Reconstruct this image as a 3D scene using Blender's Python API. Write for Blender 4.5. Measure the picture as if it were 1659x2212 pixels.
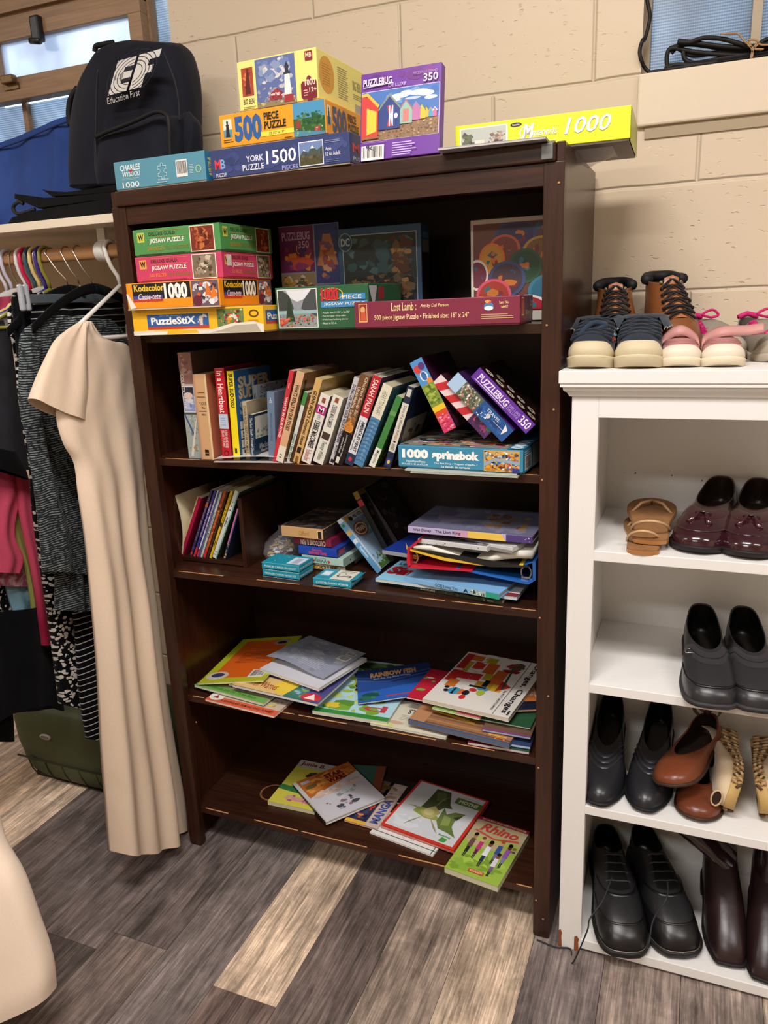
import bpy, bmesh, math, random
import numpy as np
from mathutils import Vector, Matrix
S = bpy.context.scene
for o in list(bpy.data.objects): bpy.data.objects.remove(o)
COL = S.collection
# ---------------------------------------------------------------- camera
IMW, IMH, FPX = 1659., 2212., 1656.0
CAM = np.array([1.13188764, -1.34575549, 1.31362102])
RV = np.array([0.2697, 0.3857, 0.0122])
def _rot(rv):
    th = np.linalg.norm(rv); k = rv/th
    K = np.array([[0,-k[2],k[1]],[k[2],0,-k[0]],[-k[1],k[0],0]])
    return np.eye(3)+math.sin(th)*K+(1-math.cos(th))*K@K
W2C = _rot(RV) @ np.array([[1,0,0],[0,0,-1],[0,1,0.]])
cd = bpy.data.cameras.new('camera'); cam = bpy.data.objects.new('camera', cd); COL.objects.link(cam)
cd.sensor_fit = 'VERTICAL'; cd.sensor_height = 36.0; cd.lens = FPX/IMH*36.0; cd.clip_start = .02
m = Matrix.Identity(4)
for r in range(3):
    m[r][0] = W2C[0][r]; m[r][1] = -W2C[1][r]; m[r][2] = -W2C[2][r]; m[r][3] = CAM[r]
cam.matrix_world = m
S.camera = cam
def at(u, v, ax, val):
    """point of the real place seen at pixel u,v whose coordinate ax has the value val"""
    d = W2C.T @ np.array([(u-IMW/2)/FPX, (v-IMH/2)/FPX, 1.])
    return Vector(CAM + (val-CAM[ax])/d[ax]*d)
# ---------------------------------------------------------------- light
S.view_settings.view_transform = 'Standard'; S.view_settings.look = 'None'
S.view_settings.gamma = 1; S.view_settings.use_curve_mapping = False
S.view_settings.exposure = 0.28
wd = bpy.data.worlds.new('sky'); S.world = wd; wd.use_nodes = True
bg = wd.node_tree.nodes['Background']; bg.inputs[0].default_value = (.50, .66, .95, 1); bg.inputs[1].default_value = 2.5
def area(name, loc, sx, sy, power, col):
    l = bpy.data.lights.new(name, 'AREA'); l.shape = 'RECTANGLE'; l.size = sx; l.size_y = sy
    l.energy = power; l.color = col
    o = bpy.data.objects.new(name, l); COL.objects.link(o); o.location = loc
    return o
WARM = (1.0, .965, .945)
LAMPS = [((.85,-1.20,2.75), 1.0, .25, 38), ((.3,-3.0,2.75), 1.2, .3, 32), ((-1.9,-1.5,2.75), 1.2, .3, 18), ((2.7,-1.5,2.75), 1.2, .3, 25)]
for i, (l, a, b, p) in enumerate(LAMPS): area('ceiling_lamp_light', l, a, b, p, WARM)
# ---------------------------------------------------------------- helpers
def L(h):
    if not isinstance(h, str): return tuple(h)
    h = h.lstrip('#')
    if len(h) == 3: h = ''.join(c*2 for c in h)
    return tuple(((c/12.92) if c <= .04045 else ((c+.055)/1.055)**2.4) for c in (int(h[i:i+2],16)/255 for i in (0,2,4)))
_tc = {}
def textgeo(s, bold, shear):
    k = (s, bold, shear)
    if k in _tc: return _tc[k]
    c = bpy.data.curves.new('t', 'FONT'); c.body = s; c.offset = bold*.012; c.shear = shear; c.resolution_u = 2
    o = bpy.data.objects.new('t', c); COL.objects.link(o)
    dg = bpy.context.evaluated_depsgraph_get(); me = bpy.data.meshes.new_from_object(o.evaluated_get(dg))
    v = np.array([(p.co.x, p.co.y) for p in me.vertices]); f = [tuple(p.vertices) for p in me.polygons]
    bpy.data.objects.remove(o); bpy.data.curves.remove(c); bpy.data.meshes.remove(me)
    if len(v) == 0: v = np.zeros((1,2)); f = []
    lo = v.min(0); sz = np.maximum(v.max(0)-lo, 1e-6)
    _tc[k] = ((v-lo)/sz, f); return _tc[k]
def smooth(P_, k=6):
    out = []; P_ = [Vector(p) for p in P_]
    for i in range(len(P_)-1):
        p0, p1, p2, p3 = P_[max(i-1,0)], P_[i], P_[i+1], P_[min(i+2,len(P_)-1)]
        for j in range(k):
            u = j/k; out.append(.5*((2*p1)+(-p0+p2)*u+(2*p0-5*p1+4*p2-p3)*u*u+(-p0+3*p1-3*p2+p3)*u**3))
    return out+[P_[-1]]
class MB:
    def __init__(s): s.v = []; s.f = []; s.c = []; s.m = []; s.s = []; s.uv = None
    def add(s, vs, fs, col='#fff', mi=0, sm=False):
        b = len(s.v); s.v += [tuple(p) for p in vs]; c = L(col)
        for f in fs: s.f.append(tuple(b+i for i in f)); s.c.append(c); s.m.append(mi); s.s.append(sm)
        return s
    def box(s, a, b, col='#fff', mi=0, bev=0):
        a, b = Vector(a), Vector(b); c = (a+b)/2; d = b-a
        bm = bmesh.new(); bmesh.ops.create_cube(bm, size=1)
        for v in bm.verts: v.co = Vector((v.co.x*d.x+c.x, v.co.y*d.y+c.y, v.co.z*d.z+c.z))
        if bev: bmesh.ops.bevel(bm, geom=list(bm.edges), offset=bev, segments=2, affect='EDGES', profile=.5)
        bm.verts.index_update()
        s.add([v.co for v in bm.verts], [[v.index for v in f.verts] for f in bm.faces], col, mi, False); bm.free(); return s
    def tube(s, pts, r, col='#fff', mi=0, n=8, closed=False, cap=True):
        pts = [Vector(p) for p in pts]; N = len(pts); rs = r if isinstance(r, (list, tuple)) else [r]*N
        vs = []; up = None
        for i in range(N):
            a = pts[(i-1) % N] if closed or i else pts[0]; b = pts[(i+1) % N] if closed or i < N-1 else pts[-1]
            t = (b-a).normalized()
            if up is None:
                up = Vector((0,0,1)) if abs(t.z) < .9 else Vector((1,0,0))
            x = (up - t*up.dot(t)); x = x.normalized() if x.length > 1e-6 else t.orthogonal().normalized()
            up = x; y = t.cross(x)
            for k in range(n):
                g = 2*math.pi*k/n; vs.append(pts[i]+(x*math.cos(g)+y*math.sin(g))*rs[i])
        fs = []
        for i in range(N if closed else N-1):
            j = (i+1) % N
            for k in range(n): fs.append((i*n+k, i*n+(k+1) % n, j*n+(k+1) % n, j*n+k))
        if not closed and cap: fs += [tuple(range(n))[::-1], tuple((N-1)*n+k for k in range(n))]
        return s.add(vs, fs, col, mi, True)
    def loft(s, rings, col='#fff', mi=0, cap0=False, cap1=False, closed=True, sm=True):
        n = len(rings[0]); vs = [p for r in rings for p in r]; fs = []
        for i in range(len(rings)-1):
            for k in range(n if closed else n-1):
                fs.append((i*n+k, i*n+(k+1) % n, (i+1)*n+(k+1) % n, (i+1)*n+k))
        if cap0: fs.append(tuple(range(n))[::-1])
        if cap1: fs.append(tuple((len(rings)-1)*n+k for k in range(n)))
        return s.add(vs, fs, col, mi, sm)
    def obj(s, name, mats, parent=None, mw=None, label=None):
        me = bpy.data.meshes.new(name); me.from_pydata([tuple(v) for v in s.v], [], s.f)
        if not isinstance(mats, (list, tuple)): mats = [mats]
        for mt in mats: me.materials.append(mt)
        me.polygons.foreach_set('material_index', s.m); me.polygons.foreach_set('use_smooth', s.s)
        ca = me.color_attributes.new(name='Col', type='FLOAT_COLOR', domain='CORNER')
        arr = []
        for p, c in zip(me.polygons, s.c): arr += (list(c)+[1.])*p.loop_total
        ca.data.foreach_set('color', arr)
        if s.uv is not None:
            ul = me.uv_layers.new(name='UVMap')
            ul.data.foreach_set('uv', [q for l in me.loops for q in s.uv[l.vertex_index]])
        me.update()
        o = bpy.data.objects.new(name, me); COL.objects.link(o)
        if parent: o.parent = parent
        if mw is not None: o.matrix_world = mw
        if label: o['label'] = label
        return o
def thing(name, label, cat, mw=None, group=None):
    o = bpy.data.objects.new(name, None); COL.objects.link(o); o.empty_display_size = .02
    if mw is not None: o.matrix_world = mw
    return tag(o, label, cat, group)
def tag(o, label, cat, group=None):
    o['label'] = label; o['category'] = cat
    if group: o['group'] = group
    return o
def struct(o): o['kind'] = 'structure'; return o
def T(x, y, z): return Matrix.Translation((x, y, z))
def basis(O, X, Y, Z):
    m = Matrix.Identity(4)
    for i, a in enumerate((X, Y, Z, O)):
        for r in range(3): m[r][i] = a[r]
    return m
# ---------------------------------------------------------------- materials
def newmat(name):
    m = bpy.data.materials.new(name); m.use_nodes = True
    return m, m.node_tree.nodes, m.node_tree.links, m.node_tree.nodes['Principled BSDF']
def setp(b, rough=.5, metal=0, spec=.5, sheen=0, coat=0, trans=0):
    b.inputs['Roughness'].default_value = rough; b.inputs['Metallic'].default_value = metal
    b.inputs['Specular IOR Level'].default_value = spec; b.inputs['Sheen Weight'].default_value = sheen
    b.inputs['Coat Weight'].default_value = coat; b.inputs['Transmission Weight'].default_value = trans
def bump(nt, b, scale, strength, dist=.001, detail=3, coord='Object', stretch=(1,1,1)):
    n, l = nt.nodes, nt.links
    tc = n.new('ShaderNodeTexCoord'); mp = n.new('ShaderNodeMapping'); mp.inputs['Scale'].default_value = stretch
    no = n.new('ShaderNodeTexNoise'); no.inputs['Scale'].default_value = scale; no.inputs['Detail'].default_value = detail
    bp = n.new('ShaderNodeBump'); bp.inputs['Strength'].default_value = strength; bp.inputs['Distance'].default_value = dist
    l.new(tc.outputs[coord], mp.inputs[0]); l.new(mp.outputs[0], no.inputs['Vector'])
    l.new(no.outputs['Fac'], bp.inputs['Height']); l.new(bp.outputs[0], b.inputs['Normal'])
    return no
def plain(name, col, rough=.5, metal=0, spec=.5, sheen=0, coat=0, bs=0, bst=.2, bd=.001, var=0, stretch=(1,1,1)):
    m, n, l, b = newmat(name); setp(b, rough, metal, spec, sheen, coat)
    c = L(col); b.inputs['Base Color'].default_value = (*c, 1)
    if bs:
        no = bump(m.node_tree, b, bs, bst, bd, stretch=stretch)
        if var:
            mx = n.new('ShaderNodeMix'); mx.data_type = 'RGBA'; mx.inputs[6].default_value = (*[x*(1-var) for x in c], 1)
            mx.inputs[7].default_value = (*[min(1, x*(1+var)) for x in c], 1)
            l.new(no.outputs['Fac'], mx.inputs[0]); l.new(mx.outputs[2], b.inputs['Base Color'])
    return m
def colmat(name, rough=.4, spec=.5, bs=60, bst=.08, bd=.0008, coat=0, sheen=0, metal=0):
    m, n, l, b = newmat(name); setp(b, rough, metal, spec, sheen, coat)
    a = n.new('ShaderNodeAttribute'); a.attribute_name = 'Col'; l.new(a.outputs['Color'], b.inputs['Base Color'])
    if bs: bump(m.node_tree, b, bs, bst, bd)
    return m
CARD = colmat('printed_card', .38, .45, 25, .10, .001)
GLOSS = colmat('glossy_print', .25, .5, 14, .12, .0015)
MATTE = colmat('matte_print', .6, .3, 60, .1)
CLOTHC = colmat('coloured_cloth', .9, .2, 900, .3, .0006, sheen=.3)
LEATH = colmat('leather_colour', .33, .5, 90, .22, .0009)
RUBB = colmat('rubber_colour', .6, .35, 120, .15)
def pagemat():
    m, n, l, b = newmat('page_edges'); setp(b, .8, spec=.2)
    a = n.new('ShaderNodeAttribute'); a.attribute_name = 'Col'
    tc = n.new('ShaderNodeTexCoord'); mp = n.new('ShaderNodeMapping'); mp.inputs['Scale'].default_value = (900, 8, 8)
    no = n.new('ShaderNodeTexNoise'); no.inputs['Scale'].default_value = 1; rp = n.new('ShaderNodeMapRange'); rp.inputs[3].default_value = .62; rp.inputs[4].default_value = 1.1
    mx = n.new('ShaderNodeMix'); mx.data_type = 'RGBA'; mx.blend_type = 'MULTIPLY'; mx.inputs[0].default_value = 1
    l.new(tc.outputs['Object'], mp.inputs[0]); l.new(mp.outputs[0], no.inputs['Vector']); l.new(no.outputs['Fac'], rp.inputs[0])
    l.new(a.outputs['Color'], mx.inputs[6]); l.new(rp.outputs[0], mx.inputs[7]); l.new(mx.outputs[2], b.inputs['Base Color'])
    return m
PAGES = pagemat()
def wood(name, c0, c1, axis='Z', rough=.35, scale=6, coat=.3, st=.25):
    m, n, l, b = newmat(name); setp(b, rough, coat=coat*.45, spec=.32); b.inputs['Coat Roughness'].default_value = .2
    tc = n.new('ShaderNodeTexCoord'); mp = n.new('ShaderNodeMapping')
    s = [22, 22, 22]; s['XYZ'.index(axis)] = 1.2; mp.inputs['Scale'].default_value = s
    no = n.new('ShaderNodeTexNoise'); no.inputs['Scale'].default_value = scale; no.inputs['Detail'].default_value = 6; no.inputs['Distortion'].default_value = .6
    n2 = n.new('ShaderNodeTexNoise'); n2.inputs['Scale'].default_value = 2.5; n2.inputs['Detail'].default_value = 3
    cr = n.new('ShaderNodeValToRGB'); cr.color_ramp.elements[0].position = .3; cr.color_ramp.elements[1].position = .75
    cr.color_ramp.elements[0].color = (*L(c0), 1); cr.color_ramp.elements[1].color = (*L(c1), 1)
    ad = n.new('ShaderNodeMath'); ad.operation = 'MULTIPLY_ADD'; ad.inputs[1].default_value = .55
    hf = n.new('ShaderNodeMath'); hf.operation = 'MULTIPLY'; hf.inputs[1].default_value = .45
    bp = n.new('ShaderNodeBump'); bp.inputs['Strength'].default_value = st; bp.inputs['Distance'].default_value = .0006
    l.new(tc.outputs['Object'], mp.inputs[0]); l.new(mp.outputs[0], no.inputs['Vector']); l.new(tc.outputs['Object'], n2.inputs['Vector'])
    l.new(n2.outputs['Fac'], hf.inputs[0]); l.new(no.outputs['Fac'], ad.inputs[0]); l.new(hf.outputs[0], ad.inputs[2])
    l.new(ad.outputs[0], cr.inputs[0]); l.new(cr.outputs[0], b.inputs['Base Color'])
    l.new(no.outputs['Fac'], bp.inputs['Height']); l.new(bp.outputs[0], b.inputs['Normal'])
    return m
DW = ('#1d0e08', '#472718')
WOOD_Z = wood('dark_stained_wood_upright', *DW, axis='Z'); WOOD_X = wood('dark_stained_wood_rail', *DW, axis='X'); WOOD_Y = wood('dark_stained_wood_side', '#25110a', '#4a2617', axis='Z', rough=.3)
WOOD_BK = wood('dark_plywood_back', '#1a0c08', '#31170f', axis='Z', rough=.45)
CHIP = plain('bare_chipped_wood', '#c98f5a', .8)
TANW = wood('window_wood', '#7a5e46', '#a5835f', axis='X', rough=.5, coat=.1)
DOWEL = wood('dowel_wood', '#a87548', '#cc9a68', axis='X', rough=.35, scale=2)
WPAINT = plain('white_gloss_paint', '#e9e6e2', .4, bs=30, bst=.3, bd=.0012, stretch=(3,30,3))
WPAINTZ = plain('white_gloss_paint_upright', '#e9e6e2', .4, bs=30, bst=.25, bd=.0012, stretch=(30,30,2))
BOARD = plain('cream_shelf_board', '#e6d6bf', .5, bs=20, bst=.1)
BLACKM = plain('black_plastic', '#0e0e10', .4)
STEEL = plain('steel_wire', '#c8c4bd', .25, metal=1)
WHITEP = plain('white_plastic', '#dedbd4', .35)
# ---------------------------------------------------------------- printed art
class Face:
    """a printable face: origin O, width vector U, height vector V (mesh coordinates)"""
    def __init__(s, O, U, V, k0=.0003):
        s.O, s.U, s.V = Vector(O), Vector(U), Vector(V); s.N = s.U.cross(s.V).normalized(); s.k = k0
    def p(s, x, y): return s.O+s.U*x+s.V*y+s.N*s.k
def art(mb, F, ops, mi=0):
    for op in ops:
        k = op[0]; F.k += .00004
        if k == 'r':
            _, a, b, c, d, col = op[:6]; mb.add([F.p(a,b), F.p(c,b), F.p(c,d), F.p(a,d)], [(0,1,2,3)], col, mi)
        elif k == 'p':
            mb.add([F.p(*q) for q in op[1]], [tuple(range(len(op[1])))], op[2], mi)
        elif k == 'e':
            _, cx, cy, rx, ry, col = op[:6]; n = 20
            mb.add([F.p(cx+rx*math.cos(2*math.pi*i/n), cy+ry*math.sin(2*math.pi*i/n)) for i in range(n)], [tuple(range(n))], col, mi)
        elif k == 'o':   # ring
            _, cx, cy, rx, ry, w, col = op[:7]; n = 24; vs = []
            for i in range(n):
                c_, s_ = math.cos(2*math.pi*i/n), math.sin(2*math.pi*i/n)
                vs += [F.p(cx+rx*c_, cy+ry*s_), F.p(cx+rx*(1-w)*c_, cy+ry*(1-w)*s_)]
            mb.add(vs, [(2*i, (2*i+2) % (2*n), (2*i+3) % (2*n), 2*i+1) for i in range(n)], col, mi)
        elif k == 't':   # text filling a box; rot in quarter turns counter-clockwise
            _, a, b, c, d, txt, col = op[:7]; rot = op[7] if len(op) > 7 else 0; bold = op[8] if len(op) > 8 else 1; sh = op[9] if len(op) > 9 else 0
            g, f = textgeo(txt, bold, sh)
            def q(x, y):
                if rot == 0: return a+(c-a)*x, b+(d-b)*y
                if rot == 1: return a+(c-a)*(1-y), b+(d-b)*x
                if rot == 2: return a+(c-a)*(1-x), b+(d-b)*(1-y)
                return a+(c-a)*y, b+(d-b)*(1-x)
            mb.add([F.p(*q(x, y)) for x, y in g], f, col, mi)
        elif k == 'bar':  # bar code
            _, a, b, c, d = op[:5]; vert = len(op) > 5 and op[5]
            mb.add([F.p(a,b), F.p(c,b), F.p(c,d), F.p(a,d)], [(0,1,2,3)], '#e8e4dc', mi); F.k += .00004
            rnd = random.Random(int((a+b)*1e4)); x = .08
            while x < .9:
                w = rnd.choice((.015, .03, .045))
                if vert: mb.add([F.p(a+(c-a)*.1, b+(d-b)*x), F.p(c-(c-a)*.1, b+(d-b)*x), F.p(c-(c-a)*.1, b+(d-b)*(x+w)), F.p(a+(c-a)*.1, b+(d-b)*(x+w))], [(0,1,2,3)], '#1c1a1a', mi)
                else: mb.add([F.p(a+(c-a)*x, b+(d-b)*.18), F.p(a+(c-a)*(x+w), b+(d-b)*.18), F.p(a+(c-a)*(x+w), b+(d-b)*.92), F.p(a+(c-a)*x, b+(d-b)*.92)], [(0,1,2,3)], '#1c1a1a', mi)
                x += w+rnd.choice((.02, .035))
        elif k == 'n':   # scattered painterly dabs inside a box
            _, a, b, c, d, cols, num, sz, seed = op[:9]; rnd = random.Random(seed)
            asp = F.U.length/max(F.V.length, 1e-6)
            for i in range(num):
                F.k += .000004
                ry = sz*rnd.uniform(.4, 1); rx = ry/asp*rnd.uniform(.7, 2)
                rx = min(rx, (c-a)/2.01); ry = min(ry, (d-b)/2.01)
                cx = rnd.uniform(a+rx, c-rx); cy = rnd.uniform(b+ry, d-ry); t0 = rnd.random()*6; n = rnd.choice((4, 5, 6, 7))
                mb.add([F.p(min(max(cx+rx*math.cos(t0+6.283*j/n)*rnd.uniform(.6, 1.1), a), c), min(max(cy+ry*math.sin(t0+6.283*j/n)*rnd.uniform(.6, 1.1), b), d)) for j in range(n)], [tuple(range(n))], rnd.choice(cols), mi)
        elif k == 'w':   # lines of tiny unreadable print
            _, a, b, c, d, num, col = op[:7]; rnd = random.Random(int((a*7+b)*1e3)); hh = (d-b)/num
            for i in range(num):
                e = c-(c-a)*rnd.uniform(0, .25); mb.add([F.p(a, b+hh*i+hh*.25), F.p(e, b+hh*i+hh*.25), F.p(e, b+hh*i+hh*.62), F.p(a, b+hh*i+hh*.62)], [(0,1,2,3)], col, mi)
# box with printed faces.  local axes: x = width (front, left to right), y = depth, z = height
def faces_of(w, d, h):
    return {'F': Face((0,0,0), (w,0,0), (0,0,h)), 'R': Face((w,0,0), (0,d,0), (0,0,h)), 'T': Face((0,0,h), (w,0,0), (0,d,0)),
            'L': Face((0,d,0), (0,-d,0), (0,0,h)), 'B': Face((w,d,0), (-w,0,0), (0,0,h))}
def pbox(name, label, cat, mw, w, d, h, col, arts, group=None, mat=None, tray='#b9a98c', bev=.0012, lidgap=.0022):
    mb = MB().box((0,0,lidgap), (w,d,h), col, 0, bev)
    Fs = faces_of(w, d, h)
    for k, ops in arts.items(): art(mb, Fs[k], ops)
    o = mb.obj(name, mat or CARD, mw=mw); tag(o, label, cat, group)
    if tray:
        t = MB().box((.0015,.0015,0), (w-.0015,d-.0015,h*.6), tray, 0, .0008).obj('box_tray', CARD, parent=o)
    return o
def fbox(pl, pr, yl, yr, z, ptop=None, h=None, d=.2):
    """frame of a box whose front lower corners are seen at pl and pr at depths yl, yr and that stands on z"""
    a = at(*pl, 1, yl); b = at(*pr, 1, yr); a.z = b.z = z
    u = b-a; w = u.length; u.normalize(); n = Vector((-u.y, u.x, 0))
    if ptop: h = at(*ptop, 1, yl).z - z
    return basis(a, u, n, Vector((0,0,1))), w, h
def book(name, label, cat, mw, w, d, h, col, sp=(), rc=(), lc=(), pages='#d9cba8', group=None, hard=True, mat=None, ct=None, inset=None, pgname='page_block'):
    """local: x = thickness, y = spine to fore edge, z = height; spine at y=0"""
    ct = ct if ct is not None else (.0022 if hard else .0007); ins = inset if inset is not None else (.003 if hard else .0004)
    mb = MB(); mb.box((0,0,0), (ct,d,h), col, 0, ct*.3); mb.box((w-ct,0,0), (w,d,h), col, 0, ct*.3); mb.box((0,-.0004,0), (w,ct,h), col, 0, ct*.4)
    Fs = faces_of(w, d, h); Fs['F'].k += .0004
    art(mb, Fs['F'], sp); art(mb, Fs['R'], rc); art(mb, Fs['L'], lc)
    o = mb.obj(name, mat or GLOSS, mw=mw); tag(o, label, cat, group)
    MB().box((ct,ct,ins), (w-ct,d-ins,h-ins), pages).obj(pgname, PAGES, parent=o)
    return o
def lean(bl, br, tl, y, z, d, yaw=0, w=None):
    """frame of an upright book whose spine shows at pixels bl, br (foot) and tl (top left), spine at depth y"""
    a = at(*bl, 1, y); b = at(*br, 1, y); c = at(*tl, 1, y)
    v = c-a; h = v.length; v.normalize()
    u = Vector((v.z, 0, -v.x)); w = w or max(.004, (b-a).dot(u))
    if z is not None:   # the lower of the two lower corners stands on z
        low = min(a.z, (a+u*w).z); a = a+Vector((0,0,z-low))
    n = Vector((0,1,0))
    if yaw: R = Matrix.Rotation(yaw, 3, v); u = R@u; n = R@n
    return basis(a, u, n, v), w, h
def flat(px4, zs, th):
    """frame of a book lying down: px4 = corners (BL,BR,TR,TL) of the upper cover as read, zs = height of the UPPER cover"""
    if not isinstance(zs, (list, tuple)): zs = [zs]*4
    P = [at(*q, 2, z) for q, z in zip(px4, zs)]
    c = (P[0]+P[1]+P[2]+P[3])/4; dx = (P[1]-P[0]+P[2]-P[3])/2; vy = (P[3]-P[0]+P[2]-P[1])/2
    w = dx.length; h = vy.length; n = dx.cross(vy).normalized()
    a = dx.normalized(); b = n.cross(vy.normalized())*-1   # both estimates of the D axis
    D = (a+b).normalized(); V = n.cross(D)
    O = c-D*(w/2)-V*(h/2)-n*th
    return basis(O, n, D, V), w, h
def bend(o, fn, maxlen=.015):
    for ob in [o]+list(o.children):
        bm = bmesh.new(); bm.from_mesh(ob.data)
        for _ in range(5):
            es = [e for e in bm.edges if e.calc_length() > maxlen]
            if not es: break
            bmesh.ops.triangulate(bm, faces=[f for f in bm.faces if len(f.verts) > 4]); es = [e for e in bm.edges if e.calc_length() > maxlen]
            bmesh.ops.subdivide_edges(bm, edges=es, cuts=1)
        for v in bm.verts: v.co = Vector(fn(v.co))
        bm.to_mesh(ob.data); bm.free(); ob.data.update()
# ---------------------------------------------------------------- room
ZB = 1.7266; YW = .387
def blockwall(name):
    m, n, l, b = newmat(name); setp(b, .45, spec=.4)
    tc = n.new('ShaderNodeTexCoord'); sx = n.new('ShaderNodeSeparateXYZ'); cx = n.new('ShaderNodeCombineXYZ')
    a1 = n.new('ShaderNodeMath'); a1.operation = 'SUBTRACT'; a1.inputs[1].default_value = .697-.4064*10
    a2 = n.new('ShaderNodeMath'); a2.operation = 'SUBTRACT'; a2.inputs[1].default_value = ZB-.2032*10
    wob = n.new('ShaderNodeTexNoise'); wob.inputs['Scale'].default_value = 7
    ws = n.new('ShaderNodeMath'); ws.operation = 'MULTIPLY_ADD'; ws.inputs[1].default_value = .008
    br = n.new('ShaderNodeTexBrick'); br.offset = .5; br.inputs['Scale'].default_value = 1
    br.inputs['Brick Width'].default_value = .4064; br.inputs['Row Height'].default_value = .2032
    br.inputs['Mortar Size'].default_value = .0055; br.inputs['Mortar Smooth'].default_value = 1.0
    br.inputs['Color1'].default_value = br.inputs['Color2'].default_value = (1,1,1,1); br.inputs['Mortar'].default_value = (0,0,0,1)
    l.new(tc.outputs['Object'], sx.inputs[0]); l.new(tc.outputs['Object'], wob.inputs['Vector'])
    l.new(sx.outputs[0], a1.inputs[0]); l.new(sx.outputs[2], a2.inputs[0]); l.new(wob.outputs['Fac'], ws.inputs[0]); l.new(a2.outputs[0], ws.inputs[2])
    l.new(a1.outputs[0], cx.inputs[0]); l.new(ws.outputs[0], cx.inputs[1]); l.new(cx.outputs[0], br.inputs['Vector'])
    # pits: stretched voronoi
    mp = n.new('ShaderNodeMapping'); mp.inputs['Scale'].default_value = (55, 55, 130)
    vo = n.new('ShaderNodeTexNoise'); vo.inputs['Scale'].default_value = 1.0; vo.inputs['Detail'].default_value = 2
    cr = n.new('ShaderNodeMapRange'); cr.inputs[1].default_value = .66; cr.inputs[2].default_value = .76; cr.inputs[3].default_value = 0; cr.inputs[4].default_value = -.45
    n2 = n.new('ShaderNodeTexNoise'); n2.inputs['Scale'].default_value = 3; mk = n.new('ShaderNodeMapRange'); mk.inputs[1].default_value = .42; mk.inputs[2].default_value = .62
    mm = n.new('ShaderNodeMath'); mm.operation = 'MULTIPLY'
    fine = n.new('ShaderNodeTexNoise'); fine.inputs['Scale'].default_value = 60; fine.inputs['Detail'].default_value = 4
    fs = n.new('ShaderNodeMath'); fs.operation = 'MULTIPLY_ADD'; fs.inputs[1].default_value = .10
    ad = n.new('ShaderNodeMath'); ad.operation = 'ADD'
    bp = n.new('ShaderNodeBump'); bp.inputs['Strength'].default_value = 1; bp.inputs['Distance'].default_value = .0032
    l.new(tc.outputs['Object'], mp.inputs[0]); l.new(mp.outputs[0], vo.inputs['Vector']); l.new(vo.outputs['Fac'], cr.inputs[0])
    l.new(tc.outputs['Object'], n2.inputs['Vector']); l.new(n2.outputs['Fac'], mk.inputs[0]); l.new(cr.outputs[0], mm.inputs[0]); l.new(mk.outputs[0], mm.inputs[1])
    l.new(tc.outputs['Object'], fine.inputs['Vector']); l.new(fine.outputs['Fac'], fs.inputs[0]); l.new(br.outputs['Color'], fs.inputs[2])
    l.new(fs.outputs[0], ad.inputs[0]); l.new(mm.outputs[0], ad.inputs[1]); l.new(ad.outputs[0], bp.inputs['Height']); l.new(bp.outputs[0], b.inputs['Normal'])
    mx = n.new('ShaderNodeMix'); mx.data_type = 'RGBA'; mx.inputs[6].default_value = (*L('#cdb99f'), 1); mx.inputs[7].default_value = (*L('#d6c3aa'), 1)
    l.new(n2.outputs['Fac'], mx.inputs[0]); l.new(mx.outputs[2], b.inputs['Base Color'])
    return m
BLOCK = blockwall('painted_block_wall')
SMOOTHW = plain('painted_concrete_sill', '#dac8b0', .5, bs=40, bst=.25, bd=.002)
ROOMW = plain('cream_room_wall', '#d6c6ab', .7)
CEIL = plain('white_ceiling', '#dad6cc', .8)
X0, X1, Y0, ZC = -3.0, 4.2, -4.6, 2.80
LWX0, LWX1, LWZ0, LWZ1 = -1.9, -.088, 1.722, 2.30      # left window opening
RWX0, RWX1, RWZ0, RWZ1 = .99, 2.6, 1.722, 2.30          # right window opening
mb = MB()
xs = [X0, LWX0, LWX1, RWX0, RWX1, X1]; zs = [0, LWZ0, LWZ1, ZC]
for i in range(5):
    for j in range(3):
        if j == 1 and i in (1, 3): continue
        mb.box((xs[i], YW, zs[j]), (xs[i+1], YW+.2, zs[j+1]))
struct(mb.obj('wall_back', BLOCK))
struct(MB().box((X0-.1, Y0, 0), (X0, YW+.2, ZC)).obj('wall_left', ROOMW))
struct(MB().box((X1, Y0, 0), (X1+.1, YW+.2, ZC)).obj('wall_right', ROOMW))
struct(MB().box((X0, Y0-.1, 0), (X1, Y0, ZC)).obj('wall_front', ROOMW))
struct(MB().box((X0, Y0, ZC), (X1, YW+.2, ZC+.1)).obj('ceiling', CEIL))
FIX = plain('lamp_housing', '#e8e8e6', .5)
DIFF, n_, l_, b_ = newmat('lamp_diffuser'); b_.inputs['Emission Color'].default_value = (*WARM, 1); b_.inputs['Emission Strength'].default_value = 4
for i, (p, a, b, pw) in enumerate(LAMPS):
    t = thing('ceiling_lamp', ['fluorescent ceiling lamp above the bookcase', 'fluorescent ceiling lamp further back in the room', 'fluorescent ceiling lamp above the clothes rail side', 'fluorescent ceiling lamp above the shoe shelf side'][i], 'lamp', T(p[0], p[1], ZC))
    MB().box((-a/2-.03,-b/2-.03,-.028), (a/2+.03,b/2+.03,0)).obj('lamp_housing', FIX, parent=t)
    MB().box((-a/2,-b/2,-.033), (a/2,b/2,-.028)).obj('diffuser', DIFF, parent=t)
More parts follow.
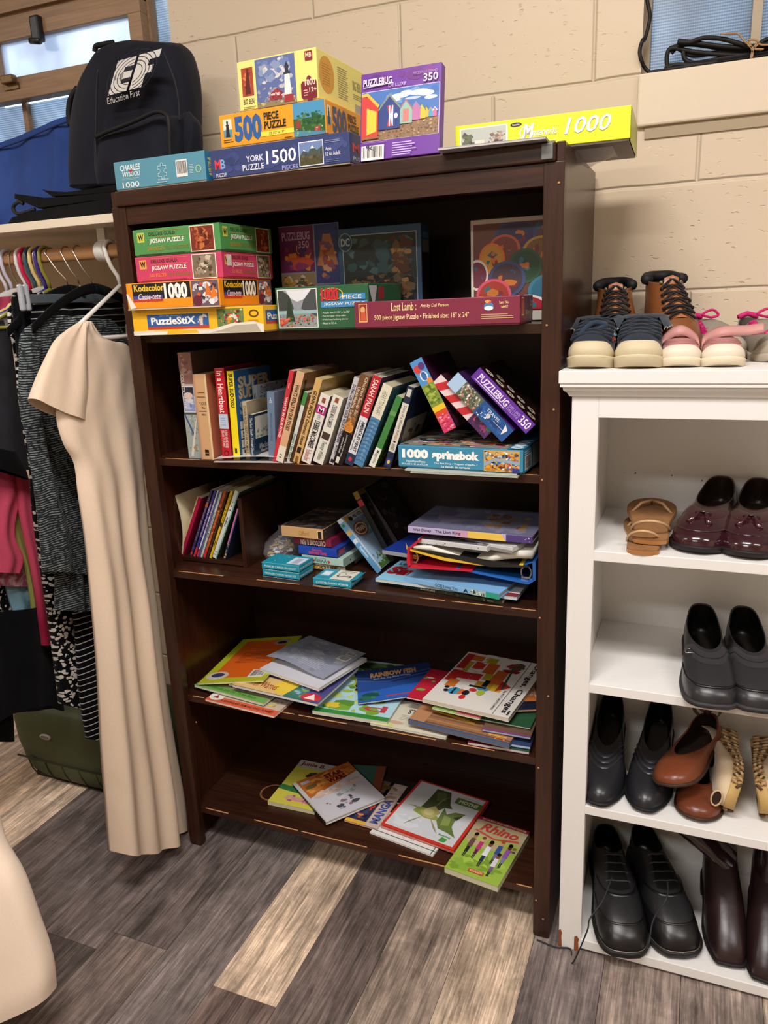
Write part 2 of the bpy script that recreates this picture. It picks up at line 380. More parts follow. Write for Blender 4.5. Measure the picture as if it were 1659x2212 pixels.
# floor planks
def floormat():
    m, n, l, b = newmat('vinyl_planks'); setp(b, .42, spec=.45)
    a = n.new('ShaderNodeAttribute'); a.attribute_name = 'Col'
    tc = n.new('ShaderNodeTexCoord'); mp = n.new('ShaderNodeMapping'); mp.inputs['Scale'].default_value = (60, 5.0, 1)
    va = n.new('ShaderNodeVectorMath'); va.operation = 'ADD'
    no = n.new('ShaderNodeTexNoise'); no.inputs['Scale'].default_value = 1; no.inputs['Detail'].default_value = 8; no.inputs['Roughness'].default_value = .68; no.inputs['Distortion'].default_value = .9
    m2 = n.new('ShaderNodeMapping'); m2.inputs['Scale'].default_value = (11, 3.2, 1)
    nb = n.new('ShaderNodeTexNoise'); nb.inputs['Scale'].default_value = 1; nb.inputs['Detail'].default_value = 5; nb.inputs['Distortion'].default_value = 1.2
    m3 = n.new('ShaderNodeMapping'); m3.inputs['Scale'].default_value = (300, 7, 1)
    nf = n.new('ShaderNodeTexNoise'); nf.inputs['Scale'].default_value = 1; nf.inputs['Detail'].default_value = 3
    l.new(tc.outputs['Object'], va.inputs[0]); sc = n.new('ShaderNodeVectorMath'); sc.operation = 'SCALE'; sc.inputs['Scale'].default_value = 37
    l.new(a.outputs['Color'], sc.inputs[0]); l.new(sc.outputs[0], va.inputs[1])
    for q, t in ((mp, no), (m2, nb), (m3, nf)): l.new(va.outputs[0], q.inputs[0]); l.new(q.outputs[0], t.inputs['Vector'])
    r1 = n.new('ShaderNodeMapRange'); r1.inputs[1].default_value = .3; r1.inputs[2].default_value = .72; r1.inputs[3].default_value = .42; r1.inputs[4].default_value = 1.62
    r2 = n.new('ShaderNodeMapRange'); r2.inputs[1].default_value = .3; r2.inputs[2].default_value = .7; r2.inputs[3].default_value = .68; r2.inputs[4].default_value = 1.32
    r3 = n.new('ShaderNodeMapRange'); r3.inputs[1].default_value = .35; r3.inputs[2].default_value = .65; r3.inputs[3].default_value = .72; r3.inputs[4].default_value = 1.28
    l.new(no.outputs['Fac'], r1.inputs[0]); l.new(nb.outputs['Fac'], r2.inputs[0]); l.new(nf.outputs['Fac'], r3.inputs[0])
    m4 = n.new('ShaderNodeMapping'); m4.inputs['Scale'].default_value = (24, 10, 1); nk = n.new('ShaderNodeTexNoise'); nk.inputs['Scale'].default_value = 1; nk.inputs['Detail'].default_value = 9; nk.inputs['Roughness'].default_value = .72; nk.inputs['Distortion'].default_value = .4
    l.new(va.outputs[0], m4.inputs[0]); l.new(m4.outputs[0], nk.inputs['Vector']); r4 = n.new('ShaderNodeMapRange'); r4.inputs[1].default_value = .33; r4.inputs[2].default_value = .68; r4.inputs[3].default_value = .78; r4.inputs[4].default_value = 1.85; l.new(nk.outputs['Fac'], r4.inputs[0])
    m5 = n.new('ShaderNodeMapping'); m5.inputs['Scale'].default_value = (3, 70, 1); nl = n.new('ShaderNodeTexNoise'); nl.inputs['Scale'].default_value = 1; nl.inputs['Detail'].default_value = 3; l.new(va.outputs[0], m5.inputs[0]); l.new(m5.outputs[0], nl.inputs['Vector'])
    r5 = n.new('ShaderNodeMapRange'); r5.inputs[1].default_value = .5; r5.inputs[2].default_value = .72; r5.inputs[3].default_value = 1.0; r5.inputs[4].default_value = 1.12; l.new(nl.outputs['Fac'], r5.inputs[0])
    q4 = n.new('ShaderNodeMath'); q4.operation = 'MULTIPLY'; l.new(r4.outputs[0], q4.inputs[0]); l.new(r5.outputs[0], q4.inputs[1])
    mu = n.new('ShaderNodeMath'); mu.operation = 'MULTIPLY'; mv = n.new('ShaderNodeMath'); mv.operation = 'MULTIPLY'; m6 = n.new('ShaderNodeMath'); m6.operation = 'MULTIPLY'
    l.new(r3.outputs[0], m6.inputs[0]); l.new(q4.outputs[0], m6.inputs[1])
    l.new(r1.outputs[0], mu.inputs[0]); l.new(r2.outputs[0], mu.inputs[1]); l.new(mu.outputs[0], mv.inputs[0]); l.new(m6.outputs[0], mv.inputs[1])
    vs = n.new('ShaderNodeVectorMath'); vs.operation = 'SCALE'; l.new(a.outputs['Color'], vs.inputs[0]); l.new(mv.outputs[0], vs.inputs['Scale'])
    l.new(vs.outputs[0], b.inputs['Base Color'])
    bp = n.new('ShaderNodeBump'); bp.inputs['Strength'].default_value = .35; bp.inputs['Distance'].default_value = .0008; l.new(mv.outputs[0], bp.inputs['Height']); l.new(bp.outputs[0], b.inputs['Normal'])
    return m
PW = .1456; mb = MB(); rnd = random.Random(4)
DK, LT, MD, GR = ['#5a4f4a', '#625751', '#514742'], ['#a89480', '#b09c88'], ['#83746a', '#7b6c62', '#8d7d70'], ['#5c5657', '#66605f']
fix = {('a', 4): [(-.342, '#5f504a'), (.9, '#b9a28c')], 3: [(-.50, '#584d4a'), (.9, '#6b615d')], 2: [(-.30, '#6b5e58'), (.9, '#5d5350')], 1: [(-.35, '#514845'), (.9, '#665b58')],
       0: [(-.75, '#6d6260'), (.9, '#5b5250')], -1: [(.9, '#5a504d')], -2: [(-.33, '#8b7b6e'), (.9, '#b9a38e')], -3: [(.9, '#b09983')], 5: [(.9, '#5c504b')], 6: [(.9, '#857569')],
       7: [(.9, '#a8937f')], 8: [(.0, '#6a5f5b'), (.9, '#6a5f5b')], 9: [(.9, '#82736a')], 10: [(.9, '#756860')], 11: [(.9, '#90806f')]}
for i in range(-22, 28):
    xa = .445-PW*5+PW*i
    if xa+PW < X0 or xa > X1: continue
    lst = fix.get(('a', 4)) if i == 4 else fix.get(i)
    y = Y0
    if lst:
        segs = []; y = Y0
        while y < -1.4: y2 = y+rnd.uniform(.8, 1.2); segs.append((min(y2, -1.2), rnd.choice(DK+LT+MD+GR))); y = y2
        segs += lst
    else:
        segs = []; y = Y0+rnd.uniform(0, .9)
        while y < .9: segs.append((y, rnd.choice(DK+LT+MD+GR))); y += 1.2
        segs.append((.9, rnd.choice(MD)))
    y = Y0
    for y2, c in segs:
        y2 = min(y2, YW+.2)
        if y2 <= y: continue
        g = .0005; mb.box((max(xa, X0)+g, y+g, -.01), (min(xa+PW, X1)-g, y2-g, 0), c); y = y2
mb.box((X0, Y0, -.03), (X1, YW+.2, -.004), '#2a2422')
struct(mb.obj('floor', floormat()))
# ---------------------------------------------------------------- windows
def glassmat(name, tint, rib):
    m, n, l, b = newmat(name); n.remove(b); out = n['Material Output']
    tr = n.new('ShaderNodeBsdfTransparent'); tl = n.new('ShaderNodeBsdfTranslucent'); gl = n.new('ShaderNodeBsdfGlossy'); gl.inputs['Roughness'].default_value = .25
    tl.inputs[0].default_value = (*tint, 1)
    m1 = n.new('ShaderNodeMixShader'); m2 = n.new('ShaderNodeMixShader'); m1.inputs[0].default_value = .55; m2.inputs[0].default_value = .06
    l.new(tr.outputs[0], m1.inputs[1]); l.new(tl.outputs[0], m1.inputs[2]); l.new(m1.outputs[0], m2.inputs[1]); l.new(gl.outputs[0], m2.inputs[2]); l.new(m2.outputs[0], out.inputs[0])
    tc = n.new('ShaderNodeTexCoord'); sx = n.new('ShaderNodeSeparateXYZ'); l.new(tc.outputs['Object'], sx.inputs[0])
    nz = n.new('ShaderNodeTexNoise'); nz.inputs['Scale'].default_value = 5; nz.inputs['Detail'].default_value = 3; l.new(tc.outputs['Object'], nz.inputs['Vector'])
    rg = n.new('ShaderNodeMapRange'); rg.inputs[1].default_value = .3; rg.inputs[2].default_value = .7; rg.inputs[3].default_value = .55; rg.inputs[4].default_value = 1.0; l.new(nz.outputs['Fac'], rg.inputs[0])
    val = rg.outputs[0]
    if rib:   # pressed grid of small square lenses
        for axi, per, dep in ((2, .0052, .55), (0, .0042, .22)):
            s1 = n.new('ShaderNodeMath'); s1.operation = 'MULTIPLY'; s1.inputs[1].default_value = 6.2832/per
            s2 = n.new('ShaderNodeMath'); s2.operation = 'SINE'
            s3 = n.new('ShaderNodeMapRange'); s3.inputs[1].default_value = -1; s3.inputs[2].default_value = .6; s3.inputs[3].default_value = 1-dep; s3.inputs[4].default_value = 1
            mu = n.new('ShaderNodeMath'); mu.operation = 'MULTIPLY'
            l.new(sx.outputs[axi], s1.inputs[0]); l.new(s1.outputs[0], s2.inputs[0]); l.new(s2.outputs[0], s3.inputs[0]); l.new(val, mu.inputs[0]); l.new(s3.outputs[0], mu.inputs[1]); val = mu.outputs[0]
    mx = n.new('ShaderNodeVectorMath'); mx.operation = 'SCALE'; mx.inputs[0].default_value = tint; l.new(val, mx.inputs['Scale']); l.new(mx.outputs[0], tr.inputs[0]); l.new(mx.outputs[0], tl.inputs[0])
    return m
GL_RIB = glassmat('pressed_grid_glass', (.92, .98, 1.0), True)
GL_BLU = glassmat('pressed_grid_glass_clear', (.95, 1.0, 1.0), True)
GL_FRO = glassmat('frosted_glass', (1.0, 1.0, 1.0), False)
FRAMEP = plain('painted_window_frame', '#a9987e', .5, bs=40, bst=.2)
# left window: ribbed panes behind a wooden awning sash
yG = YW+.035
w1 = thing('window_1', 'left window with tan wooden sash and ribbed panes behind the backpack', 'window', T(0,0,0)); w1['kind'] = 'structure'
mb = MB()
mb.box((LWX0, YW+.02, LWZ1-.05), (LWX1, YW+.09, LWZ1))
mb.box((LWX0, YW-.012, 2.072), (-.150, YW+.03, 2.10)); mb.box((LWX0, YW+.0, 2.045), (-.150, YW+.05, 2.12))
mb.obj('window_frame', TANW, parent=w1)
SX0, SX1, SZ0, SZ1 = -.64, -.155, 1.868, 2.068
mb = MB()
mb.box((SX0-.04, YW-.018, SZ0), (SX1, YW+.018, 1.921), bev=.002)
mb.box((SX0-.04, YW-.018, 2.006), (SX1, YW+.018, 2.040), bev=.002); mb.box((SX0-.04, YW-.008, 2.035), (SX1, YW+.018, 2.045))
mb.box((SX0-.04, YW-.018, 1.921), (SX0+.02, YW+.018, 2.006)); mb.box((SX1-.037, YW-.018, 1.921), (SX1, YW+.018, 2.006))
sash = mb.obj('awning_sash', TANW, parent=w1)
MB().box((SX0+.02, YW-.002, 1.921), (SX1-.037, YW+.003, 2.006)).obj('frosted_pane', GL_FRO, parent=sash)
lat = MB(); lat.box((-.485, YW-.034, 1.985), (-.455, YW-.012, 2.045), bev=.006); lat.tube([(-.49,YW-.03,1.99), (-.46,YW-.03,1.985)], .008)
lat.obj('window_latch', BLACKM, parent=w1)
lp = MB().box((-.605, YW-.036, 1.905), (-.565, YW-.018, 1.925), bev=.003).box((-.61, YW-.022, 1.893), (-.56, YW-.018, 1.908))
lp.obj('sash_catch', plain('aged_brass', '#6d5638', .4, metal=.7), parent=w1)
mul = MB().box((-.60, YW+.02, LWZ0), (-.585, YW+.05, 1.87)).box((-1.2, YW+.02, LWZ0), (-1.185, YW+.05, LWZ1))
mul.obj('mullion', TANW, parent=w1)
MB().box((-.155, YW+.01, LWZ0), (-.150, YW+.04, LWZ1)).obj('jamb_strip', TANW, parent=w1)
for a, b, c, d, mt in ((LWX0, LWZ0, -.60, 1.87, GL_RIB), (-.585, LWZ0, -.152, 1.87, GL_RIB), (-.150, LWZ0, LWX1, LWZ1, GL_BLU), (LWX0, 2.1, -.155, LWZ1, GL_RIB), (LWX0, 1.87, -.68, 2.1, GL_RIB)):
    MB().box((a, yG, b), (c, yG+.006, d)).obj('ribbed_pane', mt, parent=w1)
# right window
w2 = thing('window_2', 'right window of pressed grid glass above the concrete sill', 'window', T(0,0,0)); w2['kind'] = 'structure'
mb = MB().box((RWX0, YW+.04, RWZ0), (RWX0+.012, YW+.075, RWZ1)).box((1.181, YW+.02, RWZ0), (1.198, YW+.075, RWZ1)).box((1.75, YW+.02, RWZ0), (1.765, YW+.075, RWZ1)).box((RWX0, YW+.04, RWZ0), (RWX1, YW+.075, RWZ0+.006))
mb.obj('window_frame', FRAMEP, parent=w2)
for a, c in ((RWX0+.012, 1.181), (1.198, 1.75), (1.765, RWX1)):
    MB().box((a, YW+.055, RWZ0), (c, YW+.061, RWZ1)).obj('ribbed_pane', GL_RIB, parent=w2)
struct(MB().box((RWX0-.004, YW-.012, 1.628), (RWX1+.05, YW+.18, 1.722), bev=.004).obj('window_sill_right', SMOOTHW))
bpy.data.objects['window_sill_right'].name = 'trim_1'
struct(MB().box((RWX0+.012, YW-.004, 1.606), (RWX1+.05, YW+.01, 1.628)).obj('trim_2', plain('sill_groove_putty', '#a8967c', .8)))
struct(MB().box((LWX0-.02, YW-.006, 1.640), (LWX1+.004, YW+.18, 1.722), bev=.003).obj('trim_3', SMOOTHW))
# ---------------------------------------------------------------- dark bookcase
BW, BH, BD = .9114, 1.553, .375
SH = [1.2706, 1.003, .7388, .4203, .1074]
bc = thing('bookcase', 'tall dark brown stained wooden bookcase with five shelves of puzzles and books', 'bookcase', T(0,0,0))
mb = MB()
for x in (0, BW-.014):
    p = MB().box((x, .002, .0), (x+.014, BD, BH), bev=.0015); p.obj('side_panel', WOOD_Y, parent=bc)
MB().box((.014, -.006, BH-.03), (BW-.014, BD, BH), bev=.003).obj('top_board', WOOD_X, parent=bc)
fr = MB().box((.034, .001, 1.4885), (BW-.034, .02, BH-.031)); fr.obj('top_rail', WOOD_X, parent=bc)
for a, b in ((0, .034), (BW-.034, BW)):
    st = MB().box((a, -.001, .006), (b, .02, BH-.03), bev=.0012)
    st.box((a+.003, .001, 0), (b-.003, .018, .008))
    st.obj('front_stile', WOOD_Z, parent=bc)
for a, b in ((0, .02), (BW-.02, BW)):
    MB().box((a, BD-.03, 0), (b, BD, .1)).obj('rear_foot', WOOD_Z, parent=bc)
MB().box((.014, BD-.008, .085), (BW-.014, BD, BH-.03)).obj('back_panel', WOOD_BK, parent=bc)
rnd = random.Random(9)
for k, z in enumerate(SH):
    th = .0165 if k else .018
    s = MB().box((.014, .014, z-th), (BW-.014, BD-.008, z), bev=.001)
    o = s.obj('shelf_board', WOOD_X, parent=bc)
    if k:   # worn bare front edge
        x = .05
        while x < BW-.06:
            ch = MB()
            ln = min(BW-.04-x, rnd.uniform(.03, .16) if k != 4 else rnd.uniform(.05, .2)); t = rnd.uniform(.0004, .0009) if k != 4 else rnd.uniform(.0008, .0022)
            n = 8; top = []; bot = []
            for i in range(n+1):
                xx = x+ln*i/n; top.append((xx, .0135, z+.0002)); bot.append((xx, .0135, z-t*rnd.uniform(.3, 1)*math.sin(math.pi*min(max(i/n,.08),.92))))
            ch.add(top+bot+[(q[0], .016, z+.0003) for q in top], [(i, n+1+i, n+2+i, i+1) for i in range(n)]+[(i, i+1, 2*n+3+i, 2*n+2+i) for i in range(n)])
            ch.obj('worn_edge', CHIP, parent=o, label='bare wood worn through on the front edge')
            x += ln+rnd.uniform(.0, .1)
br = MB().box((BW-.037, -.009, BH-.027), (BW-.018, -.004, BH-.003), bev=.001); br.obj('corner_plate', plain('dull_metal', '#6c6f6c', .45, metal=.6), parent=bc, label='grey metal corner plate')
NAILF = plain('nail_filler', '#a7794c', .6)
for (u, v) in ((1207.5,395),(1181,703),(1196,885),(1171,1037),(1166,1335),(1184,1504),(1163,1659),(1158,1945),(1173,1985),(424,1560)):
    p = at(u, v, 1, -.0015); MB().tube([p, p+Vector((0,-.0008,0))], .0022, n=8).obj('nail_head', NAILF, parent=bc)
ring = MB(); c = at(590, 1712, 2, SH[4]+.0003); vs = []
for i in range(40):
    a = .9+i/39*4.6; r1, r2 = .034, .0295; vs += [c+Vector((r1*math.cos(a), r1*math.sin(a), 0)), c+Vector((r2*math.cos(a), r2*math.sin(a), 0))]
ring.add(vs, [(2*i, 2*i+2, 2*i+3, 2*i+1) for i in range(39)])
ring.obj('ring_stain', plain('pale_ring_stain', '#8a5a36', .5), parent=bc, label='pale ring mark left on the bottom shelf')
# ---------------------------------------------------------------- white shoe shelf
WX0, WX1, WY, WD = .933, 1.86, -.010, .30
WSH = [.875, .614, .350]; WTOP = 1.193
wc = thing('shoe_shelf', 'white painted wooden bookcase full of shoes beside the dark bookcase', 'bookcase', T(0,0,0))
MB().box((WX0-.020, WY-.02, 1.172), (WX1+.022, .335, WTOP), bev=.001).obj('top_board', WPAINT, parent=wc)
mo = MB()
prof = [(.018,0,1.172), (.018,0,1.166), (.014,0,1.1655), (.013,0,1.160), (.007,0,1.155), (.004,0,1.149), (0,0,1.148)]
pts = []
for o_, _, z in prof: pts.append([(WX0-o_, .30, z), (WX0-o_, WY-o_, z), (WX1+o_, WY-o_, z), (WX1+o_, .30, z)])
mo.loft(pts, closed=False, sm=False); mo.obj('cornice_moulding', WPAINT, parent=wc)
for a, b in ((WX0, WX0+.045), (WX1-.045, WX1)):
    MB().box((a, WY, .0), (b, WY+.019, 1.15), bev=.0012).obj('front_stile', WPAINTZ, parent=wc)
MB().box((WX0+.045, WY, 1.113), (WX1-.045, WY+.019, 1.15)).obj('top_rail', WPAINT, parent=wc)
for a in (WX0+.012, WX1-.031): MB().box((a, WY+.019, 0), (a+.019, WD, 1.15)).obj('side_panel', WPAINTZ, parent=wc)
MB().box((WX0+.02, WD, .02), (WX1-.02, WD+.008, 1.165)).obj('back_panel', WPAINTZ, parent=wc)
for z in WSH: MB().box((WX0+.031, WY+.001, z-.019), (WX1-.031, WD, z), bev=.0012).obj('shelf_board', WPAINT, parent=wc)
MB().box((WX0+.031, WY+.001, .008), (WX1-.031, WD, .030), bev=.0012).obj('shelf_board', WPAINT, parent=wc)
RAWW = plain('chipped_reddish_wood', '#8c4a28', .7)
for (x, w, h) in ((WX0, .007, .045), (WX0+.032, .010, .038)):
    MB().add([(x,WY-.0006,.0), (x+w,WY-.0006,0), (x+w*.8,WY-.0006,h*.6), (x+w,WY-.0006,h*.8), (x+w*.5,WY-.0006,h), (x,WY-.0006,h*.9)], [(0,1,2,3,4,5)]).obj('chipped_foot', RAWW, parent=wc, label='chipped foot showing reddish bare wood')
for (u, v, r) in ((1372.5,1022,.0016),(1451.5,1027,.0014),(1516.5,1038,.0013),(1348,1022,.0007)):
    p = at(u, v, 1, WD-.0003); MB().tube([p, p+Vector((0,-.0003,0))], r, n=7).obj('nail_hole', BLACKM, parent=wc)
# ---------------------------------------------------------------- puzzle boxes on top of the bookcase
PB = 'puzzle_box'
ZT = BH
fr = lambda x, y, w, h, c, f='#f0e8d8': [('r', x-.006, y-.02, x+w+.006, y+h+.02, f), ('r', x, y, x+w, y+h, c)]
def piece(cx, cy, r, asp, col, outline=True):
    """jigsaw piece outline"""
    k = .34; P = []
    def side(a, b, out):
        ax, ay = a; bx, by = b; nx, ny = (by-ay), -(bx-ax); res = [a]
        for t, o in ((.36, 0), (.33, .16*out), (.42, .26*out), (.5, .29*out), (.58, .26*out), (.67, .16*out), (.64, 0)): res.append((ax+(bx-ax)*t+nx*o, ay+(by-ay)*t+ny*o))
        return res
    c = [(-r, -r), (r, -r), (r, r), (-r, r)]
    for i, o in enumerate((1, -1, 1, -1)): P += side(c[i], c[(i+1) % 4], o)
    P = [(cx+x/asp, cy+y) for x, y in P]
    if not outline: return [('p', P, col)]
    ops = []
    for i in range(len(P)):
        a, b = P[i], P[(i+1) % len(P)]; dx, dy = (b[0]-a[0])*asp, b[1]-a[1]; ln = math.hypot(dx, dy) or 1; ox, oy = -dy/ln*.012/asp, dx/ln*.012
        ops.append(('p', [a, b, (b[0]+ox, b[1]+oy), (a[0]+ox, a[1]+oy)], col))
    return ops
# 1 teal puzzle box
mw, w, h = fbox((251,405), (447,392), .002, -.002, ZT, h=.0545, d=.2)
pbox(PB, 'flat teal 1000 piece puzzle box, leftmost on top of the dark bookcase', 'puzzle box', mw, w, .13, h, '#5691a4',
  {'F': [('t',.07,.66,.30,.86,'CHARLES','#ecefe8',0,1), ('r',.17,.60,.21,.68,'#b0304a'), ('t',.09,.46,.29,.62,'WYSOCKI','#ecefe8',0,1), ('w',.08,.34,.29,.42,2,'#a9c6cc'),
         ('t',.08,.09,.27,.28,'1000','#eef0ea',0,.6), ('t',.485,.20,.60,.25,'BUFFALO','#d5e2e2'), ('bar',.69,.24,.81,.80), ('w',.83,.3,.88,.62,6,'#a9c6cc'), ('o',.925,.43,.03,.13,.25,'#b9cf8e')]+piece(.54,.50,.18,w/h,'#dfe8e6')+[('w',.47,.12,.62,.17,1,'#bcd3d8')],
   'R': [('r',0,0,1,1,'#2f7fa9'), ('t',.06,.2,.5,.8,'Buffalo','#e8d28a',3)]})
# 2 navy 1500
mw, w, h = fbox((459,389), (757,361), 0., -.012, ZT, h=.052)
pbox(PB, 'long dark blue 1500 piece puzzle box at the bottom of the bookcase top stack', 'puzzle box', mw, w, .16, h, '#35406f',
  {'F': [('n',.01,.05,.99,.97,['#303b68','#3b477a','#414d80'],26,.25,3), ('t',.03,.34,.075,.66,'M','#d8404a',0,2), ('t',.075,.34,.11,.66,'B','#7fa9d8',0,2), ('t',.035,.08,.115,.2,'PUZZLE','#d9dae6',0,1),
         ('t',.27,.46,.40,.66,'YORK','#e4e2ea',0,1), ('t',.24,.18,.40,.38,'PUZZLE','#e4e2ea',0,1), ('t',.42,.30,.635,.74,'1500','#f0eef2',0,1), ('t',.53,.05,.645,.2,'PIECES','#a49fd6',0,1),
         ('r',.655,.08,.825,.86,'#e8e8ea'), ('r',.66,.11,.82,.83,'#6f86ae'), ('p',[(.66,.4),(.69,.62),(.72,.5),(.75,.72),(.78,.55),(.82,.66),(.82,.11),(.66,.11)],'#46524e'), ('p',[(.685,.58),(.69,.62),(.705,.55)],'#dfe6ee'), ('p',[(.735,.62),(.75,.72),(.765,.62)],'#e6ecf2'), ('r',.66,.11,.82,.35,'#4d4a30'), ('n',.66,.11,.82,.5,['#5d4a32','#39402a','#6e5f42'],24,.06,5),
         ('t',.84,.48,.88,.6,'Ages','#e0dfe8'), ('t',.84,.32,.94,.45,'12 to Adult','#e0dfe8'), ('w',.84,.12,.93,.22,2,'#6f78a6'), ('w',.84,.72,.95,.82,2,'#8f95bb')],
   'R': [('t',.07,.4,.25,.68,'M','#d8404a',0,2), ('t',.26,.4,.4,.68,'B','#7fa9d8',0,2), ('t',.08,.14,.45,.26,'PUZZLE','#d9dae6'), ('t',.6,.3,.95,.7,'1500','#f0eef2')]})
# 3 orange 500
mw3, w, h = fbox((479.5,329), (706,300), .004, -.004, ZT+.0525, h=.058)
d = .17
def lighthouse(x, y, s, t, body, dark): return [('r',x-.35*s,y,x+.35*s,y+.12*t,body), ('p',[(x-.3*s,y+.1*t),(x+.3*s,y+.1*t),(x+.2*s,y+.66*t),(x-.2*s,y+.66*t)],body), ('r',x-.28*s,y+.66*t,x+.28*s,y+.71*t,dark), ('r',x-.13*s,y+.7*t,x+.13*s,y+.85*t,dark), ('p',[(x-.2*s,y+.85*t),(x+.2*s,y+.85*t),(x,y+t)],dark)]
f500 = lambda x: [('r',x,.32,x+.085,.86,'#e8e0cf'), ('r',x,.32,x+.085,.55,'#5f93a8')]+lighthouse(x+.042,.33,.06,.5,'#22201f','#22201f')
pbox(PB, 'orange 500 piece puzzle box resting on the long dark blue box', 'puzzle box', mw3, w, d, h, '#ef9d20',
  {'F': f500(.035)+[('w',.03,.16,.13,.28,2,'#503a1a'), ('t',.145,.14,.41,.90,'500','#2e5f9e',0,4), ('t',.435,.66,.575,.88,'PIECE','#2a2520',0,3), ('t',.435,.40,.64,.62,'PUZZLE','#2a2520',0,3),
         ('r',.40,.20,.71,.34,'#f0dc50'), ('t',.48,.23,.62,.31,'13 1/2" x 19"','#3a3320',0,1), ('w',.62,.06,.7,.12,1,'#6a4a1a'),
         ('r',.71,.04,.995,.99,'#4a91b8'), ('r',.71,.04,.995,.55,'#2f5a2c'), ('n',.71,.2,.995,.72,['#2c5a2e','#3f7038','#24492a','#527e42'],60,.07,8), ('r',.73,.28,.775,.5,'#8f3b34'), ('r',.9,.14,.95,.28,'#a63c36'), ('p',[(.71,.04),(.995,.04),(.995,.12),(.71,.22)],'#4f86a0'), ('n',.71,.04,.995,.3,['#7ea26a','#a8b48a'],18,.03,2)],
   'R': f500(.03)+[('t',.15,.14,.48,.90,'500','#3b4a72',0,4), ('t',.52,.62,.72,.86,'PIECE','#3a2c1a',0,3), ('t',.52,.36,.78,.58,'PUZZLE','#3a2c1a',0,3)]})
# 4 yellow Big Ben
mw, w, h = fbox((521,263), (690,242), .008, 0., ZT+.111, h=.083)
sky = ['#6c7fae','#8793b5','#9aa0b4','#b9bac2','#d4cfca']
pbox(PB, 'pale yellow 1000 piece puzzle box with a lighthouse picture, topmost of its stack', 'puzzle box', mw, w, .19, h, '#ecdf80',
  {'F': [('r',.05,.30,.20,.86,'#a8402a'), ('n',.05,.3,.2,.86,['#c8552f','#e07a3a','#7d2b22'],14,.09,4), ('p',[(.09,.34),(.16,.34),(.15,.7),(.13,.86),(.11,.7)],'#54201c'), ('t',.055,.14,.195,.25,'BIG BEN','#4a4330',0,1), ('w',.05,.04,.22,.1,2,'#8a8050'),
         ('r',.235,.02,.735,.97,'#5d6c9e'), ('n',.235,.45,.735,.97,sky,60,.10,6), ('n',.235,.08,.735,.45,['#7b7d94','#bcb6b4','#9a98a4'],40,.06,7), ('r',.235,.02,.735,.12,'#8e7d5a'), ('n',.235,.03,.735,.16,['#a28e5e','#75684a','#c2b48a'],24,.03,1), ('p',[(.4,.14),(.56,.14),(.56,.28),(.5,.36),(.42,.28)],'#9a3034'), ('n',.38,.12,.58,.3,['#a8383a','#7d2a30','#d9cfc8'],20,.04,2)]+lighthouse(.635,.12,.15,.72,'#e9e6df','#303040')+
         [('r',.585,.06,.7,.2,'#a23238'), ('r',.865,.78,.955,.95,'#8a2436'), ('t',.875,.83,.945,.92,'MB','#e8d9b0',0,2)]+piece(.90,.22,.17,w/h,'#7b2030',False)+[('r',.80,.08,.99,.36,'#7b2030'), ('t',.85,.30,.975,.42,'1000','#f0e6cc',0,1), ('t',.90,.17,.985,.26,'12+','#f0e6cc',0,1), ('w',.83,.1,.89,.24,3,'#d8b8a0')],
   'R': [('e',.18,.56,.15,.36,'#d59a33'), ('w',.09,.34,.27,.78,9,'#a97424'), ('w',.40,.22,.62,.86,14,'#9a9360'), ('t',.72,.52,.90,.72,'BIG BEN','#8a8250'), ('w',.72,.34,.95,.46,3,'#9a9360'), ('r',.76,.05,.9,.24,'#a2a29a')]})
# 5 purple puzzle box standing
a = at(777,353,1,-.004); b = at(949,333,1,-.004); a.z = b.z = ZT; c = at(764,161,1,.012)
w = (b-a).length; v = (Vector((a.x, .020, c.z))-a); h = v.length; v.normalize(); u = (b-a).normalized()
mw = basis(a, u, v.cross(u), v)
hut = lambda x, w_, y, t, c, rc: [('r',x,y,x+w_,y+t*.62,c), ('p',[(x,y+t*.62),(x+w_,y+t*.62),(x+w_/2,y+t)],c), ('p',[(x-.012,y+t*.60),(x,y+t*.56),(x+w_/2,y+t*.96),(x+w_/2,y+t*1.04)],rc), ('p',[(x+w_+.012,y+t*.60),(x+w_,y+t*.56),(x+w_/2,y+t*.96),(x+w_/2,y+t*1.04)],rc)]
flag = [('r',.335,.37,.425,.60,'#c23040'), ('p',[(.335,.6),(.345,.6),(.375,.48),(.345,.37),(.335,.37)],'#2a3f86'), ('p',[(.425,.6),(.415,.6),(.385,.48),(.415,.37),(.425,.37)],'#e6e2e6'), ('r',.373,.37,.387,.60,'#efe6e8')]
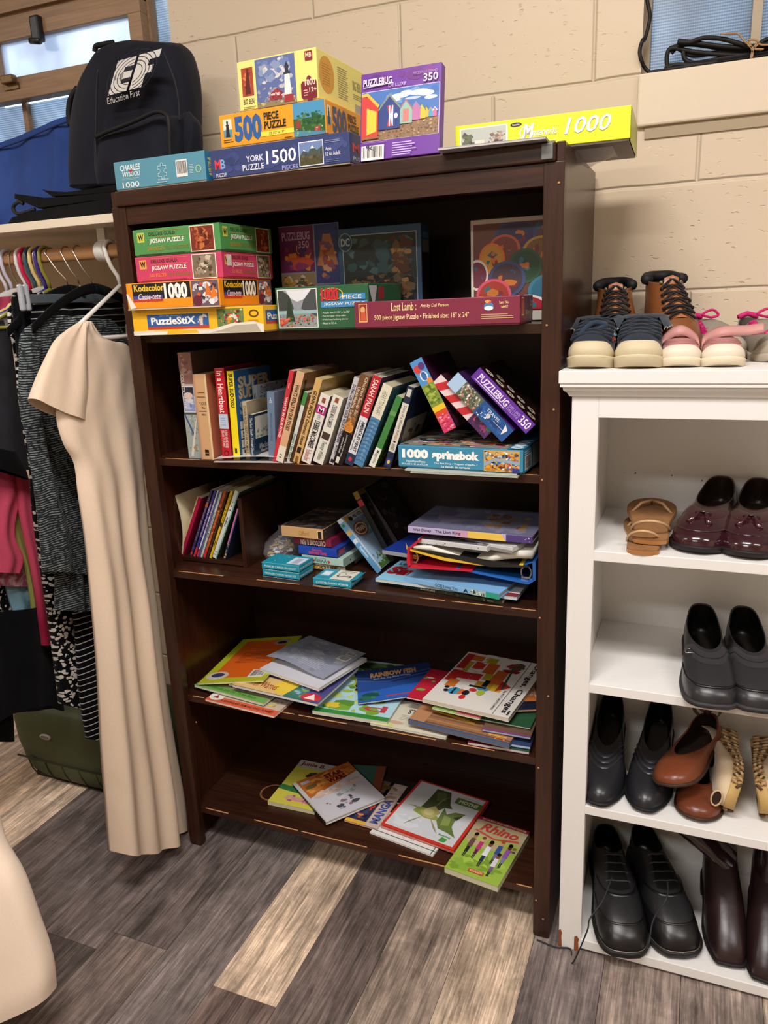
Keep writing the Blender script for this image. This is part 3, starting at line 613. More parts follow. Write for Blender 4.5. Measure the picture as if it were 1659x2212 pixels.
pbox(PB, 'purple 350 piece puzzle box of coloured beach huts standing upright on the bookcase top', 'puzzle box', mw, w, .020, h, '#6a3295',
  {'F': [('n',.0,.8,1,1,['#5a2478','#7a2f86','#6c2a80'],10,.09,2), ('r',.02,.23,.985,.79,'#e8e0ee'), ('r',.025,.235,.98,.785,'#4470b4'), ('n',.25,.60,.98,.785,['#6f95cc','#4876ba','#3a66ac'],30,.05,3), ('e',.50,.70,.12,.028,'#dfe4ee'), ('e',.58,.72,.08,.03,'#eceff5'), ('e',.74,.71,.13,.03,'#d4dcea'), ('e',.82,.69,.10,.03,'#e8ecf4'), ('e',.88,.64,.08,.022,'#c4cfe2'), ('e',.42,.66,.09,.02,'#c9d4e6'), ('e',.66,.655,.10,.015,'#b4c6e0'),
         ('r',.025,.235,.98,.42,'#8a6a4c'), ('n',.025,.235,.98,.42,['#a58260','#6f5138','#c2a27c','#5c4432','#94714e'],170,.014,4)]+
        hut(.80,.06,.42,.12,'#d8b23a','#3f6f4a')+hut(.86,.05,.42,.10,'#4a9ac0','#d8a030')+hut(.91,.05,.42,.10,'#c87090','#d8d8d8')+hut(.73,.09,.41,.16,'#e0b83a','#5a8a4a')+hut(.65,.11,.405,.20,'#b8709e','#8a8aa0')+hut(.50,.16,.38,.26,'#8fb5a6','#a86a6a')+[('r',.545,.40,.62,.54,'#cf7a72')]+
        hut(.24,.27,.34,.38,'#2c3f7e','#7f8a70')+flag+[('e',.46,.48,.022,.03,'#e6e8f0'), ('p',[(.025,.74),(.12,.72),(.235,.60),(.235,.28),(.025,.24)],'#c83a30'), ('p',[(.09,.30),(.215,.33),(.215,.55),(.09,.60)],'#e6c23e'), ('p',[(.025,.76),(.10,.77),(.25,.62),(.235,.59),(.09,.735),(.025,.73)],'#d8b43a'), ('r',.03,.25,.24,.275,'#9c5a34'),
         ('t',.04,.845,.40,.925,'PUZZLEBUG','#e9e2ee',0,2), ('p',[(.04,.83),(.42,.845),(.42,.853),(.04,.837)],'#e9e2ee'), ('t',.36,.805,.58,.84,'DE LUXE','#c9b2dc',0,1), ('t',.66,.90,.96,.93,'PIECES PLUS GRAND','#a987c8',0,0), ('t',.79,.81,.965,.895,'350','#f0ecf2',0,1),
         ('w',.04,.205,.36,.215,1,'#a987c8'), ('bar',.03,.01,.32,.175), ('w',.42,.03,.72,.19,6,'#c9b2dc'), ('e',.11,.165,.022,.018,'#2a2430'), ('e',.11,.165,.014,.011,'#6a3295'), ('t',.12,.12,.19,.17,'K','#2a2430')]}, tray=None)
# 6 lime box overhanging the right end
a = at(961,315,1,.0); p0 = Vector((.7105, .062, ZT)); pr = at(1361,304,2,ZT); pb = at(1405,338,2,ZT)
u = (pr-p0); w = u.length; u.normalize(); n = Vector((-u.y, u.x, 0)); d = (pb-pr).length; h = at(1366,226,1,pr.y).z-ZT
limeF = [('n',.0,.0,1,1,['#dde022','#e2e51e'],6,.2,3), ('r',.03,.06,.315,.90,'#e8e6d8'), ('r',.038,.10,.307,.86,'#b9bdb2'), ('n',.038,.10,.307,.5,['#4a4a34','#3a4030','#5f5a40','#6f6a55'],60,.08,3), ('n',.2,.3,.307,.75,['#a98f80','#c4b0a0','#7f6f5c'],24,.07,5), ('n',.038,.35,.12,.8,['#6a6f52','#565c42'],16,.09,6), ('r',.12,.35,.18,.5,'#d8d2c0'), ('e',.165,.2,.02,.08,'#c9cfc6'),
         ('e',.365,.83,.033,.06,'#28282c'), ('t',.345,.80,.385,.86,'RoseArt','#e8e4e0',0,1), ('t',.40,.38,.47,.82,'M','#f4f2e4',0,2,.3), ('o',.425,.55,.04,.22,.16,'#f4f2e4'), ('t',.465,.44,.60,.66,'asterworks','#f4f2e4',0,1,.2), ('t',.64,.38,.895,.85,'1000','#faf8f0',0,1.2,.25), ('w',.46,.24,.60,.30,1,'#f0eeb0')]
o = pbox(PB, 'lime yellow 1000 piece puzzle box overhanging the right end of the bookcase top', 'puzzle box', basis(p0, u, n, Vector((0,0,1))), w, d, h, '#dfe224',
  {'F': limeF, 'R': [('r',0,0,1,1,'#bcc050'), ('r',.12,.0,.14,.98,'#c9cd6c'), ('r',.8,.0,1,1,'#a7a95a')]}, tray='#57504a', lidgap=.004)
wr = MB(); rnd = random.Random(3); rows = []
for i in range(9):
    t = i/8; rows.append([(w*(.60+.30*t), d*(.15+.6*j/6), -.001-.022*math.sin(math.pi*t)*math.sin(math.pi*j/6)*rnd.uniform(.7,1.1)) for j in range(7)])
wr.loft(rows, closed=False)
gm, n_, l_, b_ = newmat('clear_wrap'); setp(b_, .15, trans=0); b_.inputs['Alpha'].default_value = .3; b_.inputs['Base Color'].default_value = (.85,.83,.8,1)
wr.obj('torn_wrap', gm, parent=o, label='torn clear plastic wrap hanging below')
# 7 magazine projecting over the front edge
q = [at(917,323,1,-.085), at(1167,303,1,-.05)]
a = Vector((q[0].x+.006, -.036, ZT)); b = Vector((at(1181,304,1,-.02).x, -.028, ZT)); u = (b-a); w_ = u.length; u.normalize(); n = Vector((-u.y, u.x, 0))
book('magazine', 'thin grey magazine lying half over the front edge of the bookcase top', 'magazine', basis(a+n*.12, Vector((0,0,1)), -n, u), .0038, .12, w_, '#a9a5aa', hard=False, pages='#c9c4c0')
# ---------------------------------------------------------------- first shelf
Z1 = SH[0]
def SB(label, pl, pr, yl, yr, z, h, d, col, arts, **k):
    mw, w, _ = fbox(pl, pr, yl, yr, z, h=h); return pbox(k.pop('name', PB), label, 'puzzle box', mw, w, d, h, col, arts, **k)
def guild(c1, c2, logo, pic, seed):
    return lambda s=1: [('r',.05,.52,.135,.88,logo), ('t',.06,.58,.125,.82,'W','#1d2420',0,4), ('t',.19,.74,.50,.86,'DELUXE GUILD','#2b3327',0,1), ('r',.19,.67,.62,.685,c2), ('t',.19,.42,.60,.63,'JIGSAW PUZZLE','#f0ece0',0,2), ('r',.19,.9,.62,.915,c2),
      ('t',.16,.20,.36,.34,'500 PIECES',c2,0,1), ('t',.38,.20,.64,.34,'FULLY INTERLOCKING','#8a7a3a',0,1), ('w',.06,.05,.6,.10,1,'#3a3a30'), ('r',.665,.04,.94,.96,'#ece2cc'), ('r',.675,.07,.93,.93,pic[0]), ('n',.675,.07,.93,.93,pic,50,.13,seed)]
y0 = -.046
sx_art = [('r',.12,.24,.60,.80,'#2f5f9f'), ('r',.12,.22,.60,.32,'#c8402e'), ('t',.15,.40,.50,.70,'PuzzleStiX','#f2eee2',0,3), ('t',.22,.71,.40,.77,'JIM BURGESS','#9fb6d8'), ('n',.50,.28,.6,.78,['#6d89b4','#c05040','#d8d4c8','#4a6a96'],16,.08,3), ('r',.535,.34,.555,.7,'#cfc7b0'),
  ('r',.665,.15,.86,.93,'#6a7f4a'), ('n',.665,.15,.86,.93,['#e08a2a','#c23a34','#d8d2c0','#3a4a34','#87944e','#e8e2d0','#54303a'],40,.09,5), ('o',.935,.72,.035,.14,.3,'#54402a'), ('w',.89,.4,.98,.5,2,'#c89a1a')]
SB('yellow torn puzzle box at the bottom of the left stack on the top shelf', (290,721), (571,714), y0, y0, Z1, .049, .15, '#f2b822',
  {'F': [(o[0], o[1]-.0 if o[0] in 'x' else o[1], *o[2:]) for o in sx_art]+[('p',[(.0,.0),(.0,.16),(.12,.18),(.3,.14),(.44,.2),(.62,.16),(.76,.36),(.93,.42),(1,.3),(1,.0)],'#e3dccb'), ('p',[(.0,.0),(.3,.0),(.5,.05),(.3,.12),(.1,.09)],'#efe9dc'), ('p',[(.27,.02),(.52,.04),(.5,.18),(.28,.17)],'#f2b822'), ('p',[(.6,.03),(.98,.02),(.95,.32),(.8,.3),(.7,.14)],'#b5ab96')],
   'R': [('r',.06,.32,1,.82,'#2f5f9f'), ('r',.06,.30,1,.40,'#c8402e'), ('t',.1,.46,.9,.72,'PuzzleStiX','#f2eee2',0,3)]}, mat=CARD)
koda = [('r',.07,.40,.70,.97,'#1c1a20'), ('t',.09,.68,.42,.93,'Kodacolor','#f2c430',0,2), ('r',.07,.34,.40,.52,'#3a4a9a'), ('r',.07,.30,.40,.40,'#c83a2a'), ('t',.13,.38,.38,.60,'Casse-tete','#f0d8d0',0,1,.3), ('t',.42,.36,.67,.95,'1000','#f4f0e6',0,4),
  ('r',.715,.06,.99,.97,'#6a5a68'), ('n',.715,.06,.99,.97,['#e9e6e4','#3a3440','#c9c4c8','#d8582a'],46,.13,9), ('p',[(.85,.4),(.88,.9),(.92,.5)],'#d8722a'), ('p',[(.90,.3),(.94,.8),(.98,.4)],'#e07a28'), ('e',.77,.25,.05,.2,'#6a2a34')]
SB('orange 1000 piece puzzle box with torn corner, second up in the left stack', (277,664), (477,658), y0-.012, y0-.016, Z1+.0495, .0515, .19, '#f0941c',
  {'F': koda+[('p',[(.0,.62),(.02,.6),(.10,.08),(.03,.05)],'#efe6dc'), ('r',.0,.0,1,.05,'#c9b8a0')], 'R': koda}, tray='#cfc0a4')
pinkp = ['#7a6a58','#4a4030','#c9bca0','#9a8a74']; grnp = ['#7a3020','#a8502a','#5a2018','#c2703a']
SB('pink 500 piece jigsaw puzzle box, third up in the left stack', (297,611), (483,605), y0+.006, y0, Z1+.1015, .049, .18, '#c83f66', {'F': guild('#c83f66','#e8894a','#e8a050',pinkp,3)(), 'R': guild('#c83f66','#e8894a','#e8a050',pinkp,4)()+[('r',.08,.48,.17,.9,'#d8cfc4')]}, tray='#b8456a')
SB('green 500 piece jigsaw puzzle box, topmost of the left stack', (293,561), (479,551), y0+.006, y0-.002, Z1+.151, .0505, .18, '#4f9150', {'F': guild('#4f9150','#b98f3a','#c9c850',grnp,5)(), 'R': guild('#4f9150','#b98f3a','#c9c850',grnp,6)()}, tray='#3f7a44')
SB('dark green 1000 piece jigsaw puzzle box in the middle of the top shelf', (600,712), (799,707), -.004, -.008, Z1, .080, .16, '#2b5b3b',
  {'F': [('r',.02,.05,.46,.955,'#dfdcd0'), ('r',.03,.07,.45,.935,'#8e9298'), ('p',[(.03,.93),(.03,.4),(.2,.5),(.16,.8),(.08,.93)],'#3c423e'), ('p',[(.45,.93),(.45,.3),(.28,.5),(.32,.75),(.40,.93)],'#484a4c'), ('p',[(.12,.93),(.40,.93),(.32,.72),(.24,.66),(.17,.74)],'#d9dade'), ('r',.03,.38,.45,.46,'#8fb2b0'), ('p',[(.10,.2),(.15,.8),(.21,.2)],'#2c3a2c'), ('n',.03,.07,.45,.38,['#4a6a34','#35502c','#6f8a4a','#c23a34','#d85a4a','#8a9a6a'],80,.03,6), ('n',.03,.1,.16,.32,['#d04030','#e06a50'],16,.04,2),
         ('r',.70,.66,.97,.80,'#3f86bc'), ('r',.50,.50,.99,.64,'#3f86bc'), ('o',.62,.80,.12,.14,.08,'#e0c23a'), ('t',.505,.64,.69,.95,'1000','#c22a34',0,5), ('t',.73,.68,.93,.77,'PIECE','#ece4c8',0,1), ('t',.53,.53,.96,.61,'JIGSAW PUZZLE','#ece4c8',0,1),
         ('t',.50,.36,.80,.41,'- Puzzle size 19.25" x 26.75"','#c9d2c0'), ('t',.50,.28,.76,.33,'- Fun for ages 10 to adult','#c9d2c0'), ('t',.50,.20,.78,.25,'- Fully interlocking pieces','#c9d2c0'), ('t',.50,.12,.66,.17,'- Made in U.S.A.','#c9d2c0'), ('e',.95,.26,.045,.2,'#d8a82a'), ('o',.95,.26,.04,.17,.2,'#5a4a1a')],
   'R': [('r',.02,.05,.24,.955,'#b9bcc0'), ('p',[(.02,.9),(.02,.3),(.12,.5)],'#3c423e'), ('p',[(.24,.9),(.24,.3),(.15,.5)],'#484a4c'), ('t',.28,.64,.44,.95,'1000','#a82a34',0,5), ('r',.28,.5,.6,.6,'#2f6a9c')]}, mat=CARD, tray='#284a34')
SB('long maroon 500 piece jigsaw puzzle box, lowest at the right end of the top shelf', (767,711), (1123,702), -.022, -.026, Z1, .0475, .10, '#7d2a40',
  {'F': [('r',.03,.24,.085,.93,'#e0b060'), ('r',.035,.28,.08,.90,'#8f3020'), ('e',.057,.7,.015,.12,'#d8a070'), ('p',[(.04,.3),(.075,.3),(.072,.62),(.045,.62)],'#c8563a'), ('t',.24,.62,.395,.92,'Lost Lamb :','#f0d49a',0,1), ('t',.42,.68,.59,.84,'Art by Del Parson','#f0d49a',0,.5,.2),
         ('t',.13,.26,.71,.50,'500 piece Jigsaw Puzzle • Finished size: 18" x 24"','#f0d49a',0,.8), ('e',.825,.66,.028,.15,'#3f7fb4'), ('e',.825,.6,.026,.08,'#e0e4e8'), ('n',.80,.75,.85,.9,['#d8402a','#e8a03a'],6,.08,3), ('t',.885,.74,.94,.84,'Item No.','#e8c890'), ('t',.895,.58,.935,.68,'44457','#e8c890'), ('w',.78,.22,.97,.42,3,'#c9a070')],
   'R': [('r',.12,.3,.28,.93,'#e0b060'), ('r',.14,.34,.26,.9,'#8f3020'), ('p',[(.16,.35),(.24,.35),(.22,.8),(.18,.8)],'#c8563a'), ('t',.75,.62,1,.9,'Lost','#f0d49a'), ('t',.42,.28,1,.5,'500 piece Jigsaw','#f0d49a')]}, tray='#6d2438')
# standing boxes behind
dk = ['#23282c','#3a3a34','#54483a','#6f5c44','#8a6a48','#1c2226']
a = at(723,497,1,.155); b = at(905,477,1,.155); hh = (a.z+b.z)/2-Z1; u = (Vector((b.x,.155,0))-Vector((a.x,.155,0))); w = u.length
pbox(PB, 'dark blue puzzle box with a shadowy battle scene at the back of the top shelf', 'puzzle box', basis(Vector((a.x,.165,Z1)), Vector((1,0,0)), Vector((0,1,0)), Vector((0,0,1))), w, .05, hh, '#335a80',
  {'F': [('r',.06,.0,.95,.93,'#a9b4bc'), ('r',.07,.0,.94,.92,'#2e3838'), ('n',.07,.5,.94,.92,['#2c4048','#3a5a62','#2a3436','#4f7478'],60,.10,2), ('n',.07,.0,.94,.55,dk,150,.06,3), ('n',.6,.5,.94,.9,['#7a5a34','#a87a44','#5c3a2a'],30,.06,4), ('n',.1,.3,.9,.5,['#8a6234','#b0854a','#3a3026'],40,.035,6), ('e',.10,.86,.085,.095,'#8fa2b2'), ('e',.10,.86,.075,.083,'#2d5078'), ('t',.045,.82,.155,.90,'DC','#c2ccd4',0,3)],
   'R': [('r',0,.0,1,.74,'#241c1c'), ('t',.1,.86,.9,.92,'1000','#7fa0c0'), ('r',.1,.72,.9,.84,'#7c8084')]}, tray=None)
a = at(596,489,1,.17); b = at(726,480,1,.17); hh = (a.z+b.z)/2-Z1
pbox(PB, 'purple 350 piece puzzle box with diner food pictures at the back of the top shelf', 'puzzle box', basis(Vector((a.x,.18,Z1)), Vector((1,0,0)), Vector((0,1,0)), Vector((0,0,1))), b.x-a.x, .03, hh, '#5c3a7e',
  {'F': [('r',.0,.0,1,1,'#8f96b4'), ('r',.0,.55,.58,.995,'#6a2a5c'), ('n',.0,.55,.58,.85,['#8a3a6a','#c2502e','#e08a3a','#54306a'],30,.07,4), ('t',.05,.86,.52,.94,'PUZZLEBUG','#b9a2c8',0,2), ('t',.32,.78,.5,.85,'350','#c9b2d8'), ('r',.60,.43,.99,.995,'#3a4a8a'), ('p',[(.62,.6),(.97,.6),(.86,.9),(.74,.9)],'#b87a50'), ('n',.64,.45,.97,.85,['#c9825a','#a84a3a','#d8a878','#7a5a8a'],30,.05,5),
         ('r',.0,.27,.58,.535,'#9a8a6a'), ('n',.0,.27,.58,.535,['#c2a04a','#4a6a3a','#8a3a5a','#d8cfc0'],50,.04,6), ('e',.3,.38,.12,.05,'#d8d4d0'), ('e',.3,.4,.04,.025,'#b02a34'), ('r',.0,.0,.58,.255,'#5a80b4'), ('e',.3,.12,.22,.09,'#8f2430'), ('t',.10,.07,.5,.13,'PIZZA','#e0d2c8',0,2), ('r',.60,.0,.99,.415,'#3f6aa8'), ('n',.62,.0,.97,.25,['#c8482e','#d8c0a0','#e08a4a','#6a3a2a'],26,.04,7), ('o',.8,.2,.14,.14,.06,'#c9d2dc')]}, tray=None)
a = at(1008,474,1,.10); b = at(1175,461,1,.10); c = at(1010,648,1,.13); u = Vector((1,0,0)); v = Vector((0,-.02,.24)).normalized()
h = a.z-Z1; rr = random.Random(6); pl = []
for cx, cy, rx, ry, rim, inn in ((.75,.93,.2,.16,'#3f5a40','#5a3a3a'),(.45,.86,.22,.17,'#3a4a7a','#3f3560'),(.33,.70,.17,.17,'#c2603a','#7a3a30'),(.20,.60,.14,.18,'#d8702c','#c28a2a'),(.72,.66,.2,.17,'#c2903a','#7c5a2c'),(.55,.50,.18,.20,'#2f5a3e','#2a4a34'),(.88,.42,.13,.2,'#b83a5a','#d8507a'),(.04,.42,.12,.18,'#d8cfc0','#6a3040'),(.36,.36,.20,.21,'#3f4f7a','#4a3a44'),(.80,.20,.22,.2,'#3a7a90','#2e6a86'),(.22,.18,.19,.19,'#d0506a','#a03a2a'),(.08,.04,.15,.13,'#d8c03a','#b83024'),(.58,.02,.22,.15,'#e0dcd2','#a82436')):
    pl += [('e',cx,cy,rx,ry,rim), ('e',cx,cy,rx*.84,ry*.84,inn), ('n',max(0,cx-rx*.6),max(0,cy-ry*.6),min(1,cx+rx*.6),min(1,cy+ry*.6),[inn,'#c2702c','#7a2f3a','#2f6a7a'],7,.05,int(cx*100))]
def clip(op, f=(.03,.12,.99,.955)):
    sx = lambda x: f[0]+(f[2]-f[0])*min(max(x,0),1); sy = lambda y: f[1]+(f[3]-f[1])*min(max(y,0),1)
    if op[0] == 'e': n = 22; return ('p', [(sx(op[1]+op[3]*math.cos(6.2832*i/n)), sy(op[2]+op[4]*math.sin(6.2832*i/n))) for i in range(n)], op[5])
    return ('n', sx(op[1]), sy(op[2]), sx(op[3]), sy(op[4]), *op[5:])
pbox(PB, 'white-edged puzzle box with painted plates standing on the top shelf', 'puzzle box', basis(Vector((a.x,.125,Z1)), u, Vector((0,1,0)), Vector((0,0,1))), .185, .045, h, '#cdc6ba',
  {'F': [('r',.03,.12,.99,.955,'#6a4034')]+[clip(q) for q in pl]+[('t',.06,.03,.2,.085,'OK','#35303a',0,1,.3), ('p',[(.86,.03),(.95,.03),(.905,.10)],'#c2502e')]}, tray=None)
# ---------------------------------------------------------------- second shelf: books and leaning puzzle boxes
Z2 = SH[1]; GB = 'books standing on the second shelf'
def V(x, y): return (x, y)
def bk(label, bl, br, tl, y, d, col, sp, w=None, rc=(), lc=(), yaw=0., hard=True, pages='#cfc2a0', mat=None, z=Z2, name='book', **k):
    mw, w, h = lean(bl, br, tl, y, z, d, yaw, w)
    return book(name, label, 'book', mw, w, d, h, col, sp, rc, lc, pages, hard=hard, mat=mat, group=k.get('group'))
bk('tall quilt-patterned picture book leaning at the left end of the second shelf', (408,977), (434,972), (382,749), .030, .24, '#b3a9a0',
   [('r',0,.71,1,1,'#8a6358'), ('n',0,.71,1,1,['#9a7264','#7a544c','#a5847a'],12,.03,1), ('r',.04,.44,.96,.69,'#d5d2d2'), ('r',.07,.59,.93,.68,'#2f3040'), ('r',.07,.45,.93,.60,'#8592ba'), ('n',.07,.45,.93,.60,['#a9b0ca','#6478ae','#c9c6cc'],16,.03,2), ('e',.5,.6,.35,.03,'#d0b8a8'),
    ('r',.0,.42,1,.44,'#4a4a44'), ('r',0,0,1,.42,'#9aa39c'), ('n',0,.02,1,.42,['#8a948c','#a9b2a6','#76807a'],40,.015,3), ('p',[(0,.42),(.12,.42),(.72,.22),(.62,.2)],'#41557e'), ('p',[(.85,.36),(1,.40),(.42,.02),(.2,.02)],'#cfc8bc'), ('e',.6,.1,.12,.02,'#b07a4a'), ('t',.05,.48,.3,.80,'COUNTRY STYLE','#dcd6cc',3,1)], rc=[('r',0,0,1,1,'#5a463c')])
bk('thick peach coloured bible second from the left on the second shelf', (434,971), (461,971.5), (414,786), .020, .13, '#c99f74',
   [('r',.86,.0,1,1,'#d9bd92'), ('r',0,0,.12,1,'#bf8f6c'), ('w',.25,.78,.85,.80,1,'#54402e'), ('w',.15,.73,.88,.75,1,'#54402e'), ('t',.25,.645,.85,.685,'* XXX','#6a5038',0,0), ('t',.45,.60,.72,.625,'The','#54402e'), ('w',.2,.565,.9,.585,1,'#54402e'), ('t',.4,.525,.72,.545,'Bible','#54402e'), ('r',.35,.05,.65,.12,'#2a2220'), ('r',.37,.075,.63,.082,'#c99f74')], rc=[('r',0,0,1,1,'#b4674c')], pages='#e2d2a6')
bk('red hardback about a heartbeat with a white author panel on its spine', (479,967), (499,968), (460,767), .022, .15, '#b5202a',
   [('t',.2,.52,.8,.97,'In a Heartbeat','#ecd9d0',3,.8), ('r',.03,.35,.97,.51,'#b9c4d4'), ('w',.2,.38,.8,.48,4,'#8aa0c0'), ('t',.50,.14,.8,.33,'LEIGH ANNE AND','#ecd9d0',3,.5), ('t',.18,.14,.45,.33,'SEAN TUOHY','#ecd9d0',3,.5), ('e',.5,.08,.28,.03,'#6a1018'), ('e',.5,.08,.16,.017,'#b5202a')], rc=[('r',0,0,1,1,'#6e1620')])
bk('yellow-spined sudoku puzzle book with a blue cover', (503,967), (514,967), (487,773), .026, .15, '#2c5f96',
   [('r',0,0,1,1,'#ecd21e'), ('t',.2,.60,.8,.97,'SUPER SUDOKU','#23262a',3,3), ('w',.3,.04,.7,.2,1,'#4a4420')], w=.0165,
   rc=[('t',.08,.80,.95,.93,'SUPER','#c9bca0',0,4), ('t',.08,.68,.95,.80,'SUDOKU','#c2ac84',0,4), ('t',.08,.5,.6,.66,'SHI','#8fa2a8',0,4)]+[('r',.06+.2*(i % 4),.03+.105*(i//4),.22+.2*(i % 4),.12+.105*(i//4),'#e2ddcc') for i in range(16)]+[('t',.10+.2*(i % 4),.045+.105*(i//4),.18+.2*(i % 4),.105+.105*(i//4),'53467249'[i % 8],'#2a3a4a',0,3) for i in (0,2,5,7,8,10,13)], pages='#b4a884', hard=False)
bk('thin beige paperback standing left of the small dark blue book', (529,960), (538,960), (520,833), .034, .12, '#b3a283', [('t',.2,.12,.8,.93,'DAWN ROSS DEATH BE HUMBLE','#5f5340',3,.5)], hard=False)
bk('narrow orange and black paperback behind the small dark blue book', (548,900), (556,900), (530,808), .075, .10, '#c98a2c', [('r',.5,0,1,.6,'#26221e'), ('n',0,0,1,.5,['#26221e','#c98a2c'],12,.03,2)], w=.010, hard=False)
bk('grey-blue paperback with a snowy cover standing behind the small dark blue book', (556,960), (566,960), (542,808), .085, .15, '#8c94a0', [('t',.3,.7,.7,.9,'Z','#3a4250',3,1)], w=.012, rc=[('r',.0,.0,1,1,'#aeb6c2'), ('n',.0,.5,1,1,['#8e98aa','#c9ced6','#4a5464'],30,.04,4), ('t',.06,.80,.3,.97,'WINTER','#3a4250',3,1)], hard=False)
bk('small dark blue paperback with a grey ship picture on its cover', (540,967), (551,968), (534,865), .022, .07, '#1c3348',
   [('t',.25,.1,.75,.93,'The Red Scarf - Thread Classics','#c9ccc8',3,.5)], w=.0115, rc=[('r',.06,.48,.97,.95,'#cfcabb'), ('n',.06,.48,.97,.72,['#7a7c78','#9a9a92','#b5b2a4'],26,.04,3), ('t',.25,.24,.8,.36,'A Nova Scotia','#cfd2d0',0,.5), ('t',.35,.17,.75,.23,'Reader','#cfd2d0'), ('w',.3,.04,.7,.12,2,'#8a98a6')], hard=False)
bk('worn slate blue hardback with a small white emblem on top of its spine', (578,961), (589,963), (573.5,809), .028, .14, '#64788e', [('t',.3,.86,.7,.92,'Y','#c9d2d8',2,.5), ('r',.3,.845,.7,.85,'#c9d2d8'), ('t',.35,.3,.65,.7,'ANTHOLOGY OF VERSE','#54677c',3,.5)], w=.017, rc=[('r',0,0,1,1,'#6c8096')], pages='#b9b09a')
bk('red thin-spined food paperback leaning right in the middle of the second shelf', (586,960), (595,963), (623,760), .020, .15, '#c2303a', [('t',.25,.28,.8,.72,"WHAT'S IN OUR FOOD","#f0dcd6",3,2), ('w',.4,.78,.6,.92,1,'#e8a8a0')], hard=False, rc=[('r',0,0,1,1,'#8e4a44')], pages='#c9b29a')
bk('peach food paperback leaning right beside the red one', (594,963), (609,968), (640,766), .018, .16, '#cfa37c', [('t',.25,.36,.8,.86,"WHAT'S REALLY IN OUR FOOD?",'#2c201c',3,2), ('r',0,0,1,.18,'#dcd2c0'), ('w',.3,.04,.7,.1,2,'#6a5a48')], hard=False, pages='#a08a66', rc=[('r',0,0,1,1,'#8a6a4a'), ('r',.05,.7,.12,.92,'#1c1a1a')])
bk('thin white diet booklet with green lettering leaning right', (617,965), (624,965), (655,812), .024, .12, '#cfcfc6', [('t',.2,.05,.8,.42,'Should I Eat This?','#2f7a4a',3,2), ('r',0,.82,1,1,'#3a8a3a')], w=.008, hard=False)
bk('thin brown paperback leaning right next to the diet booklet', (623,967), (632,969), (664,821), .024, .12, '#4a2c1e', [('t',.25,.35,.8,.92,'GRANDMOTHERS','#6e4a30',3,2), ('n',0,0,1,.4,['#5e3a24','#3a2218'],10,.02,1)], w=.010, hard=False)
bk('cream and orange paperback with black italic title leaning right', (631,969), (645,971), (681,786), .018, .16, '#c9a062', [('t',.25,.22,.8,.86,"GLENN BECK'S Common Sense",'#23201c',3,2,.2), ('r',.15,.12,.75,.19,'#23201c'), ('r',.25,.0,.7,.08,'#7a5a2a')], hard=False, rc=[('r',0,0,1,1,'#a8874e')], pages='#bfa878')
bk('white paperback with a magenta square on its spine leaning right', (649,968), (670,971), (692,819.5), .016, .11, '#d9d3c8', [('r',.0,.72,1,.84,'#b02a74'), ('t',.2,.74,.8,.82,'M','#f0dce8',0,1), ('r',.3,.88,.65,.95,'#8a4a30'), ('t',.2,.22,.8,.62,'DEBBIE MACOMBER','#2c2a2e',3,2), ('t',.2,.03,.75,.2,'The Blossom Street','#b04a5a',3,.5), ('w',.3,.64,.7,.71,3,'#6a8a9a')], hard=False, rc=[('r',0,0,1,1,'#6f4c62')])
bk('second white paperback with a small dark picture on its spine leaning right', (674,965), (695,973), (719,818.7), .016, .12, '#d6d2c6', [('r',.3,.90,.65,.97,'#8a4a30'), ('t',.25,.54,.7,.86,'DEBBIE MACOMBER','#5a5a5c',3,.5), ('r',.12,.36,.85,.46,'#43302a'), ('t',.2,.05,.75,.33,'Twenty Wishes','#5c6a58',3,.5,.3)], hard=False, pages='#b3a890', rc=[('r',0,0,1,1,'#a9a294')])
bk('grey-white thin paperback about adult children leaning right', (709,971), (717,975), (764,782), .022, .15, '#bcb9bc', [('t',.25,.26,.8,.92,'DOING LIFE WITH YOUR ADULT CHILDREN','#3c2f48',3,2), ('t',.3,.12,.7,.23,'JIM BURNS','#4a4a4c',3,1), ('r',.2,.02,.8,.06,'#26262a')], w=.011, hard=False, pages='#8a8478')
bk('brown and black paperback with white title and orange glow leaning right', (718,973), (738,977), (779,779), .018, .16, '#6e4a2c', [('r',0,.0,1,.36,'#151214'), ('e',.5,.42,.5,.06,'#d08a3a'), ('n',0,.36,1,.56,['#c27a34','#a86a38','#8a5a34'],14,.03,2), ('r',.1,.36,.9,.37,'#151214'), ('t',.48,.55,.9,.98,'Chicken Soup for','#ddc9ae',3,.5), ('t',.12,.52,.46,.86,'Unsinkable Soul','#ddc9ae',3,.5), ('t',.5,.09,.7,.34,'Jack Canfield, Mark Victor Hansen','#d8d2c8',3,.5), ('t',.25,.12,.42,.3,'and Heather McNamara','#d8d2c8',3,.5), ('r',.25,.01,.6,.08,'#d9cfbc')], hard=False, pages='#8a7660', rc=[('r',0,0,1,1,'#54402e')])
bk('red, white and navy hardback leaning right', (743,973), (761,977), (806,779.7), .018, .16, '#d3d3d6', [('r',0,.55,1,1,'#b52430'), ('r',0,0,1,.13,'#20304e'), ('t',.2,.60,.8,.96,'SARAH PALIN','#ecdcd4',3,.6), ('t',.45,.16,.85,.50,'AMERICA BY HEART','#23242a',3,2), ('t',.12,.16,.35,.5,'Reflections on Family, Faith, and Flag','#4a4a50',3,.5), ('e',.5,.065,.22,.025,'#c23040')], pages='#b5a98f', rc=[('r',0,0,1,1,'#6a3840')])
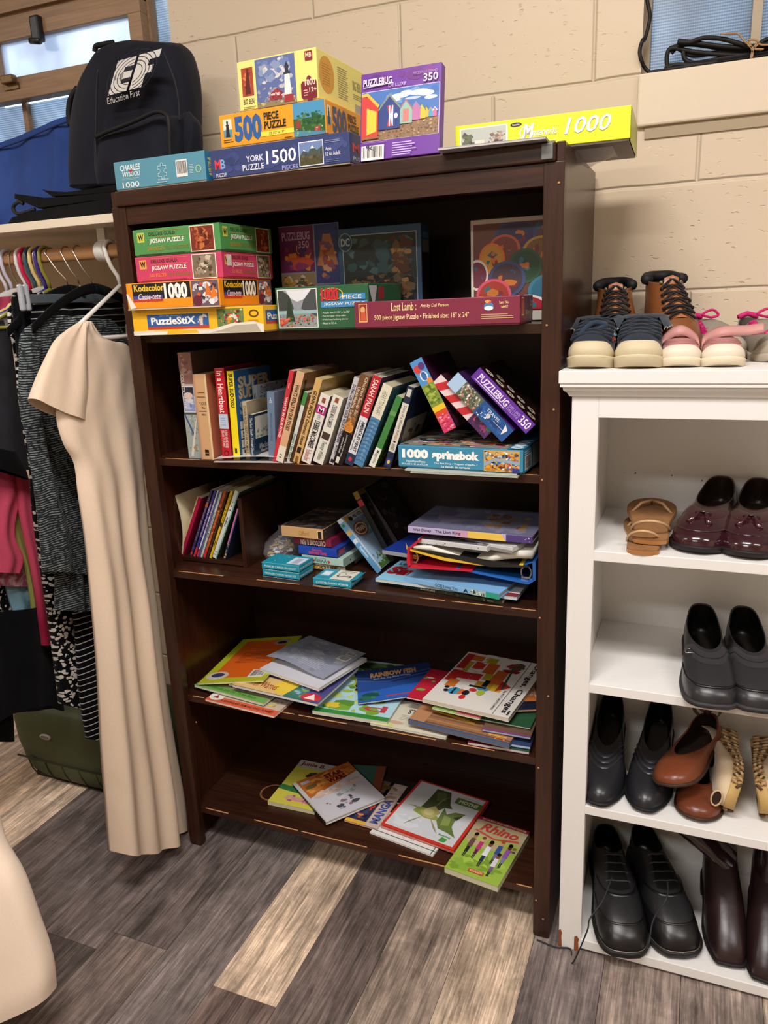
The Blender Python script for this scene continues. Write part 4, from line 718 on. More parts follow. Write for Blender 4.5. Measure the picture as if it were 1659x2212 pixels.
bk('cream and wavy blue thick paperback leaning right', (763,981), (783,988), (828,806), .010, .15, '#4f7fa6', [('r',0,.60,1,1,'#d6d0b6'), ('t',.25,.64,.75,.92,'HEART TO HEART','#6a6f64',3,.2), ('t',.3,.08,.7,.55,'Sharpening the Blades','#8fb2cc',3,.2,.3)]+[('p',[(0,.05+.05*i),(.5,.065+.05*i),(1,.05+.05*i),(1,.065+.05*i),(.5,.08+.05*i),(0,.065+.05*i)],'#3f6f98') for i in range(11)], hard=False, pages='#c0b490', rc=[('r',0,0,1,1,'#45677e')])
bk('green and white children’s paperback leaning right', (796,981), (808,987), (856,829), .012, .15, '#3c7a3c', [('r',0,0,1,.27,'#dcdacb'), ('r',0,.74,1,.8,'#5f8f52'), ('t',.2,.05,.8,.24,'Magnolia','#4a4a44',3,.3)], w=.013, hard=False, rc=[('r',0,0,1,1,'#3f6a30'), ('n',0,.4,1,1,['#7a6a96','#9a8ab0','#4a5a44'],30,.06,3), ('n',0,.05,1,.3,['#a8a83a','#6f7f2c'],16,.05,1)])
bk('navy diary paperback with cream handwritten spine leaning right', (828,984), (842,988), (880,807.5), .010, .15, '#1c2740', [('r',.02,.20,.98,.80,'#cfc9b8'), ('t',.25,.42,.75,.77,'Diary of a Wimpy Kid','#2a2a30',3,.5), ('t',.3,.355,.7,.41,'RODRICK','#a03a30',3,1), ('e',.5,.33,.2,.012,'#2a2a30'), ('t',.25,.22,.75,.30,'KINNEY','#2a2a30',3,.5), ('r',.15,.03,.8,.12,'#26347c'), ('e',.5,.075,.2,.025,'#d8b83a'), ('r',.2,.88,.8,.97,'#c4c0b4')], hard=False, pages='#b7ae98',
   rc=[('r',.1,.08,.9,.6,'#8a8474'), ('n',.12,.1,.88,.55,['#6a6458','#9a9486','#3a3834'],20,.05,2), ('t',.2,.66,.85,.8,'RODRICK RULES','#3a3a54',0,1)])
bk('thin white booklet leaning at the back beyond the navy diary', (858,950), (862,950), (900,822), .12, .12, '#a5a29a', [], w=.006, hard=False)
# booklet lying on the shelf front
q = [(460,986),(684,973),(520.5,966)]
a = at(462,999,2,Z2); b = at(636,1000,2,Z2); c = at(686,971,2,Z2); u = (b-a); w_ = u.length; u.normalize(); n = Vector((0,0,1)).cross(u); dd = (c-b).length
D = n
o = book('booklet', 'open-fronted white booklet with red print lying flat on the second shelf edge', 'booklet', basis(a, Vector((0,0,1)), u, n), .0015, w_, min(dd,.17), '#dcd7d2', hard=False, pages='#4a4642')
art_mb = MB(); Fc = Face((.010,0,0), (0,w_,0), (0,0,min(dd,.17)))
def fl(x, y): return .007+.006*math.sin(math.pi*x*.9)
g = [[(fl(i/8, j/3), w_*i/8, min(dd,.17)*j/3) for j in range(4)] for i in range(9)]
art_mb.loft(g, '#d9d4d0', closed=False); art(art_mb, Face((.0145,w_*.05,.01),(0,w_*.9,0),(0,0,min(dd,.17)-.02)), [('t',.02,.5,.4,.8,'KID ON','#b03a3a',0,1), ('w',.4,.3,.95,.8,7,'#9a6a68'), ('e',.85,.6,.08,.1,'#c0705a'), ('w',.05,.1,.35,.4,4,'#c9a84a')])
art_mb.obj('raised_cover', GLOSS, parent=o)
# leaning puzzle boxes
def leanbox(label, bl, br, tl, y, d, arts, col, th=None, tilt=0):
    a = at(*bl, 1, y); b = at(*br, 1, y); c = at(*tl, 1, y); v = c-a; h = v.length; v.normalize(); u = Vector((v.z, 0, -v.x)); w = th or (b-a).dot(u)
    return pbox(PB, label, 'puzzle box', basis(a, u, Vector((0,1,0)), v), w, d, h, col, arts, tray=None, mat=GLOSS)
leanbox('puzzle box with hot air balloons over a tulip field leaning left', (960,936), (985,914), (885,785), .020, .17,
  {'F': [('r',0,.65,1,1,'#4f8fc8'), ('e',.3,.88,.26,.055,'#c8453a'), ('e',.7,.90,.25,.05,'#5a3a7a'), ('e',.55,.77,.3,.065,'#e0e6ea'), ('e',.55,.77,.2,.06,'#3a6aa8'), ('e',.8,.68,.2,.05,'#e0883a'), ('r',0,.36,1,.66,'#7f9438'), ('n',0,.36,1,.66,['#94a83e','#6a8030','#a9b84c','#4f6a2c'],44,.04,3), ('r',0,.29,1,.36,'#e6c02e'), ('r',0,.22,1,.29,'#d04a30'), ('r',0,0,1,.22,'#c83a64'), ('n',0,.0,1,.24,['#e0608a','#d83a5a','#f0a0b8','#b02a4a','#e86a3a'],60,.02,4)],
   'R': [('r',0,0,1,1,'#2a1020'), ('r',0,.5,1,1,'#3a1430'), ('n',0,0,1,.5,['#5a2040','#7a3050','#3c1c2c'],30,.05,2)]}, '#4f8fc8', th=.026)
leanbox('puzzle box with red and white candy stripes leaning left', (1046,948), (1060,936), (934,828), .020, .17,
  {'F': [('r',0,0,1,1,'#e0c9c9')]+[('p',[(0,.98-.22*i),(1,.88-.22*i),(1,.76-.22*i),(0,.86-.22*i)],'#c02c34') for i in range(3)]+[('r',0,0,1,.33,'#4a2a54'), ('n',0,0,1,.33,['#5c3468','#8a3a6a','#c04a5a','#3c2448'],26,.04,4), ('e',.8,.05,.2,.04,'#3a8a54')], 'R': [('r',0,0,1,1,'#3a1a24'), ('n',0,0,1,1,['#5a2430','#2a1420','#6e3040'],30,.06,6)]}, '#d9b8b8', th=.024)
leanbox('puzzle box with a seaside town and blue harbour leaning left', (1084,955), (1122,929), (965,830), .014, .17,
  {'F': [('r',0,.83,1,1,'#a9c4e0'), ('r',0,.52,1,.84,'#54604c'), ('n',0,.52,1,.84,['#6a7a52','#c9a898','#d8786a','#8a8a80','#3c4a3c','#e0d8cc'],90,.02,3), ('r',0,0,1,.52,'#23508c'), ('n',0,.05,1,.52,['#2c5fa0','#1c4078'],20,.05,5), ('n',.0,.3,.6,.5,['#e8ecee','#c9d2dc'],10,.012,6), ('e',.5,.35,.14,.03,'#c9c4c8'), ('p',[(.25,.08),(.9,.12),(.7,.05)],'#e4e4e6'), ('r',.5,.08,.52,.26,'#e4e4e6'), ('t',.65,.2,.85,.42,'TRAVEL','#c9d2e0',3,1)], 'R': [('r',0,0,1,1,'#3a2050'), ('r',0,0,1,.2,'#5a2f86')]}, '#2c5f9c', th=.031)
leanbox('purple 350 piece puzzle box with white lettering leaning left against the shelf side', (1136,937), (1152,914), (1017,814), .012, .17,
  {'F': [('r',0,0,1,1,'#63309a'), ('t',.25,.42,.8,.93,'PUZZLEBUG','#e6dcec',3,2), ('p',[(.12,.95),(.18,.95),(.18,.42),(.12,.42)],'#d8c9e4'), ('t',.52,.21,.72,.40,'DELUXE','#b49ccc',3,.5), ('t',.25,.21,.45,.40,'DELUXE','#b49ccc',3,.5), ('t',.2,.03,.85,.19,'350','#f0ecf2',3,1)],
   'R': [('r',0,0,1,1,'#22100f'), ('n',0,0,1,1,['#3a1a14','#4a241c','#1a0c0c'],30,.05,4)]+[('e',.12+.17*(i//5),.12+.19*(i % 5)+.06*((i//5) % 2),.05,.07,'#cfc9ae') for i in range(9)]+[('e',.12+.17*(i//5),.12+.19*(i % 5)+.06*((i//5) % 2),.018,.028,'#3a2a20') for i in range(9)]}, '#5a2c8c', th=.024)
# springbok box lying at the right
mw, w, h = fbox((861,1009), (1130,1025), .002, -.010, Z2+.006, h=.043)
pbox(PB, 'blue 1000 piece puzzle box with a shop scene lying under the leaning boxes', 'puzzle box', mw, w, .19, h, '#3a86a6',
  {'F': [('t',.035,.44,.255,.86,'1000','#f4f2ec',0,5), ('t',.285,.36,.665,.84,'springbok','#f4f2ec',0,5), ('t',.07,.26,.23,.36,'Piece/Pièce/Piezas','#e4ece8',0,1), ('t',.03,.14,.25,.23,'24 in x 30 in / 61 cm x 76.2 cm','#e4ece8',0,1), ('t',.30,.22,.65,.32,"The Bait Shop / Magasin d'appâts /",'#e4ece8',0,1), ('t',.36,.09,.59,.19,'La tienda de carnada','#e4ece8',0,1)],
   'T': [('r',.0,.04,.87,1,'#8a8478'), ('n',.0,.04,.87,1,['#3a4a5a','#c9b88a','#a84a3a','#e0d8c4','#6a8a9a','#d08a5a','#2c3034','#c77a9a','#5a7a4a'],260,.05,4), ('r',.88,.0,1,1,'#2f7698'), ('t',.885,.04,.985,.5,'1000','#d8e4e6',3,3)],
   'R': [('r',.0,.0,.35,1,'#3a86a6'), ('bar',.06,.08,.3,.7,True), ('w',.05,.74,.3,.92,2,'#d0dce0'), ('r',.35,.0,1,1,'#9aa49c')]}, tray='#2f6f8c')
mb = MB(); Fp = Face((0,0,0), (w*.275,0,0), (0,0,.039))
art(mb, Fp, [('r',0,0,1,1,'#c9a05a'), ('n',0,0,1,1,['#c24a30','#e8e2d2','#3a6aa8','#2a2a2c','#e0a83a','#6a8a9a','#b0c4cc','#8a5a34'],150,.10,9), ('p',[(0,.2),(.3,.5),(1,.35),(1,.5),(.3,.65),(0,.4)],'#8fa6b2'), ('n',0,0,.6,.4,['#d8a02e','#c87a2a','#54301c'],20,.12,3), ('r',.8,.0,1,.18,'#2c3a8a')])
par = [q_ for q_ in bpy.data.objects if q_.get('label', '').startswith('blue 1000 piece puzzle box with a shop')][0]
po = mb.obj('picture_label', GLOSS, parent=par); po.location = (w*.70, -.0003, .002)
for i, (dx, dy, col, l) in enumerate(((.0,.0,'#b9bdb2','upper pale magazine lying under the blue shop scene box'), (.02,.004,'#9a9f98','lower pale magazine lying under the blue shop scene box'))):
    a = at(880+14*i, 1020, 1, .002); a.z = Z2+.003-.003*i
    book('magazine', l, 'magazine', basis(Vector((a.x, -.012-.006*i, a.z))+Vector((0,.16,0)), Vector((0,0,1)), Vector((0,-1,0)), Vector((1,0,0))), .0027, .16, .215-.01*i, col, hard=False, pages='#c9c9bc')
# ---------------------------------------------------------------- third shelf
Z3 = SH[2]
yr = at(533, 1227, 2, Z3).y
# wooden book rack
rk = thing('book_rack', 'small dark wooden book rack holding thin children’s books on the third shelf', 'book rack', T(0,0,0))
xr = at(532, 1226, 1, yr).x; xl = at(392, 1205, 1, yr).x; zt = at(521, 1077, 1, yr).z
e = MB().box((xr-.008, yr, Z3), (xr+.002, yr+.205, zt), bev=.001); e.obj('end_panel', WOOD_Z, parent=rk)
MB().box((xl-.004, yr+.003, Z3+.002), (xr-.008, yr+.2, Z3+.012), bev=.001).obj('base_board', WOOD_X, parent=rk)
MB().box((xl-.014, yr+.06, Z3), (xl-.004, yr+.2, Z3+.08), bev=.001).obj('end_panel', WOOD_Z, parent=rk)
zb = Z3+.012
def rb(label, bl, br, tl, col, sp, d=.16, dy=.0, pages='#cbbf9f', rc=(), w=None): bk(label, bl, br, tl, yr+.006+dy, d, col, sp, hard=False, z=zb, pages=pages, rc=rc, w=w, name='book')
# curved cream book
mb = MB(); rows = []
for p in smooth([at(u, v, 1, yr+.004) for u, v in ((390,1203),(393,1185),(394,1155),(391,1125),(385,1097),(377,1070))]):
    rows.append([p, p+Vector((.003,-.002,0)), p+Vector((.004,.19,0)), p+Vector((0,.19,0))])
tag(mb.loft(rows, '#c4b794', cap0=True, cap1=True).obj('booklet', MATTE), 'cream soft-covered booklet curling outward at the left of the wooden rack', 'booklet')
rb('crimson thin book standing second in the wooden rack', (389,1203), (404,1201), (428,1080), '#a01c3e', [('r',0,0,.22,1,'#c9a87c')], w=.011)
rb('thin dark purple picture book in the wooden rack beside the crimson one', (410,1202), (418,1202), (455,1060), '#3a3050', [('n',0,0,1,.16,['#c83a3a','#2a5a8a'],8,.02,1), ('t',.2,.25,.8,.9,'THE POLAR BEAR SON','#8a7a9a',3,1), ('r',0,.75,1,.82,'#a8543a')], w=.0062)
rb('thin violet and white picture book in the middle of the wooden rack', (418,1202), (424,1202), (463,1060), '#4a3a8a', [('t',.2,.3,.8,.8,'WHERE THE SIDEWALK','#c9c0d8',3,1), ('r',0,0,1,.14,'#c9303a')], w=.0055)
rb('thin white picture book with blue back in the middle of the wooden rack', (425,1202), (432,1202), (470,1060), '#cdd2d6', [('r',.55,0,1,1,'#2f4f8f'), ('t',.1,.4,.5,.8,'FARM TALES','#a0303a',3,1), ('r',0,.0,.55,.12,'#c9303a')], w=.0065)
rb('thin pale grey picture book right of the blue and white one in the rack', (433,1201), (438,1202), (476,1060), '#bfc3c4', [('t',.2,.3,.8,.7,'CANDLES','#4a5a4a',3,1)], w=.0048)
rb('thin orange picture book in the wooden rack', (439,1202), (446,1202), (484,1059), '#b5552a', [('n',0,.2,1,.9,['#d8822e','#8a3a24','#5a2a1c'],20,.02,2), ('r',0,0,1,.13,'#c9303a')], w=.006)
rb('thin dark brown picture book between the orange and yellow ones in the rack', (446,1202), (451,1202), (489,1059), '#3f2a20', [('n',0,.1,1,.9,['#6a4a34','#2c1c16'],12,.02,2)], w=.0045)
rb('thin yellow picture book in the wooden rack', (452,1201), (458,1201), (498,1056), '#d6b01e', [('t',.2,.55,.8,.95,'The Very Busy Bee','#3a3018',3,1), ('r',0,.48,1,.54,'#2a2420'), ('w',.3,.1,.7,.4,1,'#4a3c18')], w=.0055)
rb('wide white and teal picture book near the right of the wooden rack', (459,1203), (470,1204), (508,1059), '#cfd8d2', [('r',.75,0,1,1,'#6fa39a'), ('e',.4,.78,.12,.01,'#c8503a'), ('e',.4,.72,.12,.01,'#2a2a2c'), ('e',.4,.84,.12,.01,'#3a8a5a'), ('t',.2,.48,.6,.62,'ANIMALS','#3a3a40',3,1), ('w',.2,.04,.7,.12,2,'#8aa0a0')], rc=[('r',0,0,1,1,'#3a4430')], w=.0115)
rb('thin pink-spined navy book leaning at the right end of the wooden rack', (482,1204), (487,1204), (512,1095), '#25304e', [('r',0,.3,.6,1,'#b86a9a'), ('n',0,0,1,.35,['#c9b060','#8a8a4a','#4a6a5a'],10,.02,2)], d=.13, rc=[('r',0,0,1,1,'#1e2c4c')], w=.006)
# bag of loose pieces
bg_ = thing('bag', 'clear plastic bag of loose puzzle pieces left of the stacked video cassettes', 'bag', T(0,0,0))
bc_ = at(603, 1205, 2, Z3); bc_.y += .02; cx, cy = bc_.x+.0, bc_.y
rnd = random.Random(12); mb = MB(); pc = ['#c9a878','#b8946a','#d8c8a8','#e8e6e0','#3a7a4a','#4a3a8a','#2a5a9a','#d8b83a','#e8e8e8','#c9a878','#a88458','#7a3a3a']
for i in range(110):
    a = rnd.random()*6.28; r_ = math.sqrt(rnd.random()); zz = rnd.random(); x = cx+.042*r_*math.cos(a)*(1-.45*zz); y = cy+.035*r_*math.sin(a)*(1-.4*zz); z = Z3+.003+.052*zz*(1-.55*r_)
    M_ = Matrix.Rotation(rnd.random()*6, 3, 'Z') @ Matrix.Rotation(rnd.uniform(-.7,.7), 3, 'X'); s_ = .0062
    P = [Vector((x,y,z))+M_ @ Vector(q)*s_ for q in ((-1,-.8,0),(-.3,-.8,0),(0,-1.2,0),(.3,-.8,0),(1,-.8,0),(1,-.2,0),(1.35,0,0),(1,.2,0),(1,.8,0),(-1,.8,0))]
    Q = [p+M_ @ Vector((0,0,.0018)) for p in P]; n = len(P); c = rnd.choice(pc)
    mb.add(P+Q, [tuple(range(n))[::-1], tuple(range(n, 2*n))]+[(k, (k+1) % n, n+(k+1) % n, n+k) for k in range(n)], c)
pp = mb.obj('puzzle_pieces', MATTE, parent=bg_); pp['kind'] = 'stuff'
mb = MB(); rings = []
for i in range(9):
    t = i/8; rr_ = [1.05,1.12,1.12,1.05,.92,.74,.52,.34,.42][i]; ring_ = []
    for k in range(28):
        a = 6.2832*k/28; w_ = 1+.06*math.sin(5*a+i)+.05*math.sin(9*a-2*i)
        ring_.append((cx+.045*rr_*w_*math.cos(a)+.012*t, cy+.037*rr_*w_*math.sin(a), Z3+.001+.074*t+.004*math.sin(4*a)*t))
    rings.append(ring_)
film, n_, l_, b_ = newmat('thin_plastic_film'); setp(b_, .08, spec=.8); b_.inputs['Alpha'].default_value = .16; b_.inputs['Base Color'].default_value = (.9,.9,.92,1)
mb.loft(rings, cap0=True, cap1=True).obj('plastic_bag', film, parent=bg_)
# stacked video cassettes in sleeves
def fspine(name, label, cat, pl, pr, y, z, th, d, col, sp, rc=(), rb_=None, mat=None, pages='#d9d2bf', hard=True, yr_=None, rends=()):
    a = at(*pl, 1, y); b = at(*pr, 1, yr_ if yr_ is not None else y); a.z = b.z = z
    v = (a-b); h = v.length; v.normalize(); U = Vector((0,0,1)); D = v.cross(U)
    return book(name, label, cat, basis(b, U, D, v), th, d, h, col, sp, rc, (), pages, hard=hard, mat=mat)
def vhs(label, pl, pr, y, z, th, col, F, R=(), Tt=(), d=.185, yr_=None):
    mw, w, _ = fbox(pl, pr, y, y if yr_ is None else yr_, z, h=th)
    o = pbox('video_cassette', label, 'video cassette', mw, w, d, th, col, {'F': F, 'R': R, 'T': Tt}, tray=None, bev=.0008)
    return o
yv = at(676, 1231, 2, Z3).y
vhs('cream video cassette box with brown lettering at the bottom of the cassette stack', (655,1231), (746,1229), yv, Z3, .0155, '#d8cbaa', [('t',.22,.2,.82,.85,'ZOO LIFE','#6a4a24',0,4), ('t',.22,.3,.42,.75,'oo','#c28a2c',0,3)], [('r',0,0,.28,1,'#2a2624')], yr_=yv+.002)
vhs('pale green video cassette box second from the bottom of the stack', (652,1204), (741,1214), yv-.002, Z3+.016, .0195, '#a9c4b8', [('t',.30,.28,.62,.80,'Willy','#3f7a6a',2,2), ('t',.32,.72,.60,.9,'The Sparrow','#4a6a60',2,.5), ('p',[(.24,.5),(.28,.65),(.32,.5),(.28,.25)],'#c23a44'), ('p',[(.62,.5),(.66,.65),(.70,.5),(.66,.25)],'#c23a44')], [('r',.0,.0,.6,1,'#98b4a8'), ('n',.15,.3,.4,.7,['#2a2c2c'],4,.1,2)], yr_=yv-.009)
vhs('deep blue video cassette box with red lettering in the middle of the stack', (644,1182), (727,1191), yv-.004, Z3+.036, .0205, '#1c3fa0', [('t',.36,.58,.62,.80,'THE LAND','#d8404a',0,2), ('t',.28,.2,.74,.5,'BEFORE TIME','#d8404a',0,2)], [('r',0,0,1,1,'#24356e'), ('t',.05,.2,.2,.8,'TIME','#c8404a',1,2)], yr_=yv-.010)
vhs('maroon video cassette box with upside down lettering, second from the top of the stack', (633,1157), (715,1166), yv+.002, Z3+.057, .0185, '#7a1f38', [('t',.2,.1,.85,.75,'CARTOONS R FUN','#e0d2b8',2,2), ('w',.3,.78,.6,.88,1,'#c9a890')], [('r',.0,.0,.4,1,'#7a1f38'), ('r',.4,0,1,1,'#5a1a2c')], yr_=yv-.004)
o = vhs('tan clamshell video cassette box on top of the cassette stack', (607,1137), (697,1143), yv-.010, Z3+.0765, .0255, '#c29a68', [('t',.42,.3,.66,.72,'Clifford','#a9804e',0,1), ('r',.86,.12,.98,.88,'#e0c090'), ('r',.88,.15,.965,.80,'#231e1c')], [('r',0,0,1,1,'#3a3230'), ('n',0,.1,.6,.9,['#6a5a50','#8a7a6a'],8,.08,2)], [('r',.02,.02,.98,.98,'#3c3230'), ('n',.02,.02,.98,.98,['#54403a','#6a5648','#2c2624','#46505a'],60,.06,2)], yr_=yv-.016)
# card boxes
TEAL = '#1c8ea6'
def deck(label, pl, pr, y, yr_, z, txt_rot, top, open_=False):
    mw, w, _ = fbox(pl, pr, y, yr_, z, h=.0165)
    tx = [('t',.07,.36,.93,.64,'PREMIUM CASINO PRODUCT','#d4e4e6',txt_rot,1), ('r',0,0,1,.03,'#bfe0e4'), ('r',0,.96,1,1,'#8fd0da')]
    o = pbox('card_box', label, 'card box', mw, w, .062, .0165, TEAL, {'F': tx, 'R': [('t',.08,.36,.92,.64,'PREMIUM CASINO PRODUCT','#d4e4e6',0,1), ('r',0,0,.02,1,'#bfe0e4')], 'T': top}, tray=None, bev=.0006)
    return o, w
z3 = Z3
y1 = at(568,1244,2,Z3).y; 
deck('lower teal playing card box of the pair beside the cassettes', (568,1244), (646,1253), y1, y1-.006, Z3, 0, [])
deck('upper teal playing card box of the pair, with a white window label on top', (566.5,1230), (646,1239), y1, y1-.005, Z3+.0168, 0, [('r',.62,.12,.97,.82,'#d4d8e0'), ('r',.72,.2,.88,.72,'#aab2c4'), ('n',.2,.2,.55,.9,['#c9d2c8','#c8404a','#e0c84a'],7,.03,2)])
y2 = at(677,1263.5,2,Z3).y
o, w = deck('single teal playing card box with its end flap open near the shelf edge', (677,1264), (758,1269), y2, y2-.001, Z3, 2, [('r',.08,.3,.32,.8,'#9ac8d8'), ('r',.11,.4,.29,.7,'#dfe8ea'), ('r',.42,.05,.95,.98,'#dcd6c4'), ('t',.5,.3,.9,.5,'S','#3a3a34',1,.2), ('o',.6,.6,.1,.12,.2,'#6a6a5c'), ('w',.5,.7,.9,.95,2,'#8a8a7c')])
f = MB(); n = 7
f.loft([[(w+.012*math.sin(t*1.4), .006+.05*u_+(0 if t < 1 else 0), .0165+.006*t-.002*t*t) for u_ in [i/6 for i in range(7)]] for t in (0, .4, .8, 1.2)], TEAL, closed=False).obj('end_flap', CARD, parent=o)
# DVD cases
def dvd(label, bl, tl, y, z, R, F, col, d=.135, th=.0135, h=None):
    a = at(*bl, 1, y); c = at(*tl, 1, y); v = c-a; h = h or v.length; v.normalize(); u = Vector((v.z, 0, -v.x))
    if z is not None: a.z = z+max(0, -u.z*th)
    return pbox('dvd_case', label, 'dvd case', basis(a, u, Vector((0,1,0)), v), th, d, h, col, {'F': F, 'R': R}, tray=None, mat=GLOSS, bev=.0015)
yd = at(824,1240,2,Z3).y
dvd('light blue children’s dvd case leaning left against the video cassettes', (815,1237), (727,1124), yd, Z3,
  [('r',.05,.03,.97,.98,'#9fc0da'), ('r',.05,.55,.97,.98,'#7a96ae'), ('n',.05,.45,.97,.9,['#8fb0cc','#b4cce0','#a8bccc'],24,.05,2), ('r',.05,.90,.97,.98,'#c9a24a'), ('r',.2,.87,.7,.96,'#ccd6dc'), ('t',.34,.885,.68,.945,'PBS KIDS','#26302c',0,3), ('e',.24,.91,.07,.04,'#23302a'), ('e',.32,.70,.24,.12,'#8a4a30'), ('e',.32,.70,.21,.10,'#d9c6b0'), ('e',.32,.70,.17,.08,'#8a4a30'), ('t',.18,.665,.46,.735,'TRAIN','#e8dccb',0,3), ('p',[(.5,.78),(.9,.84),(.92,.80),(.52,.73)],'#8fa08a'),
   ('r',.05,.03,.97,.12,'#4f7a3a'), ('n',.05,.03,.97,.3,['#5f8f4a','#3f6a3a','#7aa05a','#c9d2b0','#6a8ab0'],40,.03,4)],
  [('r',0,0,1,.93,'#5f9ac4'), ('t',.25,.28,.8,.48,'Explorers','#e4ecf2',3,1), ('r',.1,.55,.9,.62,'#c9d4dc'), ('r',.1,.7,.9,.78,'#c9a24a'), ('e',.5,.88,.3,.025,'#3a7a3a')], '#cddbe6')
dvd('dark dvd case with a faded picture leaning behind the light blue one', (866,1200), (790,1080), yd+.09, None, [('r',.05,.03,.97,.97,'#3a3036'), ('n',.05,.03,.97,.97,['#5a4a3a','#4a3a4a','#6a5a54','#2a2a30'],50,.06,3)], [('r',0,0,1,1,'#4a4044')], '#16161a', h=.175)
dvd('black dvd case with a yellow strip leaning behind the light blue one', (842,1215), (764,1070), yd+.055, None, [('r',.0,.0,1,1,'#1c1a1e'), ('r',.0,.93,1,1,'#8a702a'), ('n',.05,.1,.97,.9,['#3a3028','#5a4030','#241f22'],20,.06,1)], [('r',0,0,1,1,'#1c1a1c'), ('r',0,.9,1,1,'#a08030'), ('r',0,.8,1,.88,'#a8303a')], '#1c1a1c', h=.178)
# right hand pile

def slabmb(px, y, d, col, mb=None):
    P = [at(u, v, 1, y) for u, v in px]; n = len(P); Q = [p+Vector((0,d,0)) for p in P]; mb = mb or MB()
    return mb.add(P+Q, [tuple(range(n))[::-1], tuple(range(n, 2*n))]+[(k, n+k, n+(k+1) % n, (k+1) % n) for k in range(n)][::1], col)
XR = BW-.0155
fl4 = [(816,1254), (1090,1302), (1130,1262), (860,1214)]
mwf, w, h = flat([(818,1256),(1086,1303),(1140,1262),(868,1216)], Z3+.007, .0065)
fspine('book', 'dark green survival book at the bottom of the right-hand pile on the third shelf', 'book', (818,1259), (1084,1306), at(818,1259,2,Z3).y, Z3, .0075, .20, '#3a4230', [('t',.2,.52,.8,.64,'SURVIVAL!','#d8d8c4',3,3), ('t',.3,.06,.8,.14,'Scholastic','#b8b8a4',3,1), ('n',0,0,1,1,['#4a5238','#2c3426','#5c6448'],20,.01,1)], hard=False, yr_=at(1084,1306,2,Z3).y, pages='#a0978a')
mwf, w, h = flat([(814,1250),(1118,1291),(1150,1248),(866,1208)], Z3+.0165, .0065)
book('book', 'large light blue singing picture book with bold red title on the third shelf', 'book', mwf, .0065, w, h, '#8cc4e4', [], [('r',0,0,.9,1,'#8fcbe8'), ('n',0,.2,.9,1,['#a8d8ee','#7abade','#c4e4f2'],20,.1,2), ('t',.015,.18,.28,.70,'Sing','#c8242e',0,5), ('t',.03,.78,.2,.92,'Let me','#2a4a7a',0,1), ('e',.52,.5,.14,.3,'#b56a3a'), ('e',.52,.5,.09,.2,'#d8a078'), ('p',[(.3,.1),(.42,.4),(.5,.36),(.48,.12)],'#d8a03a'), ('r',.35,0,.86,.26,'#6aa03a'), ('n',.35,0,.86,.3,['#86b84a','#4f8430','#a0c860'],30,.06,3), ('r',.88,0,1,1,'#dcdcdc'), ('r',.9,0,1,.14,'#8a3030')], hard=False, pages='#d6d2c8')
fspine('book', 'pale blue picture book with a plaid and green spine end under the binders', 'book', (873,1216), (1078,1268), .050, Z3+.017, .0115, .15, '#7fb2dc', [('t',.2,.42,.8,.66,'GOD Loves You','#3a4a6a',3,1), ('r',0,0,1,.13,'#2f9a7e'), ('r',0,.13,1,.29,'#9fb4ac'), ('n',0,.13,1,.29,['#4a5a50','#e4e8e0','#2c3a34'],24,.01,2), ('t',.2,.31,.8,.36,'A','#1c2430',3,3)], yr_=.008, pages='#c9c9c0')
ob = fspine('book', 'dark blue thin book with an orange label sticking out left of the red binder', 'book', (826,1190), (905,1209), .060, at(826,1190,1,.06).z-.006, .0085, .12, '#1c2f78', [('r',0,0,1,1,'#8f9298'), ('r',0,.0,1,.32,'#d88a2c'), ('t',.15,.05,.85,.24,'Animals','#2a2420',3,1)], [('r',0,0,1,1,'#1f3a94'), ('p',[(.1,.3),(.5,.75),(.2,.5)],'#d8b04a')], yr_=.045)
# binders
def binder(label, px_bottom, px_spine, px_top, y, d, col, ring_px, flip):
    t = thing('ring_binder', label, 'binder', T(0,0,0))
    slabmb(px_bottom, y, d, col).obj('lower_cover', GLOSS, parent=t); slabmb(px_spine, y, d, col).obj('spine', GLOSS, parent=t); slabmb(px_top, y, d, col).obj('upper_cover', GLOSS, parent=t)
    for k in range(2):
        c = at(*ring_px, 1, y+.015+.07*k); mb = MB(); pts = [c+Vector((.010*math.cos(a), 0, .013*math.sin(a))) for a in [i*6.2832/14 for i in range(14)]]
        mb.tube(pts, .0022, closed=True); mb.box((c.x-.009, c.y-.004, c.z-.012), (c.x+.009, c.y+.004, c.z-.008)); mb.obj('ring', plain('nickel', '#b5a89a', .3, metal=1) if 'nickel' not in bpy.data.materials else bpy.data.materials['nickel'], parent=t)
    return t
yb = .030
binder('red ring binder squeezed open in the pile, its spine facing left', [(884,1222),(1020,1232),(1020,1235),(882,1227)], [(880,1186),(884,1184),(887,1223),(882,1227),(878,1215)], [(881,1184),(905,1165),(908,1168),(886,1188)], yb, .17, '#c01c34', (893,1203), False)
binder('blue ring binder with its rounded spine facing right at the pile edge', [(985,1227),(1139,1257),(1152,1250),(1156,1254),(1141,1263),(985,1230)], [(1150,1216),(1157,1213),(1157,1254),(1151,1251)], [(1120,1222),(1151,1213),(1156,1214),(1124,1225)], yb+.004, .17, '#1c62b4', (1137,1236), True)
tag(slabmb([(886,1187),(960,1205),(1040,1217),(1130,1221),(1130,1224),(1040,1222),(958,1211),(886,1190)], yb-.002, .18, '#e0b42c').obj('folder', MATTE), 'yellow card folder held inside the red binder', 'folder')
tag(slabmb([(888,1184),(950,1194),(1140,1224),(1143,1226),(1060,1225),(950,1200)], yb-.003, .17, '#23211f').obj('folder', MATTE), 'black paper folder with white edges above the yellow one', 'folder')
mb = MB(); rows = []
pxw = [(893,1180,0), (930,1180,3), (965,1190,5), (1000,1202,6), (1035,1206,5), (1060,1203,3), (1090,1195,6), (1120,1190,9), (1150,1188,12)]
